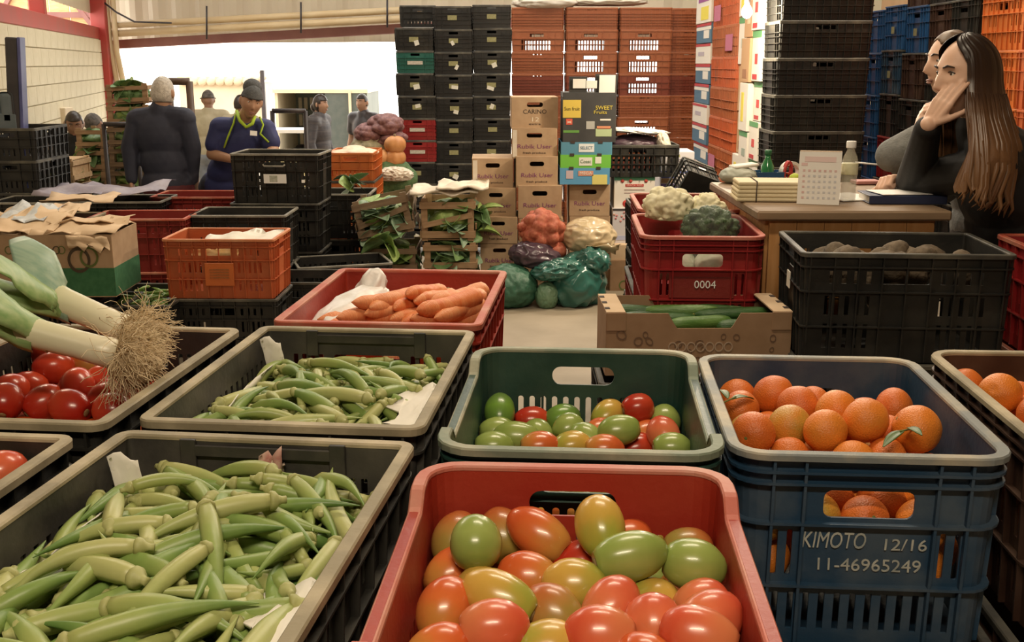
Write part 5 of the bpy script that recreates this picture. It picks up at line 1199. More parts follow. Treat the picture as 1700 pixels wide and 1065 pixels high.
for ci, Y in enumerate(colY):
    ss = stack('mid', XR + .27, Y, pi / 2, gz(Y) if Y > 8.1 else 0.0, table[ci], ['%s crate, %s column of the crate wall behind the people, %s row' % (cn[id(m_)], cw[ci], rw[i]) for i, m_ in enumerate(table[ci])], [m_ if m_ in (P_BLUE2, P_RED2) else RIM_BLK for m_ in table[ci]], .012, 200 + ci)
    for i, c in enumerate(ss):
        if table[ci][i] in (P_BLUE, P_BLUE2, P_RED2) and ci: 
            c.rotation_euler.z = -pi / 2 + pi / 2 * 2 - pi / 2; c.rotation_euler.z = -pi / 2
            obj('sticker', box(.06, .002, .05), STK_Y, c, (0, -.285, .14))
for ci, (Y, nm) in enumerate(((6.38, 'amber'), (5.77, 'nearer orange'), (5.16, 'closest orange'))):
    m_ = [P_ORANGE2, P_ORANGE, P_ORANGE][ci]; ms = [P_BLACK2, P_BLACK2, P_BROWN] + [m_] * 4
    ss = stack('mid', XR + .18 - .03 * ci, Y, 0, .0, ms, ['%s crate in the %s column at the right, %s row' % (cn[id(q)], nm, rw[i]) for i, q in enumerate(ms)], [RIM_BLK] * 3 + [m_] * 4, .012, 300 + ci)

# ------------------------------------------------------------------ far left: produce stacks by the block wall
def lett(px0, px1, py0, py1, Y, m_, label, g, seed, full=True, mi=(0, 0, 2), tilt=0):
    t = veg_crate(px0, px1, py0, py1, Y, m_, label, g, 'lettuce crates by the block wall', tilt, mi, seed, 4 if full else 1, .36, .8, 7); return t
def support(x, y, ztop, label, m_=None):
    fl_ = gz(y); gap = ztop - fl_ - .004; n = max(1, round(gap / .31))
    for i in range(n):
        c = crate('mid', (x, y, fl_ + .002 + i * gap / n), pi / 2, m_ or P_BLACK, RIM_BLK, '%s, %s' % (label, ['on the ground', 'second up', 'third up', 'fourth up'][i])); c.scale = (1, 1, gap / n / .318)
rows = [(179, 246, 140, 173), (180, 247, 174, 208), (182, 248, 209, 243), (183, 249, 244, 280), (184, 250, 281, 316), (185, 251, 317, 352)]
for i, (a, b, c, d_) in enumerate(rows):
    lett(a, b, c, d_, 8.9, WOOD if i < 2 else WOOD_D, 'wooden lettuce crate behind the man in navy, %s from the top' % ['first', 'second', 'third', 'fourth', 'fifth', 'sixth'][i], 'green lettuce in the crate behind the man in navy, %s from the top' % ['first', 'second', 'third', 'fourth', 'fifth', 'sixth'][i], 400 + i, True, (0, 0, 2), -.04 if i == 0 else 0)
q = pY(218, 353, 8.9); support(q.x, 9.08, q.z, 'black crate under the lettuce crates behind the man in navy')
for i, (a, b, c, d_) in enumerate([(128, 176, 213, 246), (129, 177, 247, 284), (130, 178, 285, 320), (131, 179, 321, 358)]):
    lett(a, b, c, d_, 9.0, WOOD, 'wooden crate by the steel cart frame, %s from the top' % ['first', 'second', 'third', 'fourth'][i], 'greens in the crate by the steel cart frame, %s from the top' % ['first', 'second', 'third', 'fourth'][i], 420 + i, i > 0)
q = pY(155, 359, 9.0); support(q.x, 9.18, q.z, 'black crate under the crates by the steel cart frame')
for i, (a, b, c, d_) in enumerate([(48, 122, 264, 303), (50, 124, 304, 345)]):
    t = lett(a, b, c, d_, 8.2, WOOD_P, 'pale wooden crate by the block wall, %s of two' % ['upper', 'lower'][i], 'greens in the %s pale wooden crate' % ['upper', 'lower'][i], 430 + i, i == 1)
    if i == 0:
        k = ppm(8.2); w = 74 / k; h = 39 / k
        obj('panel', box(w - .03, .006, h - .05), WOOD_P, t, (0, -.178, h / 2)); obj('panel', box(.006, .32, h - .05), WOOD_P, t, (w / 2 - .01, 0, h / 2)); obj('panel', box(w - .02, .34, .008), WOOD_P, t, (0, 0, h - .01))
veg_crate(48, 124, 346, 392, 8.2, WOOD_P, 'lowest pale wooden crate by the block wall', 'greens in the lowest pale crate', 'lettuce crates by the block wall', 0, (0,), 440, 1, .36)
q = pY(86, 393, 8.2); support(q.x, 8.38, q.z, 'black crate under the pale wooden crates')
BURL = mat('burlap_brown', (.22, .15, .10), (.36, .27, .19), rough=.9, scale=40, bump=.5, bscale=80)
sack('burlap_sack', 62, 247, 8.3, (.13, .12, .10), BURL, 'brown burlap sack slumped on the pale wooden crate', 21, 6, .15, .06)
tag(obj('board', box(.38, .03, .62, .004), mat('board_orange', (.6, .36, .2), (.68, .44, .26), rough=.8, scale=5), None, pY(80, 262, 9.6) - Vector((0, 0, .2))), 'light orange board leaning behind the burlap sack', 'board')
tag(obj('pillar_stub', box(.2, .2, 1.7, .006), BEIGE, None, pY(106, 262, 11.0) - Vector((0, 0, .35))), 'cream concrete stub against the block wall', 'pillar')
# crates and steel post at the left edge
stack('low', X(3, 7.2), 7.62, 0, .0, [P_BLACK] * 5, names(5, 'black crate in the edge stack beside the steel post'), [RIM_BLK] * 5, .006)
POST = mat('post_dark', (.03, .028, .035), (.05, .045, .05), rough=.4, scale=6); POST_LIT = mat('post_blue_lit', (.06, .07, .2), (.1, .11, .28), rough=.35, scale=6)
a_, b_ = pY(22, 62, 7.45), pY(34, 345, 7.45); a_.y = b_.y
ps = thing('steel_post', 'tall dark steel post with a painted-in blue lit edge at the left', 'post', b_)
ln = (a_ - b_).length; an = math.atan2(a_.x - b_.x, a_.z - b_.z)
obj('column', box(.085, .08, ln, .008), POST, ps, (a_ - b_) / 2, (0, an, 0)); obj('lit_edge', box(.022, .085, ln, .004), POST_LIT, ps, (a_ - b_) / 2 + Vector((.05, 0, 0)), (0, an, 0))  # blue strip: light caught on the post's edge, put into the colour
obj('bracket_plate', box(.1, .03, .22, .03, 3), mat('post_grey', (.10, .13, .15), (.13, .16, .18), rough=.5, scale=6), ps, pY(12, 180, 7.42) - b_); obj('bracket_plate', box(.2, .03, .12, .01), MATS['post_grey'], ps, pY(5, 203, 7.42) - b_); obj('foot', box(.2, .2, b_.z - gz(7.45), .01), POST, ps, (0, 0, -(b_.z - gz(7.45)) / 2))
# cart frames
def frame(px0, px1, py0, py1, Y, label, r=.016, m_=DARK, tall=None):
    a = pY(px0, py0, Y); b = pY(px1, py0, Y); c = pY(px1, py1, Y); d_ = pY(px0, py1, Y); zb = gz(Y)
    t = thing('cart_frame', label, 'cart', (a.x, Y, zb))
    o = Vector((a.x, Y, zb))
    for p in (a, b): obj('upright', tube('upright', [Vector((p.x, Y, zb)) - o, p - o], r, 8), m_, t)
    obj('crossbar', tube('crossbar', [a - o, b - o], r, 8), m_, t); obj('crossbar', tube('crossbar', [Vector((a.x, Y, zb + .3)) - o, Vector((b.x, Y, zb + .3)) - o], r, 8), m_, t)
    obj('platform', box(b.x - a.x + .05, .4, .03), m_, t, ((b.x - a.x) / 2, .2, .16))
    for p in (a, b): obj('wheel', lathe('wheel', [(.01, -.03), (.1, -.03), (.12, -.015), (.12, .015), (.1, .03), (.01, .03)], 16), DARK, t, (p.x - a.x, .0, .12), (0, pi / 2, 0))
frame(452, 507, 184, 300, 9.3, 'thin black hand cart frame right of the man in the beanie', .02)
frame(280, 314, 135, 300, 9.6, 'tall dark steel cart frame beside the grey-haired man', .032, mat('cart_brown', (.09, .05, .03), (.12, .07, .045), rough=.5))
frame(172, 226, 206, 320, 8.55, 'low dark cart frame in front of the lettuce crates', .018)
# pile of net sacks, pumpkins and greens right of the doorway
NETP = mat('net_purple', (.13, .05, .06), (.26, .13, .12), rough=.6, scale=30, bump=.4, bscale=120); NETO = mat('net_olive', (.25, .22, .13), (.36, .32, .2), rough=.7, scale=30, bump=.4, bscale=90)
PUMP = mat('pumpkin_orange', (.46, .19, .06), (.58, .28, .1), rough=.5, scale=12)
for i, (px, py, d_, m_, l, lm) in enumerate(((640, 208, (.15, .15, .10), NETP, 'purple net sack on top of the pile beside the black stack', 30), (612, 222, (.12, .14, .09), NETP, 'purple net sack hanging off the left of the pile', 26), (615, 245, (.16, .16, .11), NETO, 'olive net sack under the purple sacks', 30), (650, 232, (.14, .14, .08), NETP, 'purple net sack pressed against the black stack', 24))):
    sack('net_sack', px, py, 9.6, d_, m_, l, 60 + i, lm, .14)
for i, (px, py) in enumerate(((632, 262), (655, 262), (656, 240))):
    t = thing('pumpkin', 'orange pumpkin in the pile beside the black stack, ' + ['left', 'lower right', 'upper right'][i], 'pumpkin', pY(px, py, 9.35), (0, 0, i), 'pumpkins')
    m0 = lathe('pumpkin', [(.001, -.075)] + [(.095 * sin(pi * k / 10) ** .8, -.075 * cos(pi * k / 10)) for k in range(1, 10)] + [(.001, .068)], 24)
    for p in m0.vertices: a = math.atan2(p.co.y, p.co.x); f_ = 1 + .05 * cos(8 * a); p.co.x *= f_; p.co.y *= f_
    obj('fruit', m0, PUMP, t); obj('stem', tube('stem', [(0, 0, .06), (.01, 0, .09)], .01, 6), WOOD_D, t)
sack('green_net_sack', 640, 300, 9.4, (.26, .2, .20), mat('net_green', (.05, .11, .04), (.09, .16, .06), rough=.7, scale=30, bump=.4, bscale=90), 'green net sack at the bottom of the pile beside the black stack', 70, 30, .1)
sack('cloth_bundle', 655, 290, 9.2, (.14, .1, .06), SACKW, 'pale cloth bundle in front of the green net sack', 71, 0, 0, .2)
sack('dark_sack', 632, 352, 9.4, (.3, .2, .30), mat('sack_dark', (.03, .035, .02), (.06, .06, .04), rough=.7), 'dark sack on the floor under the pumpkins', 72, 8, .1)
c = crate('low', (X(586, 8.6), 8.75, pY(586, 297, 8.6).z), 0, P_ORANGE2, P_ORANGE2, 'amber crate of pale produce behind the black stack')
stack('low', X(586, 8.6), 8.75, 0, pY(586, 297, 8.6).z - 5 * hL, [P_ORANGE2] * 5, names(5, 'amber crate under the one with pale produce'), None, .004)
tag(obj('pale_produce', blob('pale', (.15, .2, .04), 3, 12, .3, 0, 0, 4), mat('produce_pale', (.7, .5, .36), (.8, .65, .5), rough=.6, scale=20), None, c.location + Vector((0, 0, .2)), kind='stuff'), 'pale root produce filling the amber crate', 'produce')
# oranges glowing on a stall outside
st = thing('fruit_stall', 'yellow and orange fruit stall in the sun outside the doorway', 'stall', (X(482, 17), 17.2, gz(15.2) - .07))
obj('table', box(.75, .6, .75), mat('stall_cloth', (.7, .6, .3), rough=.8), st, (0, 0, .375)); obj('canopy', box(.8, .65, .05), WHITE, st, (0, 0, 1.12))
for s in (-1, 1): obj('post', box(.04, .04, 1.1), TRL, st, (s * .36, -.28, .55))
for i in range(24): obj('orange', ORM[0], OM[i % 2], st, (-.32 + (i % 8) * .09, -.2 + (i // 8) * .12, .79), (0, 0, 0), (1.2, 1.2, 1.2))
# ------------------------------------------------------------------ right: red crates, cauliflower, cucumbers, black crate, counter
RF = display('roundflat', .598, 3.53, -.05, .985, P_RED2, RIM_PINK, 'red crate with a white number plate, holding wrapped greens', 'numbered red crate', P_WINE)
RB = display('roundflat', .655, 4.11, -.04, .99, P_RED2, RIM_PINK, 'red crate of cauliflower behind the numbered red crate', 'cauliflower crate', P_WINE)
writing(RF, '0004', .034, WHITE, (.01, -.25 + .001, .15), .066, (pi / 2 - .04, 0, 0))
obj('number_panel', box(.2, .003, .085, .001), P_WINE, RF, (0, -.2445, .15), (-.04, 0, 0))
def cauli(loc, r, label, seed):
    t = thing('cauliflower', label, 'cauliflower', loc, (0, 0, seed), 'cauliflowers'); rnd = random.Random(seed)
    v, f = ico(5); C1 = [Vector((rnd.gauss(0, 1), rnd.gauss(0, 1), rnd.gauss(0, 1))).normalized() for _ in range(46)]; C2 = [Vector((rnd.gauss(0, 1), rnd.gauss(0, 1), rnd.gauss(0, 1))).normalized() for _ in range(420)]
    o = []
    for p in v:
        d1 = min((p - c).length for c in C1); d2 = min((p - c).length_squared for c in C2) ** .5
        k = 1 + .13 * (1 - (d1 / .36) ** 2) + .06 * (1 - (d2 / .11) ** 2); q = p * (r * k); q.z *= .85
        if q.z < -r * .4: q.z = -r * .4 + (q.z + r * .4) * .3
        o.append(q)
    obj('curd', mesh('curd', o, f, True), mat('cauliflower_curd', (.72, .66, .42), (.8, .76, .55), rough=.7, scale=25), t)
    for k in range(7): obj('leaf', LFS[k % 2], GREENS[2], t, (cos(k * .9) * r * .5, sin(k * .9) * r * .5, -r * .42), (.9, 0, k * .9 - pi / 2), (.4, .3, .35))
cauli(pz(1112, 345, 1.03) + Vector((0, .03, 0)), .078, 'larger cream cauliflower at the left of the red crate', 2)
cauli(pz(1178, 352, 1.01) + Vector((0, .05, 0)), .062, 'smaller cream cauliflower beside the larger one', 5)
cauli(pz(1150, 345, .95) + Vector((0, .22, -.04)), .07, 'cauliflower half hidden at the back of the red crate', 8)
br = thing('wrapped_broccoli', 'dark green broccoli head in clear wrap lying in the numbered red crate', 'broccoli', pz(1182, 378, .985) + Vector((0, .03, 0)), (0, .0, .1))
obj('head', blob('head', (.085, .075, .06), 3, 120, .16, 0, 0, 5), mat('broccoli', (.012, .035, .01), (.05, .10, .03), rough=.6, scale=40, aniso=(1, 1, .25), bump=.8, bscale=120), br)
WRAP = mat('clear_wrap', (.85, .88, .86), rough=.08, alpha=.05, spec=.9, bump=.5, bscale=30)
obj('wrap', blob('wrap', (.098, .085, .068), 4, 12, .05, .05, 3, 4), WRAP, br)
tg = tag(obj('wrap_end', sheet('wrap_end', rough_sheet((-.06, -.08, -.03), (.16, .0, -.005), (.0, -.02, -.03), 10, 5, .02, 5, .2)), mat('wrap_white', (.66, .68, .66), (.78, .78, .75), rough=.3, scale=8), None, br.location + Vector((0, 0, 0))), 'white gathered end of plastic wrap below the broccoli', 'wrap')
for i, (x, y, z) in enumerate(((-.08, -.12, .19), (.05, -.15, .2), (-.02, .05, .2), (.1, .02, .18), (-.1, .08, .18))):
    p = loc2(RF, x, y, z); t = thing('wrapped_broccoli', 'pale wrapped vegetable bundle low in the numbered red crate, %s' % ['front left', 'front right', 'centre', 'right', 'back left'][i], 'vegetable', p, (0, 0, i))
    obj('head', blob('head', (.075, .06, .05), 5 + i, 12, .1, 0, 0, 3), mat('leek_pale', (.4, .46, .32), (.62, .64, .52), rough=.5, scale=20), t); obj('wrap', blob('wrap', (.08, .066, .056), 8 + i, 12, .06, .05, 3, 3), WRAP, t)
# slim black crates left of them
stack('low', X(1046, 4.75) + .2, 4.75, .0, .03, [P_BLACK2] * 4, names(4, 'black crate in the slim column left of the cauliflower crates'), None, .003)
# cucumber box
ca = pz(1006, 545, .74); cz0 = .615
cb_ = thing('cucumber_box', 'low brown cardboard tray box with fruit doodles holding cucumbers', 'box', (.538, 3.17, cz0), (0, 0, .02))
bw_, bd, bhh = .535, .25, .185
def side_prof(w, h_hi, h_lo, c0, c1):   # board with a dip in the middle
    x0, x1 = -w / 2, w / 2; pts = [(x0, 0), (x1, 0), (x1, h_hi), (c1 + .02, h_hi), (c1, h_lo + .01), (c1 - .008, h_lo), (c0 + .008, h_lo), (c0, h_lo + .01), (c0 - .02, h_hi), (x0, h_hi)]
    n = len(pts); v = [(x, -.002, z) for x, z in pts] + [(x, .002, z) for x, z in pts]; f = [tuple(range(n)), tuple(range(2 * n - 1, n - 1, -1))] + [(i, i + n, (i + 1) % n + n, (i + 1) % n) for i in range(n)]
    return fixn(mesh('board', v, f))
obj('front_board', side_prof(bw_, bhh, bhh - .045, -.07, .10), CARD_D, cb_, (0, -bd / 2, 0)); obj('back_board', side_prof(bw_, bhh, bhh - .045, -.09, .09), CARD_D, cb_, (0, bd / 2, 0))
for s in (-1, 1):
    obj('end_board', box(.004, bd, bhh), CARD_D, cb_, (s * bw_ / 2, 0, bhh / 2)); obj('corner_ledge', box(.055, bd + .006, .004), CARD_L, cb_, (s * (bw_ / 2 - .026), 0, bhh + .003))
    for k in (-.08, 0, .08): obj('tab_slot', box(.014, .022, .006), INK, cb_, (s * (bw_ / 2 - .006), k, bhh + .004))
    for y in (-1,): obj('corner_fold', box(.058, .004, .055, .002), CARD_D, cb_, (s * (bw_ / 2 - .028), -bd / 2 - .003, bhh - .024))
obj('base', box(bw_, bd, .004), CARD_D, cb_, (0, 0, .003))
DOO = mat('doodle_ink', (.17, .10, .06), rough=.9); DOW = mat('doodle_pale', (.42, .31, .22), rough=.9)
rnd = random.Random(8)
for i in range(24): obj('doodle_print', ringm(*(lambda r: (r * .72, r))(rnd.uniform(.006, .014))), DOO, cb_, (rnd.uniform(-.24, .24), -bd / 2 - .0026, rnd.uniform(.03, .125)), (0, rnd.uniform(0, 3), 0), (1, 1, rnd.uniform(.6, 1.1)))
for i in range(7): obj('ring_print', ringm(.010, .013), DOW, cb_, (-.075 + i * .027, -bd / 2 - .0028, .085))
crate('mid', (.538, 3.16, cz0 - .314), pi / 2, P_BLACK, RIM_BLK, 'black crate directly under the cucumber box'); crate('mid', (.538, 3.16, cz0 - .6275), pi / 2, P_BLACK, RIM_BLK, 'lowest black crate under the cucumber box')
def cuke_mesh(L, r, seed):
    pts = []; rad = []
    for i in range(17): t = i / 16; pts.append((t * L - L / 2, .012 * sin(t * 3 + seed), .006 * sin(t * 2.2 + seed * 2))); rad.append(max(.002, r * (1 - abs(2 * t - 1) ** 4.5) ** .5 * (1 - .1 * t)))
    return tube('cucumber', pts, rad, 14)
CKV = [cuke_mesh(.22, .021, 1), cuke_mesh(.24, .0205, 3), cuke_mesh(.20, .0225, 5)]
CKM = [mat('cucumber_dark', (.025, .085, .02), (.06, .15, .04), rough=.35, scale=9, aniso=(1, 6, 6), bump=.3, bscale=70), mat('cucumber_light', (.07, .17, .03), (.13, .25, .06), rough=.35, scale=9, aniso=(1, 6, 6), bump=.3, bscale=70)]
CKT = lathe('tip', [(.0005, -.003), (.004, -.003), (.005, 0), (.003, .004), (.0005, .004)], 8)
for i, (x, y, z, a, k, m_) in enumerate(((-.13, .07, .155, .05, 0, 0), (-.02, .06, .16, -.08, 1, 1), (.12, .07, .155, .05, 0, 0), (-.1, .01, .15, -.15, 1, 0), (.13, .02, .16, .06, 1, 0), (.02, -.05, .155, .07, 2, 1), (.16, -.05, .145, -.1, 2, 0), (-.13, -.06, .14, .1, 0, 0), (0, 0, .11, .0, 1, 0), (-.1, .05, .1, .2, 0, 0), (.12, -.03, .1, -.1, 0, 1))):
    o = thing('cucumber', '%s green cucumber %s in the cardboard tray box' % (['dark', 'lighter'][m_], ['at the back left', 'at the back centre', 'at the back right', 'in the left middle', 'in the right middle', 'at the front centre', 'at the front right', 'at the front left', 'beneath the middle', 'beneath the left end', 'beneath the right end'][i]), 'cucumber', loc2(cb_, x, y, z - .012), (0, 0, a), 'cucumbers')
    obj('fruit', CKV[k], CKM[m_], o); obj('stem_end', CKT, CALM, o, (-[.11, .12, .10][k], 0, 0), (0, -pi / 2, 0))
# big black crate in front of the counter
bk = stack('mid', 1.098, 3.115, pi / 2 - .06, .055, [P_BLACK, P_BLACK2, P_BLACK2], ['lowest black crate in front of the wooden counter', 'middle black crate in front of the wooden counter', 'large black crate of dark roots in front of the wooden counter'], [RIM_BLK, RIM_BLK, RIM_BLK], .0)
BK = bk[2]; 
obj('paper_tag', box(.004, .045, .05, .0015), PAPER, BK, (.0, .284, .2), (0, .0, pi / 2)); 
rnd = random.Random(17)
DKR = mat('dark_root', (.10, .075, .05), (.2, .15, .1), rough=.85, scale=30, bump=.4, bscale=60)
for i in range(16):
    t = thing('dark_root_vegetable', 'earthy brown root vegetable in the big black crate', 'vegetable', loc2(BK, rnd.uniform(-.12, .12), rnd.uniform(-.2, .2), rnd.uniform(.22, .25)), (rnd.uniform(0, 3), rnd.uniform(0, 3), 0), 'roots in the black crate')
    obj('root', blob('root', (.06, .045, .04), i % 4, 6, .15, .05, 3, 3), DKR, t); obj('stalk', tube('stalk', [(.05, 0, 0), (.08, .01, .02), (.1, .02, .025)], .003, 5), DKR, t)
# red crate at the right edge with a white bag
stack('mid', 1.66, 2.98, -.05, .055, [P_RED2] * 3, ['lowest red crate at the right edge', 'middle red crate at the right edge', 'red crate with a white bag at the right edge'], [RIM_RED] * 3, .0)
tag(obj('white_bag', blob('bag', (.13, .13, .06), 12, 0, 0, .2, 2.2, 5, .6), mat('bag_pinkish', (.62, .54, .52), (.74, .68, .66), rough=.5, scale=8, bump=.3, bscale=18), None, (1.62, 2.98, .99)), 'crumpled whitish bag in the red crate at the right edge', 'bag')

# ------------------------------------------------------------------ wooden counter
DZ = 1.047; DX0, DX1, DY0, DY1 = .79, 1.375, 3.42, 4.25
PINE = mat('counter_pine', (.5, .23, .07), (.6, .31, .12), rough=.55, scale=4, aniso=(10, 10, 1), bump=.08, detail=6)
PINE_T = mat('counter_top', (.2, .13, .075), (.28, .19, .115), rough=.6, scale=4, aniso=(1, 6, 6))
ck = thing('wooden_counter', 'pine counter with a dark worn top where the woman leans', 'counter', ((DX0 + DX1) / 2, (DY0 + DY1) / 2, 0))
obj('top', box(DX1 - DX0 + .03, DY1 - DY0 + .03, .032, .006), PINE_T, ck, (0, 0, DZ - .016))
nw = 6
for k in range(nw): obj('plank', box((DX1 - DX0 - .06) / nw - .002, .018, DZ - .034), PINE, ck, (-(DX1 - DX0 - .06) / 2 + (k + .5) * (DX1 - DX0 - .06) / nw, -(DY1 - DY0) / 2 + .02, (DZ - .034) / 2))
for k in range(8):
    for s in (-1, 1): obj('plank', box(.018, (DY1 - DY0 - .05) / 8 - .002, DZ - .034), PINE, ck, (s * ((DX1 - DX0) / 2 - .03), -(DY1 - DY0) / 2 + .03 + (k + .5) * (DY1 - DY0 - .05) / 8, (DZ - .034) / 2))
def ontop(px, py): return pz(px, py, DZ)
KRAFT = mat('kraft_cream', (.60, .50, .30), (.70, .60, .4), rough=.75, scale=4, bump=.1, bscale=14)
p = ontop(1288, 336); kb = thing('paper_bag_bundle', 'tied bundle of cream paper bags on the corner of the counter', 'paper bags', p + Vector((0, .09, 0)), (0, 0, -.06))
for k in range(5):
    b_ = MB(); obj('paper_bag', box(.25 - .004 * k, .17 - .003 * k, .0125, .005, 2), KRAFT, kb, (.002 * (k % 2), .0015 * k, .0075 + .0130 * k))
obj('string', tube('string', [(-.06, -.088, .0), (-.06, -.09, .035), (-.058, -.083, .068), (-.055, .083, .068), (-.055, .088, .0)], .0018, 5), INK, kb)
obj('fold', box(.03, .15, .055, .02, 3), KRAFT, kb, (.125, 0, .036))
p = ontop(1225, 303); tag(obj('grey_pouch', blob('pouch', (.07, .08, .035), 7, 0, 0, .08, 2.5, 4, .7), mat('pouch_grey', (.3, .33, .27), (.42, .43, .36), rough=.6, scale=8), None, p + Vector((0, .0, .027))), 'soft grey-green pouch at the back left corner of the counter', 'pouch')
tag(obj('folded_paper', box(.1, .07, .012, .004), PAPER, None, p + Vector((.02, 0, .066)), (0, -.1, .2)), 'folded white paper lying on the grey pouch', 'paper')
p = ontop(1272, 303); bt = thing('blue_tray', 'small blue plastic tray of odds and ends on the counter', 'tray', p + Vector((0, .03, 0)), (0, 0, .1))
obj('body', wall_mesh(.14, .1, .042, .008, [], [], [], .003, .004), P_BLUE2, bt); obj('base', box(.13, .09, .003), P_BLUE2, bt, (0, 0, .003))
gb = thing('green_bottle', 'small green glass bottle standing in the blue tray', 'bottle', p + Vector((.01, .035, .006)))
obj('glass', lathe('glass', [(.001, 0), (.024, 0), (.026, .01), (.026, .055), (.012, .085), (.011, .10), (.001, .10)], 18), mat('bottle_green', (.03, .22, .07), (.05, .28, .1), rough=.12, coat=.5), gb); obj('cap', lathe('cap', [(.001, .098), (.014, .098), (.014, .118), (.001, .118)], 14), mat('cap_green', (.02, .13, .05), rough=.4), gb)
tr = thing('tape_roll', 'white and red roll of tape leaning by the blue tray', 'tape', ontop(1313, 303) + Vector((0, .02, .04)), (0, .1, .3))
obj('roll', ringm(.026, .036), WHITE, tr, (0, 0, 0), (0, 0, 0), (1.2, 18, 1)); obj('red_side', ringm(.024, .034), plain((.5, .05, .05)), tr, (-.02, -.012, 0), (0, 0, .2), (.6, 10, 1.1)); obj('red_strip', box(.04, .03, .006), plain((.6, .1, .04)), tr, (.0, .0, -.006))
bl_ = thing('lime_ball', 'lime yellow ball between the tape and the calendar', 'ball', ontop(1318, 306) + Vector((0, -.01, .022))); obj('ball', blob('ball', (.024, .022, .022), 1, 0, 0, 0, 1, 3), mat('ball_lime', (.38, .48, .03), (.46, .55, .05), rough=.6), bl_)
# tent calendar
cp = ontop(1364, 338); cal = thing('desk_calendar', 'white tent calendar with a printed month grid on the counter', 'calendar', cp + Vector((.0, .045, 0)), (0, 0, -.28))
CW, CH = .135, .175; sl = .27
cov = mat('calendar_card', (.78, .75, .7), rough=.6); crd = mat('calendar_back', (.62, .47, .33), (.66, .5, .36), rough=.7)
obj('front_page', box(CW, .003, CH), cov, cal, (0, -.045, CH / 2 * cos(sl)), (-sl, 0, 0)); obj('back_page', box(CW, .003, CH), crd, cal, (0, .045, CH / 2 * cos(sl)), (sl, 0, 0))
obj('base_card', box(CW, .09, .002), crd, cal, (0, 0, .002))
def onpage(nm, x, z, w, h, c): obj(nm, box(w, .001, h), plain(c), cal, (x, -.045 - .0022 + (z - CH / 2) * sin(sl) * 1.0, CH / 2 * cos(sl) + (z - CH / 2) * cos(sl)), (-sl, 0, 0))
onpage('heading', 0, .15, .1, .018, (.72, .55, .52)); onpage('heading', -.05, .133, .02, .01, (.7, .5, .48))
for r in range(6):
    for c_ in range(7): onpage('day_print', -.05 + c_ * .0167, .112 - r * .018, .008, .007, (.62, .42, .4) if r == 0 or c_ == 0 else (.55, .54, .56))
# water bottle
wb = thing('water_bottle', 'clear plastic water bottle with a white cap beside the calendar', 'bottle', ontop(1412, 336) + Vector((0, .035, 0)))
PET = mat('pet_plastic', (.72, .70, .6), rough=.06, alpha=.28, spec=.9)
obj('body', lathe('body', [(.001, .001), (.022, 0), (.026, .008), (.0265, .04), (.0245, .046), (.0265, .052), (.0245, .062), (.0265, .068), (.0245, .078), (.0265, .084), (.0265, .13), (.022, .15), (.0125, .17), (.012, .182), (.001, .182)], 24), PET, wb)
obj('water', lathe('water', [(.001, .003), (.021, .003), (.0235, .01), (.0235, .125), (.001, .125)], 20), mat('water_tint', (.55, .53, .42), rough=.05, alpha=.22, spec=.6), wb)
obj('label', lathe('label', [(.0268, .09), (.0272, .092), (.0272, .126), (.0268, .128)], 24), mat('label_yellowish', (.62, .6, .36), (.72, .7, .5), rough=.4, scale=30), wb)
obj('cap', lathe('cap', [(.001, .178), (.0155, .178), (.016, .182), (.016, .198), (.0145, .201), (.001, .201)], 22), WHITE, wb)
# papers and notebook
p = ontop(1500, 340); nb = thing('notebook', 'navy blue notebook with loose white pages on the counter', 'notebook', p + Vector((.02, .085, 0)), (0, 0, -.05))
obj('cover', box(.25, .16, .004, .001), mat('navy_cover', (.02, .03, .08), rough=.5), nb, (0, 0, .003)); obj('pages', box(.24, .15, .02), PAPER, nb, (0, 0, .015)); obj('cover', box(.25, .16, .004, .001), MATS['navy_cover'], nb, (0, 0, .027)); obj('spine', box(.252, .004, .026, .001), MATS['navy_cover'], nb, (0, -.079, .015))
tag(obj('loose_sheet', box(.21, .14, .003, .001), WHITE, None, p + Vector((.03, .085, .0325)), (0, .0, .1)), 'loose white sheet on top of the navy notebook', 'paper')
tag(obj('loose_sheet', box(.16, .2, .004, .001), WHITE, None, p + Vector((-.13, .19, .004)), (0, 0, .3)), 'white sheet under the water bottle side of the notebook', 'paper')
tag(obj('small_pad', box(.1, .07, .014, .003), plain((.5, .22, .2)), None, ontop(1440, 308) + Vector((.01, .05, .009)), (0, 0, .1)), 'small red and pink pad behind the water bottle', 'pad')
pn = thing('pen', 'thin pale pen pointing towards the woman\'s fist', 'pen', ontop(1446, 300) + Vector((0, .06, .06)), (0, .06, 0)); obj('barrel', tube('barrel', [(-.05, 0, .004), (.07, 0, .0)], .0035, 8), WHITE, pn); obj('tip', tube('tip', [(-.05, 0, .004), (-.062, 0, .0044)], [.003, .0008], 6), INK, pn)
# ------------------------------------------------------------------ people
def capsule(mb, a, b, ra, rb, n=14):
    a, b = Vector(a), Vector(b); d = b - a; L = d.length
    if L < 1e-5: d = Vector((0, 0, 1)); L = 1e-5
    q = d.to_track_quat('Z', 'Y').to_matrix(); v = []; f = []; rings = []
    for k in range(5): t = pi / 2 * k / 4; rings.append((max(.0004, ra * sin(t)), -ra * cos(t)))
    for k in range(5): t = pi / 2 * k / 4; rings.append((max(.0004, rb * cos(t)), L + rb * sin(t)))
    for r, z in rings:
        for k in range(n): t = 2 * pi * k / n; v.append(a + q @ Vector((r * cos(t), r * sin(t), z)))
    for i in range(len(rings) - 1):
        for k in range(n): f.append((i * n + k, i * n + (k + 1) % n, (i + 1) * n + (k + 1) % n, (i + 1) * n + k))
    f.append(tuple(range(n - 1, -1, -1))); f.append(tuple(range((len(rings) - 1) * n, len(rings) * n))); mb.add(v, f)
ICO3 = ico(3)
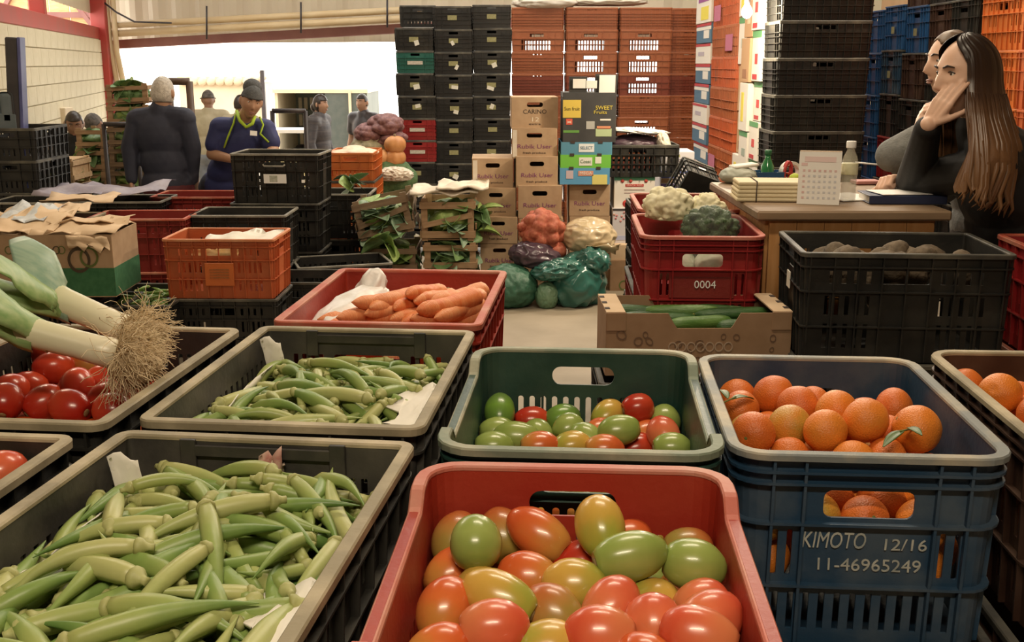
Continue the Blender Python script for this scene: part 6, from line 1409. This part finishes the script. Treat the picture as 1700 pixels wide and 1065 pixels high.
def ellipsoid(mb, c, dims, rot=None):
    M = Matrix.Translation(c) @ (rot.to_4x4() if rot else Matrix()) @ Matrix.Diagonal((*dims, 1)); mb.add(ICO3[0], ICO3[1], M)
def remesh(mb, voxel, smooth=4, name='body'):
    m = mb.mesh('tmp'); o = bpy.data.objects.new('tmp', m)
    r = o.modifiers.new('r', 'REMESH'); r.mode = 'VOXEL'; r.voxel_size = voxel; r.use_smooth_shade = True
    if smooth: s = o.modifiers.new('s', 'SMOOTH'); s.factor = .5; s.iterations = smooth
    out = baked(o); out.name = name
    bpy.data.objects.remove(o); bpy.data.meshes.remove(m); return out
def head_grid(inf=1.0, feat=True, nu=60, nv=46):
    v = []; f = []
    for j in range(nv + 1):
        th = pi * j / nv; t = cos(th)
        for i in range(nu):
            ph = 2 * pi * i / nu; px_, py_ = sin(th) * sin(ph), -sin(th) * cos(ph)
            x, y, z = px_ * .074 * inf, py_ * .094 * inf, t * .115 * inf
            if t < 0: x *= 1 - .30 * (-t) ** 1.3
            if t < -.3 and y > 0: y *= 1 - .55 * ((-t - .3) / .7)
            if y < 0: y *= .93
            if t < -.6 and y < 0: y -= .012 * (-t - .6) / .4
            if feat and py_ < 0:
                ax = abs(x); g = lambda a, c, s: math.exp(-((a - c) / s) ** 2); d = 0
                if z > -.036: d += .027 * max(0, min(1, (.026 - z) / .05)) * g(x, 0, .0105) * (1 if z > -.028 else max(0, (z + .036) / .008))
                d -= .011 * g(ax, .031, .015) * g(z, .016, .011); d += .005 * g(ax, .03, .022) * g(z, .035, .008)
                d += .007 * g(x, 0, .019) * (g(z, -.052, .0055) + g(z, -.064, .006)); d += .008 * g(x, 0, .02) * g(z, -.093, .014); d += .004 * g(ax, .045, .02) * g(z, -.012, .02)
                y -= d
            v.append((x, y, z))
    for j in range(nv):
        for i in range(nu): f.append((j * nu + i, (j + 1) * nu + i, (j + 1) * nu + (i + 1) % nu, j * nu + (i + 1) % nu))
    return v, f
HEAD = head_grid(); HEADS = head_grid(1.0, False)
def frame_of(face, up=(0, 0, 1)):
    f_ = Vector(face).normalized(); y = -f_; u = Vector(up); x = y.cross(u).normalized(); z = x.cross(y).normalized()
    return Matrix((x, y, z)).transposed()
def hand(mb, wrist, fwd, nrm, side, curl=(.25, .3, .3, .35), sz=1.0, spread=.1, thumb=.7, r=.0088):
    """palm and five fingers; nrm points out of the palm, side +1 puts the thumb on +lateral"""
    w = Vector(wrist); f_ = Vector(fwd).normalized(); n = Vector(nrm); n = (n - f_ * n.dot(f_)).normalized(); lat = f_.cross(n).normalized() * side
    pl = .085 * sz; offs = (.030, .010, -.010, -.028); lens = ((.042, .026, .020), (.046, .029, .021), (.043, .027, .020), (.033, .020, .018))
    for k in range(4):
        kn = w + f_ * pl * (1 if k < 3 else .93) + lat * offs[k] * sz; capsule(mb, w + lat * offs[k] * .6 * sz + f_ * .01, kn, .0125 * sz, .0108 * sz, 10)
        d = (f_ + lat * offs[k] * 10 * spread * .5).normalized(); p = kn
        for s, L in enumerate(lens[k]):
            a = curl[k] * (1 + .25 * s); ax = d.cross(n).normalized(); d = (Matrix.Rotation(a, 3, ax) @ d).normalized(); n2 = Matrix.Rotation(a, 3, ax) @ n
            if s == 0: nn = n2
            q = p + d * L * sz; capsule(mb, p, q, r * sz * (1 - .08 * s), r * sz * (.93 - .1 * s), 10); p = q; n = n2
        n = Vector(nrm); n = (n - f_ * n.dot(f_)).normalized()
    p = w + f_ * .025 * sz + lat * .028 * sz; d = (f_ * .7 + lat * .75 * (1 - thumb * .5) + n * .55 * thumb).normalized()
    for s, L in enumerate((.035, .03, .024)):
        q = p + d * L * sz; capsule(mb, p, q, (.0125 - .0014 * s) * sz, (.0112 - .0014 * s) * sz, 10); p = q; d = (d + f_ * .25 + n * .1).normalized()
SKIN = [mat('skin_light', (.62, .38, .27), (.66, .42, .3), rough=.5, scale=12, sss=.05), mat('skin_tan', (.42, .23, .14), (.46, .26, .16), rough=.5, scale=12), mat('skin_brown', (.25, .13, .08), (.28, .15, .09), rough=.5, scale=12)]
EYEW = mat('eye_white', (.75, .72, .68), rough=.2); IRIS = mat('iris_dark', (.04, .025, .015), rough=.15); LIP = mat('lips', (.45, .15, .13), rough=.4); LIPM = mat('lips_pale', (.3, .14, .1), rough=.5)
EYEV = ico(2)
def person(label, J, face, skin, top, legs, sleeve='long', hair=None, vox=.007, up=(0, 0, 1), hands=None, girth=1.0, shirt_in=.016, cat='person', hs=1.0, features=True, brows=None, lips=None, ears=True):
    root = Vector((J['pelvis'].x, J['pelvis'].y, J['floor']))
    t = thing('person', label, cat, root); g = girth
    J = {k: (v - root if isinstance(v, Vector) else v) for k, v in J.items()}
    HM = frame_of(face, up); H4 = Matrix.Translation(J['head']) @ HM.to_4x4() @ Matrix.Diagonal((hs, hs, hs, 1))
    side = (J['sl'] - J['sr']).normalized()
    b = MB(); b.add(HEAD[0], HEAD[1], H4)
    for s in (-1, 1) if ears else (): ellipsoid(b, H4 @ Vector((s * .077, .012, .002)), (.011 * hs, .02 * hs, .032 * hs), HM)
    capsule(b, J['head'] + HM @ Vector((0, .025, -.06)) * hs, J['neck'], .053, .06)
    spine = (J['chest'] - J['pelvis']).normalized(); fwd = side.cross(spine).normalized(); SM = Matrix((side, fwd, spine)).transposed()
    def torso(m_, inf):
        ellipsoid(m_, J['chest'], (.165 * g + inf, .115 * g + inf, .21), SM); ellipsoid(m_, J['pelvis'].lerp(J['chest'], .45), (.145 * g + inf, .11 * g + inf, .19), SM); ellipsoid(m_, J['pelvis'], (.16 * g + inf, .12 * g + inf, .14), SM)
        capsule(m_, J['neck'], J['chest'], .075 + inf, .1 + inf)
        for s in ('l', 'r'): capsule(m_, J['s' + s], J['neck'] - Vector((0, 0, .02)), .062 * g + inf, .055 + inf); capsule(m_, J['s' + s], J['chest'], .06 * g + inf, .1 * g)
    torso(b, 0)
    for s in ('l', 'r'):
        capsule(b, J['s' + s], J['e' + s], .052 * g, .040 * g); capsule(b, J['e' + s], J['w' + s], .040 * g, .027)
        capsule(b, J['h' + s], J['k' + s], .082 * g, .055); capsule(b, J['k' + s], J['a' + s], .055, .038); capsule(b, J['a' + s], J['a' + s] + fwd * 0 + Vector((0, 0, -.04)), .04, .035)
        hd = (hands or {}).get(s)
        if hd: hand(b, J['w' + s], hd[0], hd[1], hd[2], hd[3], hd[4] if len(hd) > 4 else 1.0)
        else: hand(b, J['w' + s], (J['w' + s] - J['e' + s]), -side if s == 'l' else side, 1 if s == 'l' else -1, (.3, .35, .35, .4))
    obj('body', remesh(b, vox, 2), skin, t)
    c = MB(); inf = shirt_in; torso(c, inf)
    for s in ('l', 'r'):
        if sleeve == 'long': capsule(c, J['s' + s], J['e' + s], .055 * g + inf, .046 * g + inf); capsule(c, J['e' + s], J['w' + s].lerp(J['e' + s], .06), .046 * g + inf, .034 + inf * .6)
        else: capsule(c, J['s' + s], J['s' + s].lerp(J['e' + s], .62), .058 * g + inf, .056 * g + inf)
    obj('jacket' if sleeve == 'long' else 'shirt', remesh(c, vox * 1.15, 3), top, t)
    l = MB(); ellipsoid(l, J['pelvis'] - spine * .03, (.165 * g + .012, .125 * g + .012, .13), SM)
    for s in ('l', 'r'): capsule(l, J['h' + s], J['k' + s], .09 * g, .066); capsule(l, J['k' + s], J['a' + s], .066, .055)
    obj('trousers', remesh(l, .011, 2), legs, t)
    for s in ('l', 'r'):
        sh = MB(); a = J['a' + s]; toe = Vector((face[0], face[1], 0)).normalized(); ellipsoid(sh, a + toe * .06 + Vector((0, 0, -.045)), (.05, .05, .04)); capsule(sh, a + Vector((0, 0, -.04)), a + toe * .15 + Vector((0, 0, -.05)), .042, .035); obj('shoe', remesh(sh, .012, 2), DARK, t)
    if features:
        for s in (-1, 1):
            e = obj('eye', mesh('eye', [p * .0112 * hs for p in EYEV[0]], EYEV[1], True), EYEW, t, H4 @ Vector((s * .031, -.0618, .015)))
            obj('iris', mesh('iris', [p * .0062 * hs for p in EYEV[0]], EYEV[1], True), IRIS, e, HM @ Vector((0, -.0060, 0)) * hs)
            pts = [H4 @ Vector((s * x, y, z)) for x, y, z in ((.014, -.086, .034), (.03, -.083, .0395), (.046, -.07, .034))]
            if lips: obj('eyelash', tube('eyelash', [H4 @ Vector((s * x, y, z)) for x, y, z in ((.019, -.0735, .0165), (.026, -.0755, .0215), (.034, -.0745, .0222), (.044, -.066, .0165))], [.0012, .0018, .002, .0015], 6), HAIR_D, t)
            obj('eyebrow', tube('eyebrow', pts, [.003, .0036, .0015], 6), brows or HAIR_D, t)
        lp = MB(); ellipsoid(lp, Vector((0, 0, .003)), (.022, .0065, .0045)); ellipsoid(lp, Vector((0, 0, -.005)), (.019, .0068, .0052))
        o = obj('lips', lp.mesh('lips', True), lips or LIPM, t, H4 @ Vector((0, -.0905 if lips else -.0825, -.058))); o.rotation_euler = HM.to_euler(); o.scale = (hs, hs, hs)
    return t, H4, HM, J
HAIR_D = mat('hair_dark', (.02, .013, .01), (.035, .022, .015), rough=.4, scale=40)
HAIR_G = mat('hair_grey', (.42, .38, .32), (.58, .53, .46), rough=.6, scale=60, bump=.4, bscale=150)
def hair_cap(t, H4, m_, keep, inf=1.06, name='hair', seed=0, amp=.02):
    v, f = head_grid(inf, False); fs = [q for q in f if keep(*[sum(v[i][k] for i in q) / 4 for k in range(3)])]
    use = sorted({i for q in fs for i in q}); ix = {i: n for n, i in enumerate(use)}
    vv = []
    for i in use:
        p = Vector(v[i]); p *= 1 + amp * noise.noise(p * 60 + Vector((seed, 0, 0))); vv.append(H4 @ p)
    n0 = len(vv); c0 = H4.translation; vv += [c0 + (p - c0) * .93 for p in vv]
    ff = [tuple(ix[i] for i in q) for q in fs]; f2 = ff + [tuple(i + n0 for i in reversed(q)) for q in ff]
    ed = {}
    for q in ff:
        for k in range(4): e = (q[k], q[(k + 1) % 4]); ed[e] = 1
    f2 += [(b_, a_, a_ + n0, b_ + n0) for (a_, b_) in ed if (b_, a_) not in ed]
    return obj(name, fixn(mesh(name, vv, f2, True)), m_, t)
short = lambda x, y, z: z > .055 or (y > -.01 and z > -.045) or (y > -.035 and z > .02)

def standing(px, pytop, Y, face, height=None, lean=0):
    """joints of an upright figure whose crown is at that pixel"""
    c = pY(px, pytop, Y); fl_ = gz(Y); hgt = c.z - fl_; k = hgt / 1.72; f_ = Vector((face[0], face[1], 0)).normalized(); s = Vector((-f_.y, f_.x, 0))
    B_ = Vector((c.x, Y, fl_))
    def P(a, b, z): return B_ + s * a + f_ * b + Vector((0, 0, z * k))
    return dict(head=P(0, .03, 1.60), neck=P(0, 0, 1.44), chest=P(0, 0, 1.25), pelvis=P(0, 0, .93), sl=P(.18, 0, 1.40), sr=P(-.18, 0, 1.40), el=P(.24, -.02, 1.12), er=P(-.24, -.02, 1.12), wl=P(.25, .07, .87), wr=P(-.25, .07, .87),
        hl=P(.09, 0, .9), hr=P(-.09, 0, .9), kl=P(.1, .02, .5), kr=P(-.1, .02, .5), al=P(.11, 0, .09), ar=P(-.11, 0, .09), floor=fl_)
NAVY = mat('jacket_navy', (.022, .025, .045), (.035, .038, .06), rough=.8, scale=7, bump=.25, bscale=14); MARO = mat('trousers_maroon', (.09, .015, .02), (.12, .025, .03), rough=.8, scale=10)
KHAKI = mat('jacket_khaki', (.36, .31, .2), (.44, .38, .26), rough=.85, scale=9, bump=.2, bscale=20); JEAN = mat('jeans_grey', (.2, .22, .26), (.26, .28, .32), rough=.85, scale=12)
PUFF = mat('jacket_puffer', (.045, .04, .045), (.09, .075, .07), rough=.6, scale=5, aniso=(1, 1, 9)); BLACKC = mat('cloth_black', (.004, .004, .0045), (.008, .0075, .008), rough=.75, scale=12, bump=.15, bscale=25)
SHIRTB = mat('shirt_navy_blue', (.018, .024, .10), (.03, .038, .14), rough=.7, scale=8, bump=.15, bscale=18); LIME = mat('trim_lime', (.38, .55, .03), rough=.7); GREYC = mat('sweater_grey', (.14, .145, .14), (.19, .195, .19), rough=.9, scale=30, bump=.3, bscale=120)
# grey-haired man seen from behind
J = standing(266, 129, 8.12, (.12, 1)); J['sl'] = pY(229, 199, 8.12); J['sr'] = pY(306, 197, 8.12); J['el'] = pY(216, 245, 8.1); J['wl'] = pY(219, 300, 8.05); J['er'] = pY(319, 245, 8.12); J['wr'] = pY(320, 300, 8.15); J['neck'] = pY(267, 186, 8.14); J['chest'] = pY(267, 225, 8.14)
t, H4, HM, JJ = person('grey-haired man in a dark navy jacket seen from behind', J, (.15, 1, -.05), SKIN[1], NAVY, MARO, 'long', None, .0075, hands={'l': (Vector((.02, 0, -1)), Vector((1, 0, 0)), 1, (.35, .4, .4, .45))}, girth=1.12, hs=1.06, features=True)
hair_cap(t, H4, HAIR_G, lambda x, y, z: z > .05 or (y > -.02 and z > -.055), 1.07, seed=1, amp=.03)
ob = MB(); capsule(ob, JJ['neck'] + Vector((0, 0, .0)), JJ['neck'] + Vector((0, 0, .02)), .085, .078); obj('collar', remesh(ob, .008, 2), NAVY, t)
# man with a beanie leaning over the crates
Y = 8.15; fl_ = gz(Y)
J = dict(head=pY(417, 170, Y - .1), neck=pY(402, 207, Y), chest=pY(396, 242, Y + .05), pelvis=pY(372, 300, Y + .22), sl=pY(440, 215, Y), sr=pY(366, 212, Y + .03), el=pY(454, 248, Y - .05), wl=pY(434, 270, Y - .28), er=pY(352, 256, Y), wr=pY(394, 266, Y - .25), floor=fl_)
pv = J['pelvis']
for s, d in (('l', .09), ('r', -.09)): J['h' + s] = pv + Vector((d, 0, -.03)); J['k' + s] = Vector((pv.x + d * 1.1, pv.y, fl_ + .5)); J['a' + s] = Vector((pv.x + d * 1.1, pv.y + .03, fl_ + .09))
t, H4, HM, JJ = person('man in a grey beanie and navy shirt with lime trim leaning over crates', J, (.42, -1, -.22), SKIN[1], SHIRTB, NAVY, 'short', None, .0075, up=(.22, 0, 1), girth=1.08)
BEAN = mat('beanie_grey', (.075, .08, .085), (.11, .115, .12), rough=.9, scale=60, bump=.4, bscale=150)
hc = hair_cap(t, H4, BEAN, lambda x, y, z: z > .038 + .1 * (y < -.02) * (-y - .02), 1.13, 'beanie', 2, .01); bt_ = MB(); ellipsoid(bt_, H4 @ Vector((0, .05, .10)), (.07, .075, .065), HM); obj('beanie_crown', remesh(bt_, .009, 2), BEAN, t)
nk = JJ['neck']
def strip(pts, r, m_, nm): obj(nm, tube(nm, pts, r, 8), m_, t)
fw = Vector((.38, -.9, 0)).normalized()
strip([pY(393, 184, Y - .06) - Vector((pv.x, pv.y, fl_)), pY(398, 200, Y - .13) - Vector((pv.x, pv.y, fl_)), pY(409, 211, Y - .155) - Vector((pv.x, pv.y, fl_)), pY(419, 205, Y - .145) - Vector((pv.x, pv.y, fl_)), pY(423, 193, Y - .10) - Vector((pv.x, pv.y, fl_))], .013, LIME, 'collar')
O_ = Vector((pv.x, pv.y, fl_))
strip([pY(391, 190, Y - .07) - O_, pY(388, 204, Y - .10) - O_, pY(378, 228, Y - .105) - O_, pY(372, 245, Y - .09) - O_], .007, LIME, 'piping'); strip([pY(431, 194, Y - .08) - O_, pY(437, 207, Y - .10) - O_, pY(432, 222, Y - .12) - O_, pY(446, 236, Y - .11) - O_], .007, LIME, 'piping')
obj('chest_logo', box(.05, .004, .035), WHITE, t, pY(421, 221, Y - .165) - O_, (-.2, .1, .35))
# khaki-jacket man with a cap, head behind, man in the doorway, man by the truck
J = standing(344, 151, 13.9, (-.1, 1)); t, H4, HM, JJ = person('man in a khaki jacket and dark cap seen from behind outside', J, (-.3, 1, -.1), SKIN[2], KHAKI, JEAN, 'long', None, .011, girth=1.2, features=False)
hair_cap(t, H4, mat('cap_dark', (.05, .045, .04), (.12, .1, .085), rough=.8, scale=30), lambda x, y, z: z > .03, 1.15, 'cap', 3, .02); obj('brim', lathe('brim', [(.001, 0), (.095, -.012), (.102, -.016), (.095, -.004), (.001, .008)], 20), MATS['cap_dark'], t, H4 @ Vector((0, -.04, .04)))
J = standing(397, 158, 13.2, (.3, 1)); t, H4, HM, JJ = person('dark-haired person mostly hidden behind the beanie man', J, (.4, 1, 0), SKIN[2], KHAKI, JEAN, 'long', None, .011, girth=1.0, features=False); hair_cap(t, H4, HAIR_D, short, 1.07, seed=4)
J = standing(528, 158, 13.4, (1, -.25)); t, H4, HM, JJ = person('dark-haired person in a quilted dark jacket standing in the doorway', J, (1, -.35, 0), SKIN[1], PUFF, DARK, 'long', None, .009, girth=1.05); hair_cap(t, H4, HAIR_D, lambda x, y, z: short(x, y, z) or (y > .0 and z > -.1), 1.12, seed=5); ob = MB(); ellipsoid(ob, H4 @ Vector((0, .085, -.03)), (.05, .05, .06), HM); obj('hair_bun', remesh(ob, .009, 2), HAIR_D, t)
J = standing(603, 156, 14.6, (-.6, -1)); t, H4, HM, JJ = person('man in a dark shirt standing at the truck door', J, (-.5, -1, 0), SKIN[1], DARK, JEAN, 'short', None, .011, girth=1.0); hair_cap(t, H4, HAIR_D, short, 1.07, seed=6)
# two workers behind the wooden crates at the block wall
J = standing(122, 187, 9.55, (.3, -1)); J['floor'] = gz(9.9) ; t, H4, HM, JJ = person('dark-haired worker in black behind the wooden crates at the block wall', J, (.4, -1, -.35), SKIN[2], BLACKC, DARK, 'long', None, .010, girth=.9); hair_cap(t, H4, HAIR_D, short, 1.05, seed=7)
J = standing(158, 190, 10.3, (-.3, -1)); t, H4, HM, JJ = person('worker in a dark cap bending beside the lettuce crates', J, (-.2, -1, -.7), SKIN[2], NAVY, DARK, 'long', None, .010, girth=.9, features=False); hair_cap(t, H4, MATS['cap_dark'], lambda x, y, z: z > .03 or y > .01, 1.06, 'cap', 8)

# ------------------------------------------------------------------ woman at the counter and the man behind her
def seated(J, zf, fx):
    p = J['pelvis']
    for s, d in (('l', -.1), ('r', .1)):
        J['h' + s] = p + Vector((0, d, -.02)); J['k' + s] = p + Vector((fx * .1, d * 1.2, -.42)); J['a' + s] = Vector((p.x + fx * .1, p.y + d * 1.2, zf + .09))
    J['floor'] = zf; return J
Yw = 3.46
J = dict(head=pY(1603, 128, Yw), neck=pY(1634, 212, Yw + .02), chest=pY(1662, 305, Yw + .03), pelvis=pY(1685, 440, Yw + .06), sl=pY(1655, 278, Yw - .10), sr=pY(1632, 252, Yw + .17),
         el=pY(1517, 322, 3.72), wl=pY(1541, 208, 3.40), er=pY(1560, 312, 3.95), wr=pY(1503, 298, 3.80))
J['el'].z = max(J['el'].z, DZ + .062)
seated(J, 0.0, .3)
t, H4, HM, JJ = person('woman with long brown hair in a black jacket resting her cheek on her hand', J, (-1, -.24, -.08), SKIN[0], BLACKC, DARK, 'long', None, .0042, girth=1.1, hs=1.04, shirt_in=.013, lips=LIP, ears=False,
    hands={'l': (pY(1578, 150, 3.39) - pY(1541, 208, 3.40), Vector((.75, .55, -.2)), -1, (.10, .10, .12, .14), .95), 'r': (Vector((-1, -.35, .12)), Vector((.0, -.3, -1)), -1, (1.0, 1.05, 1.1, 1.1), .92)})
# her hair: one long fall, parted at the side, with strands raised in it
HAIRW = grad('hair_brown_ombre', [(.19, .095, .042), (.13, .062, .028), (.045, .023, .014), (.018, .011, .009)], axis=2, lo=.08, hi=.50, nz=.22, nscale=9, rough=.38)
hz = JJ['head'].z; HC = JJ['head']; hw = MB(); NA, NS = 150, 46; rr_ = random.Random(5)
def hair_at(u, s, inn):
    am = 2.25 + .88 * max(0, 1 - s / .25); a = -am + 2 * am * u                                   # round the head from one temple over the back to the other
    g_ = .05 * noise.noise(Vector((u * 26, s * 1.1, 3))) + .03 * noise.noise(Vector((u * 70, s * 1.6, 9)))
    wav = .012 * sin(s * 11 + 5 * noise.noise(Vector((u * 6, 0, 1)))) * max(0, s - .5) * 2
    if s < .42:                                            # over the scalp
        e = pi / 2 * (1 - s / .42) * .98; k = 1.10 + g_ * .6 - inn
        p = Vector((sin(a) * .080 * cos(e), cos(a) * .100 * cos(e), .117 * sin(e))) * k
        if p.y < -.03: p.y = -.03 - (-.03 - p.y) * (.35 + .62 * max(0, min(1, (p.z - .045) / .035)))
        return HC + HM @ (p * 1.04)
    q = (s - .42) / .58; k = 1.10 + g_ - inn                # hanging
    p = Vector((sin(a) * .080, cos(a) * .100, 0)) * k * 1.04
    if p.y < -.03: p.y = -.03 - (-.03 - p.y) * .35
    spread = 1 + (1.5 if a > 0 else .7) * min(1, q * 1.5) ** 1.3
    p.x *= spread; p.y = p.y * (1 + .35 * q) + .035 * q
    L = .34 + .035 * noise.noise(Vector((u * 40, 0, 5))) + .03 * cos(a)
    w_ = HC + HM @ Vector((p.x, p.y, 0)); w_.z = HC.z - q * L; fr = max(0, min(1, a / 1.2)); w_ += Vector((.05 * q * (1 - fr) - .085 * q * fr, -.03 * q * fr, 0)) + HM @ Vector((wav, wav * .5, 0)); return w_
for inn in (0, .16):
    hw.add([hair_at(i / NA, j / NS, inn * (1 if j < NS - 1 else .9)) for i in range(NA + 1) for j in range(NS + 1)], [(i * (NS + 1) + j, i * (NS + 1) + j + 1, (i + 1) * (NS + 1) + j + 1, (i + 1) * (NS + 1) + j) for i in range(NA) for j in range(NS)])
for k in range(70):                                        # loose locks along the ends
    u = rr_.uniform(.02, .98); pts = [hair_at(u, s_, -.012) for s_ in (.5, .62, .74, .86, .97)]; d = pts[-1] - pts[-2]
    pts += [pts[-1] + d * .35 + Vector((rr_.uniform(-.015, .015), rr_.uniform(-.015, .015), -.01)), pts[-1] + d * .6 + Vector((rr_.uniform(-.025, .01), rr_.uniform(-.02, .02), -.02))]
    hw.tube(pts, [.002, .006, .008, .009, .008, .005, .001], 6)
hm = fixn(hw.mesh('hair', True)); off = hz - .40
for p in hm.vertices: p.co.z -= off
obj('hair', hm, HAIRW, t, (0, 0, off))
stl = thing('stool', 'dark stool the woman sits on behind the counter', 'stool', (J['pelvis'].x, J['pelvis'].y, 0))
zs = J['pelvis'].z - .135
obj('seat', lathe('seat', [(.001, zs - .05), (.17, zs - .05), (.18, zs - .03), (.17, zs), (.001, zs)], 20), DARK, stl)
for k in range(4): obj('leg', tube('leg', [(.1 * cos(k * pi / 2 + .8), .1 * sin(k * pi / 2 + .8), zs - .04), (.19 * cos(k * pi / 2 + .8), .19 * sin(k * pi / 2 + .8), 0)], .014, 6), DARK, stl)
Ym = 4.12
J = dict(head=pY(1579, 106, Ym), neck=pY(1606, 170, Ym + .02), chest=pY(1625, 235, Ym + .04), pelvis=pY(1640, 370, Ym + .06), sl=pY(1590, 205, Ym - .17), sr=pY(1600, 200, Ym + .2), el=pY(1482, 258, Ym - .12), wl=pY(1552, 240, Ym - .22), er=pY(1500, 268, Ym + .12), wr=pY(1530, 226, Ym - .14), floor=0.0)
pv = J['pelvis']
for s, d in (('l', -.1), ('r', .1)): J['h' + s] = pv + Vector((0, d, -.03)); J['k' + s] = Vector((pv.x - .02, pv.y + d, .46)); J['a' + s] = Vector((pv.x, pv.y + d, .09))
t, H4, HM, JJ = person('man in a grey sweater with folded arms behind the woman', J, (-1, -.12, -.05), SKIN[0], GREYC, DARK, 'long', None, .006, girth=1.05, shirt_in=.014, hands={'r': (Vector((-.35, -.5, .75)), Vector((.5, -.6, .2)), 1, (.5, .5, .5, .5))})
hair_cap(t, H4, mat('hair_brown', (.10, .06, .035), (.16, .1, .06), rough=.5, scale=50), lambda x, y, z: (z > .075 and y > -.06) or (y > .0 and z > -.05), 1.06, seed=9)
bpy.data.scenes.remove(TMP)
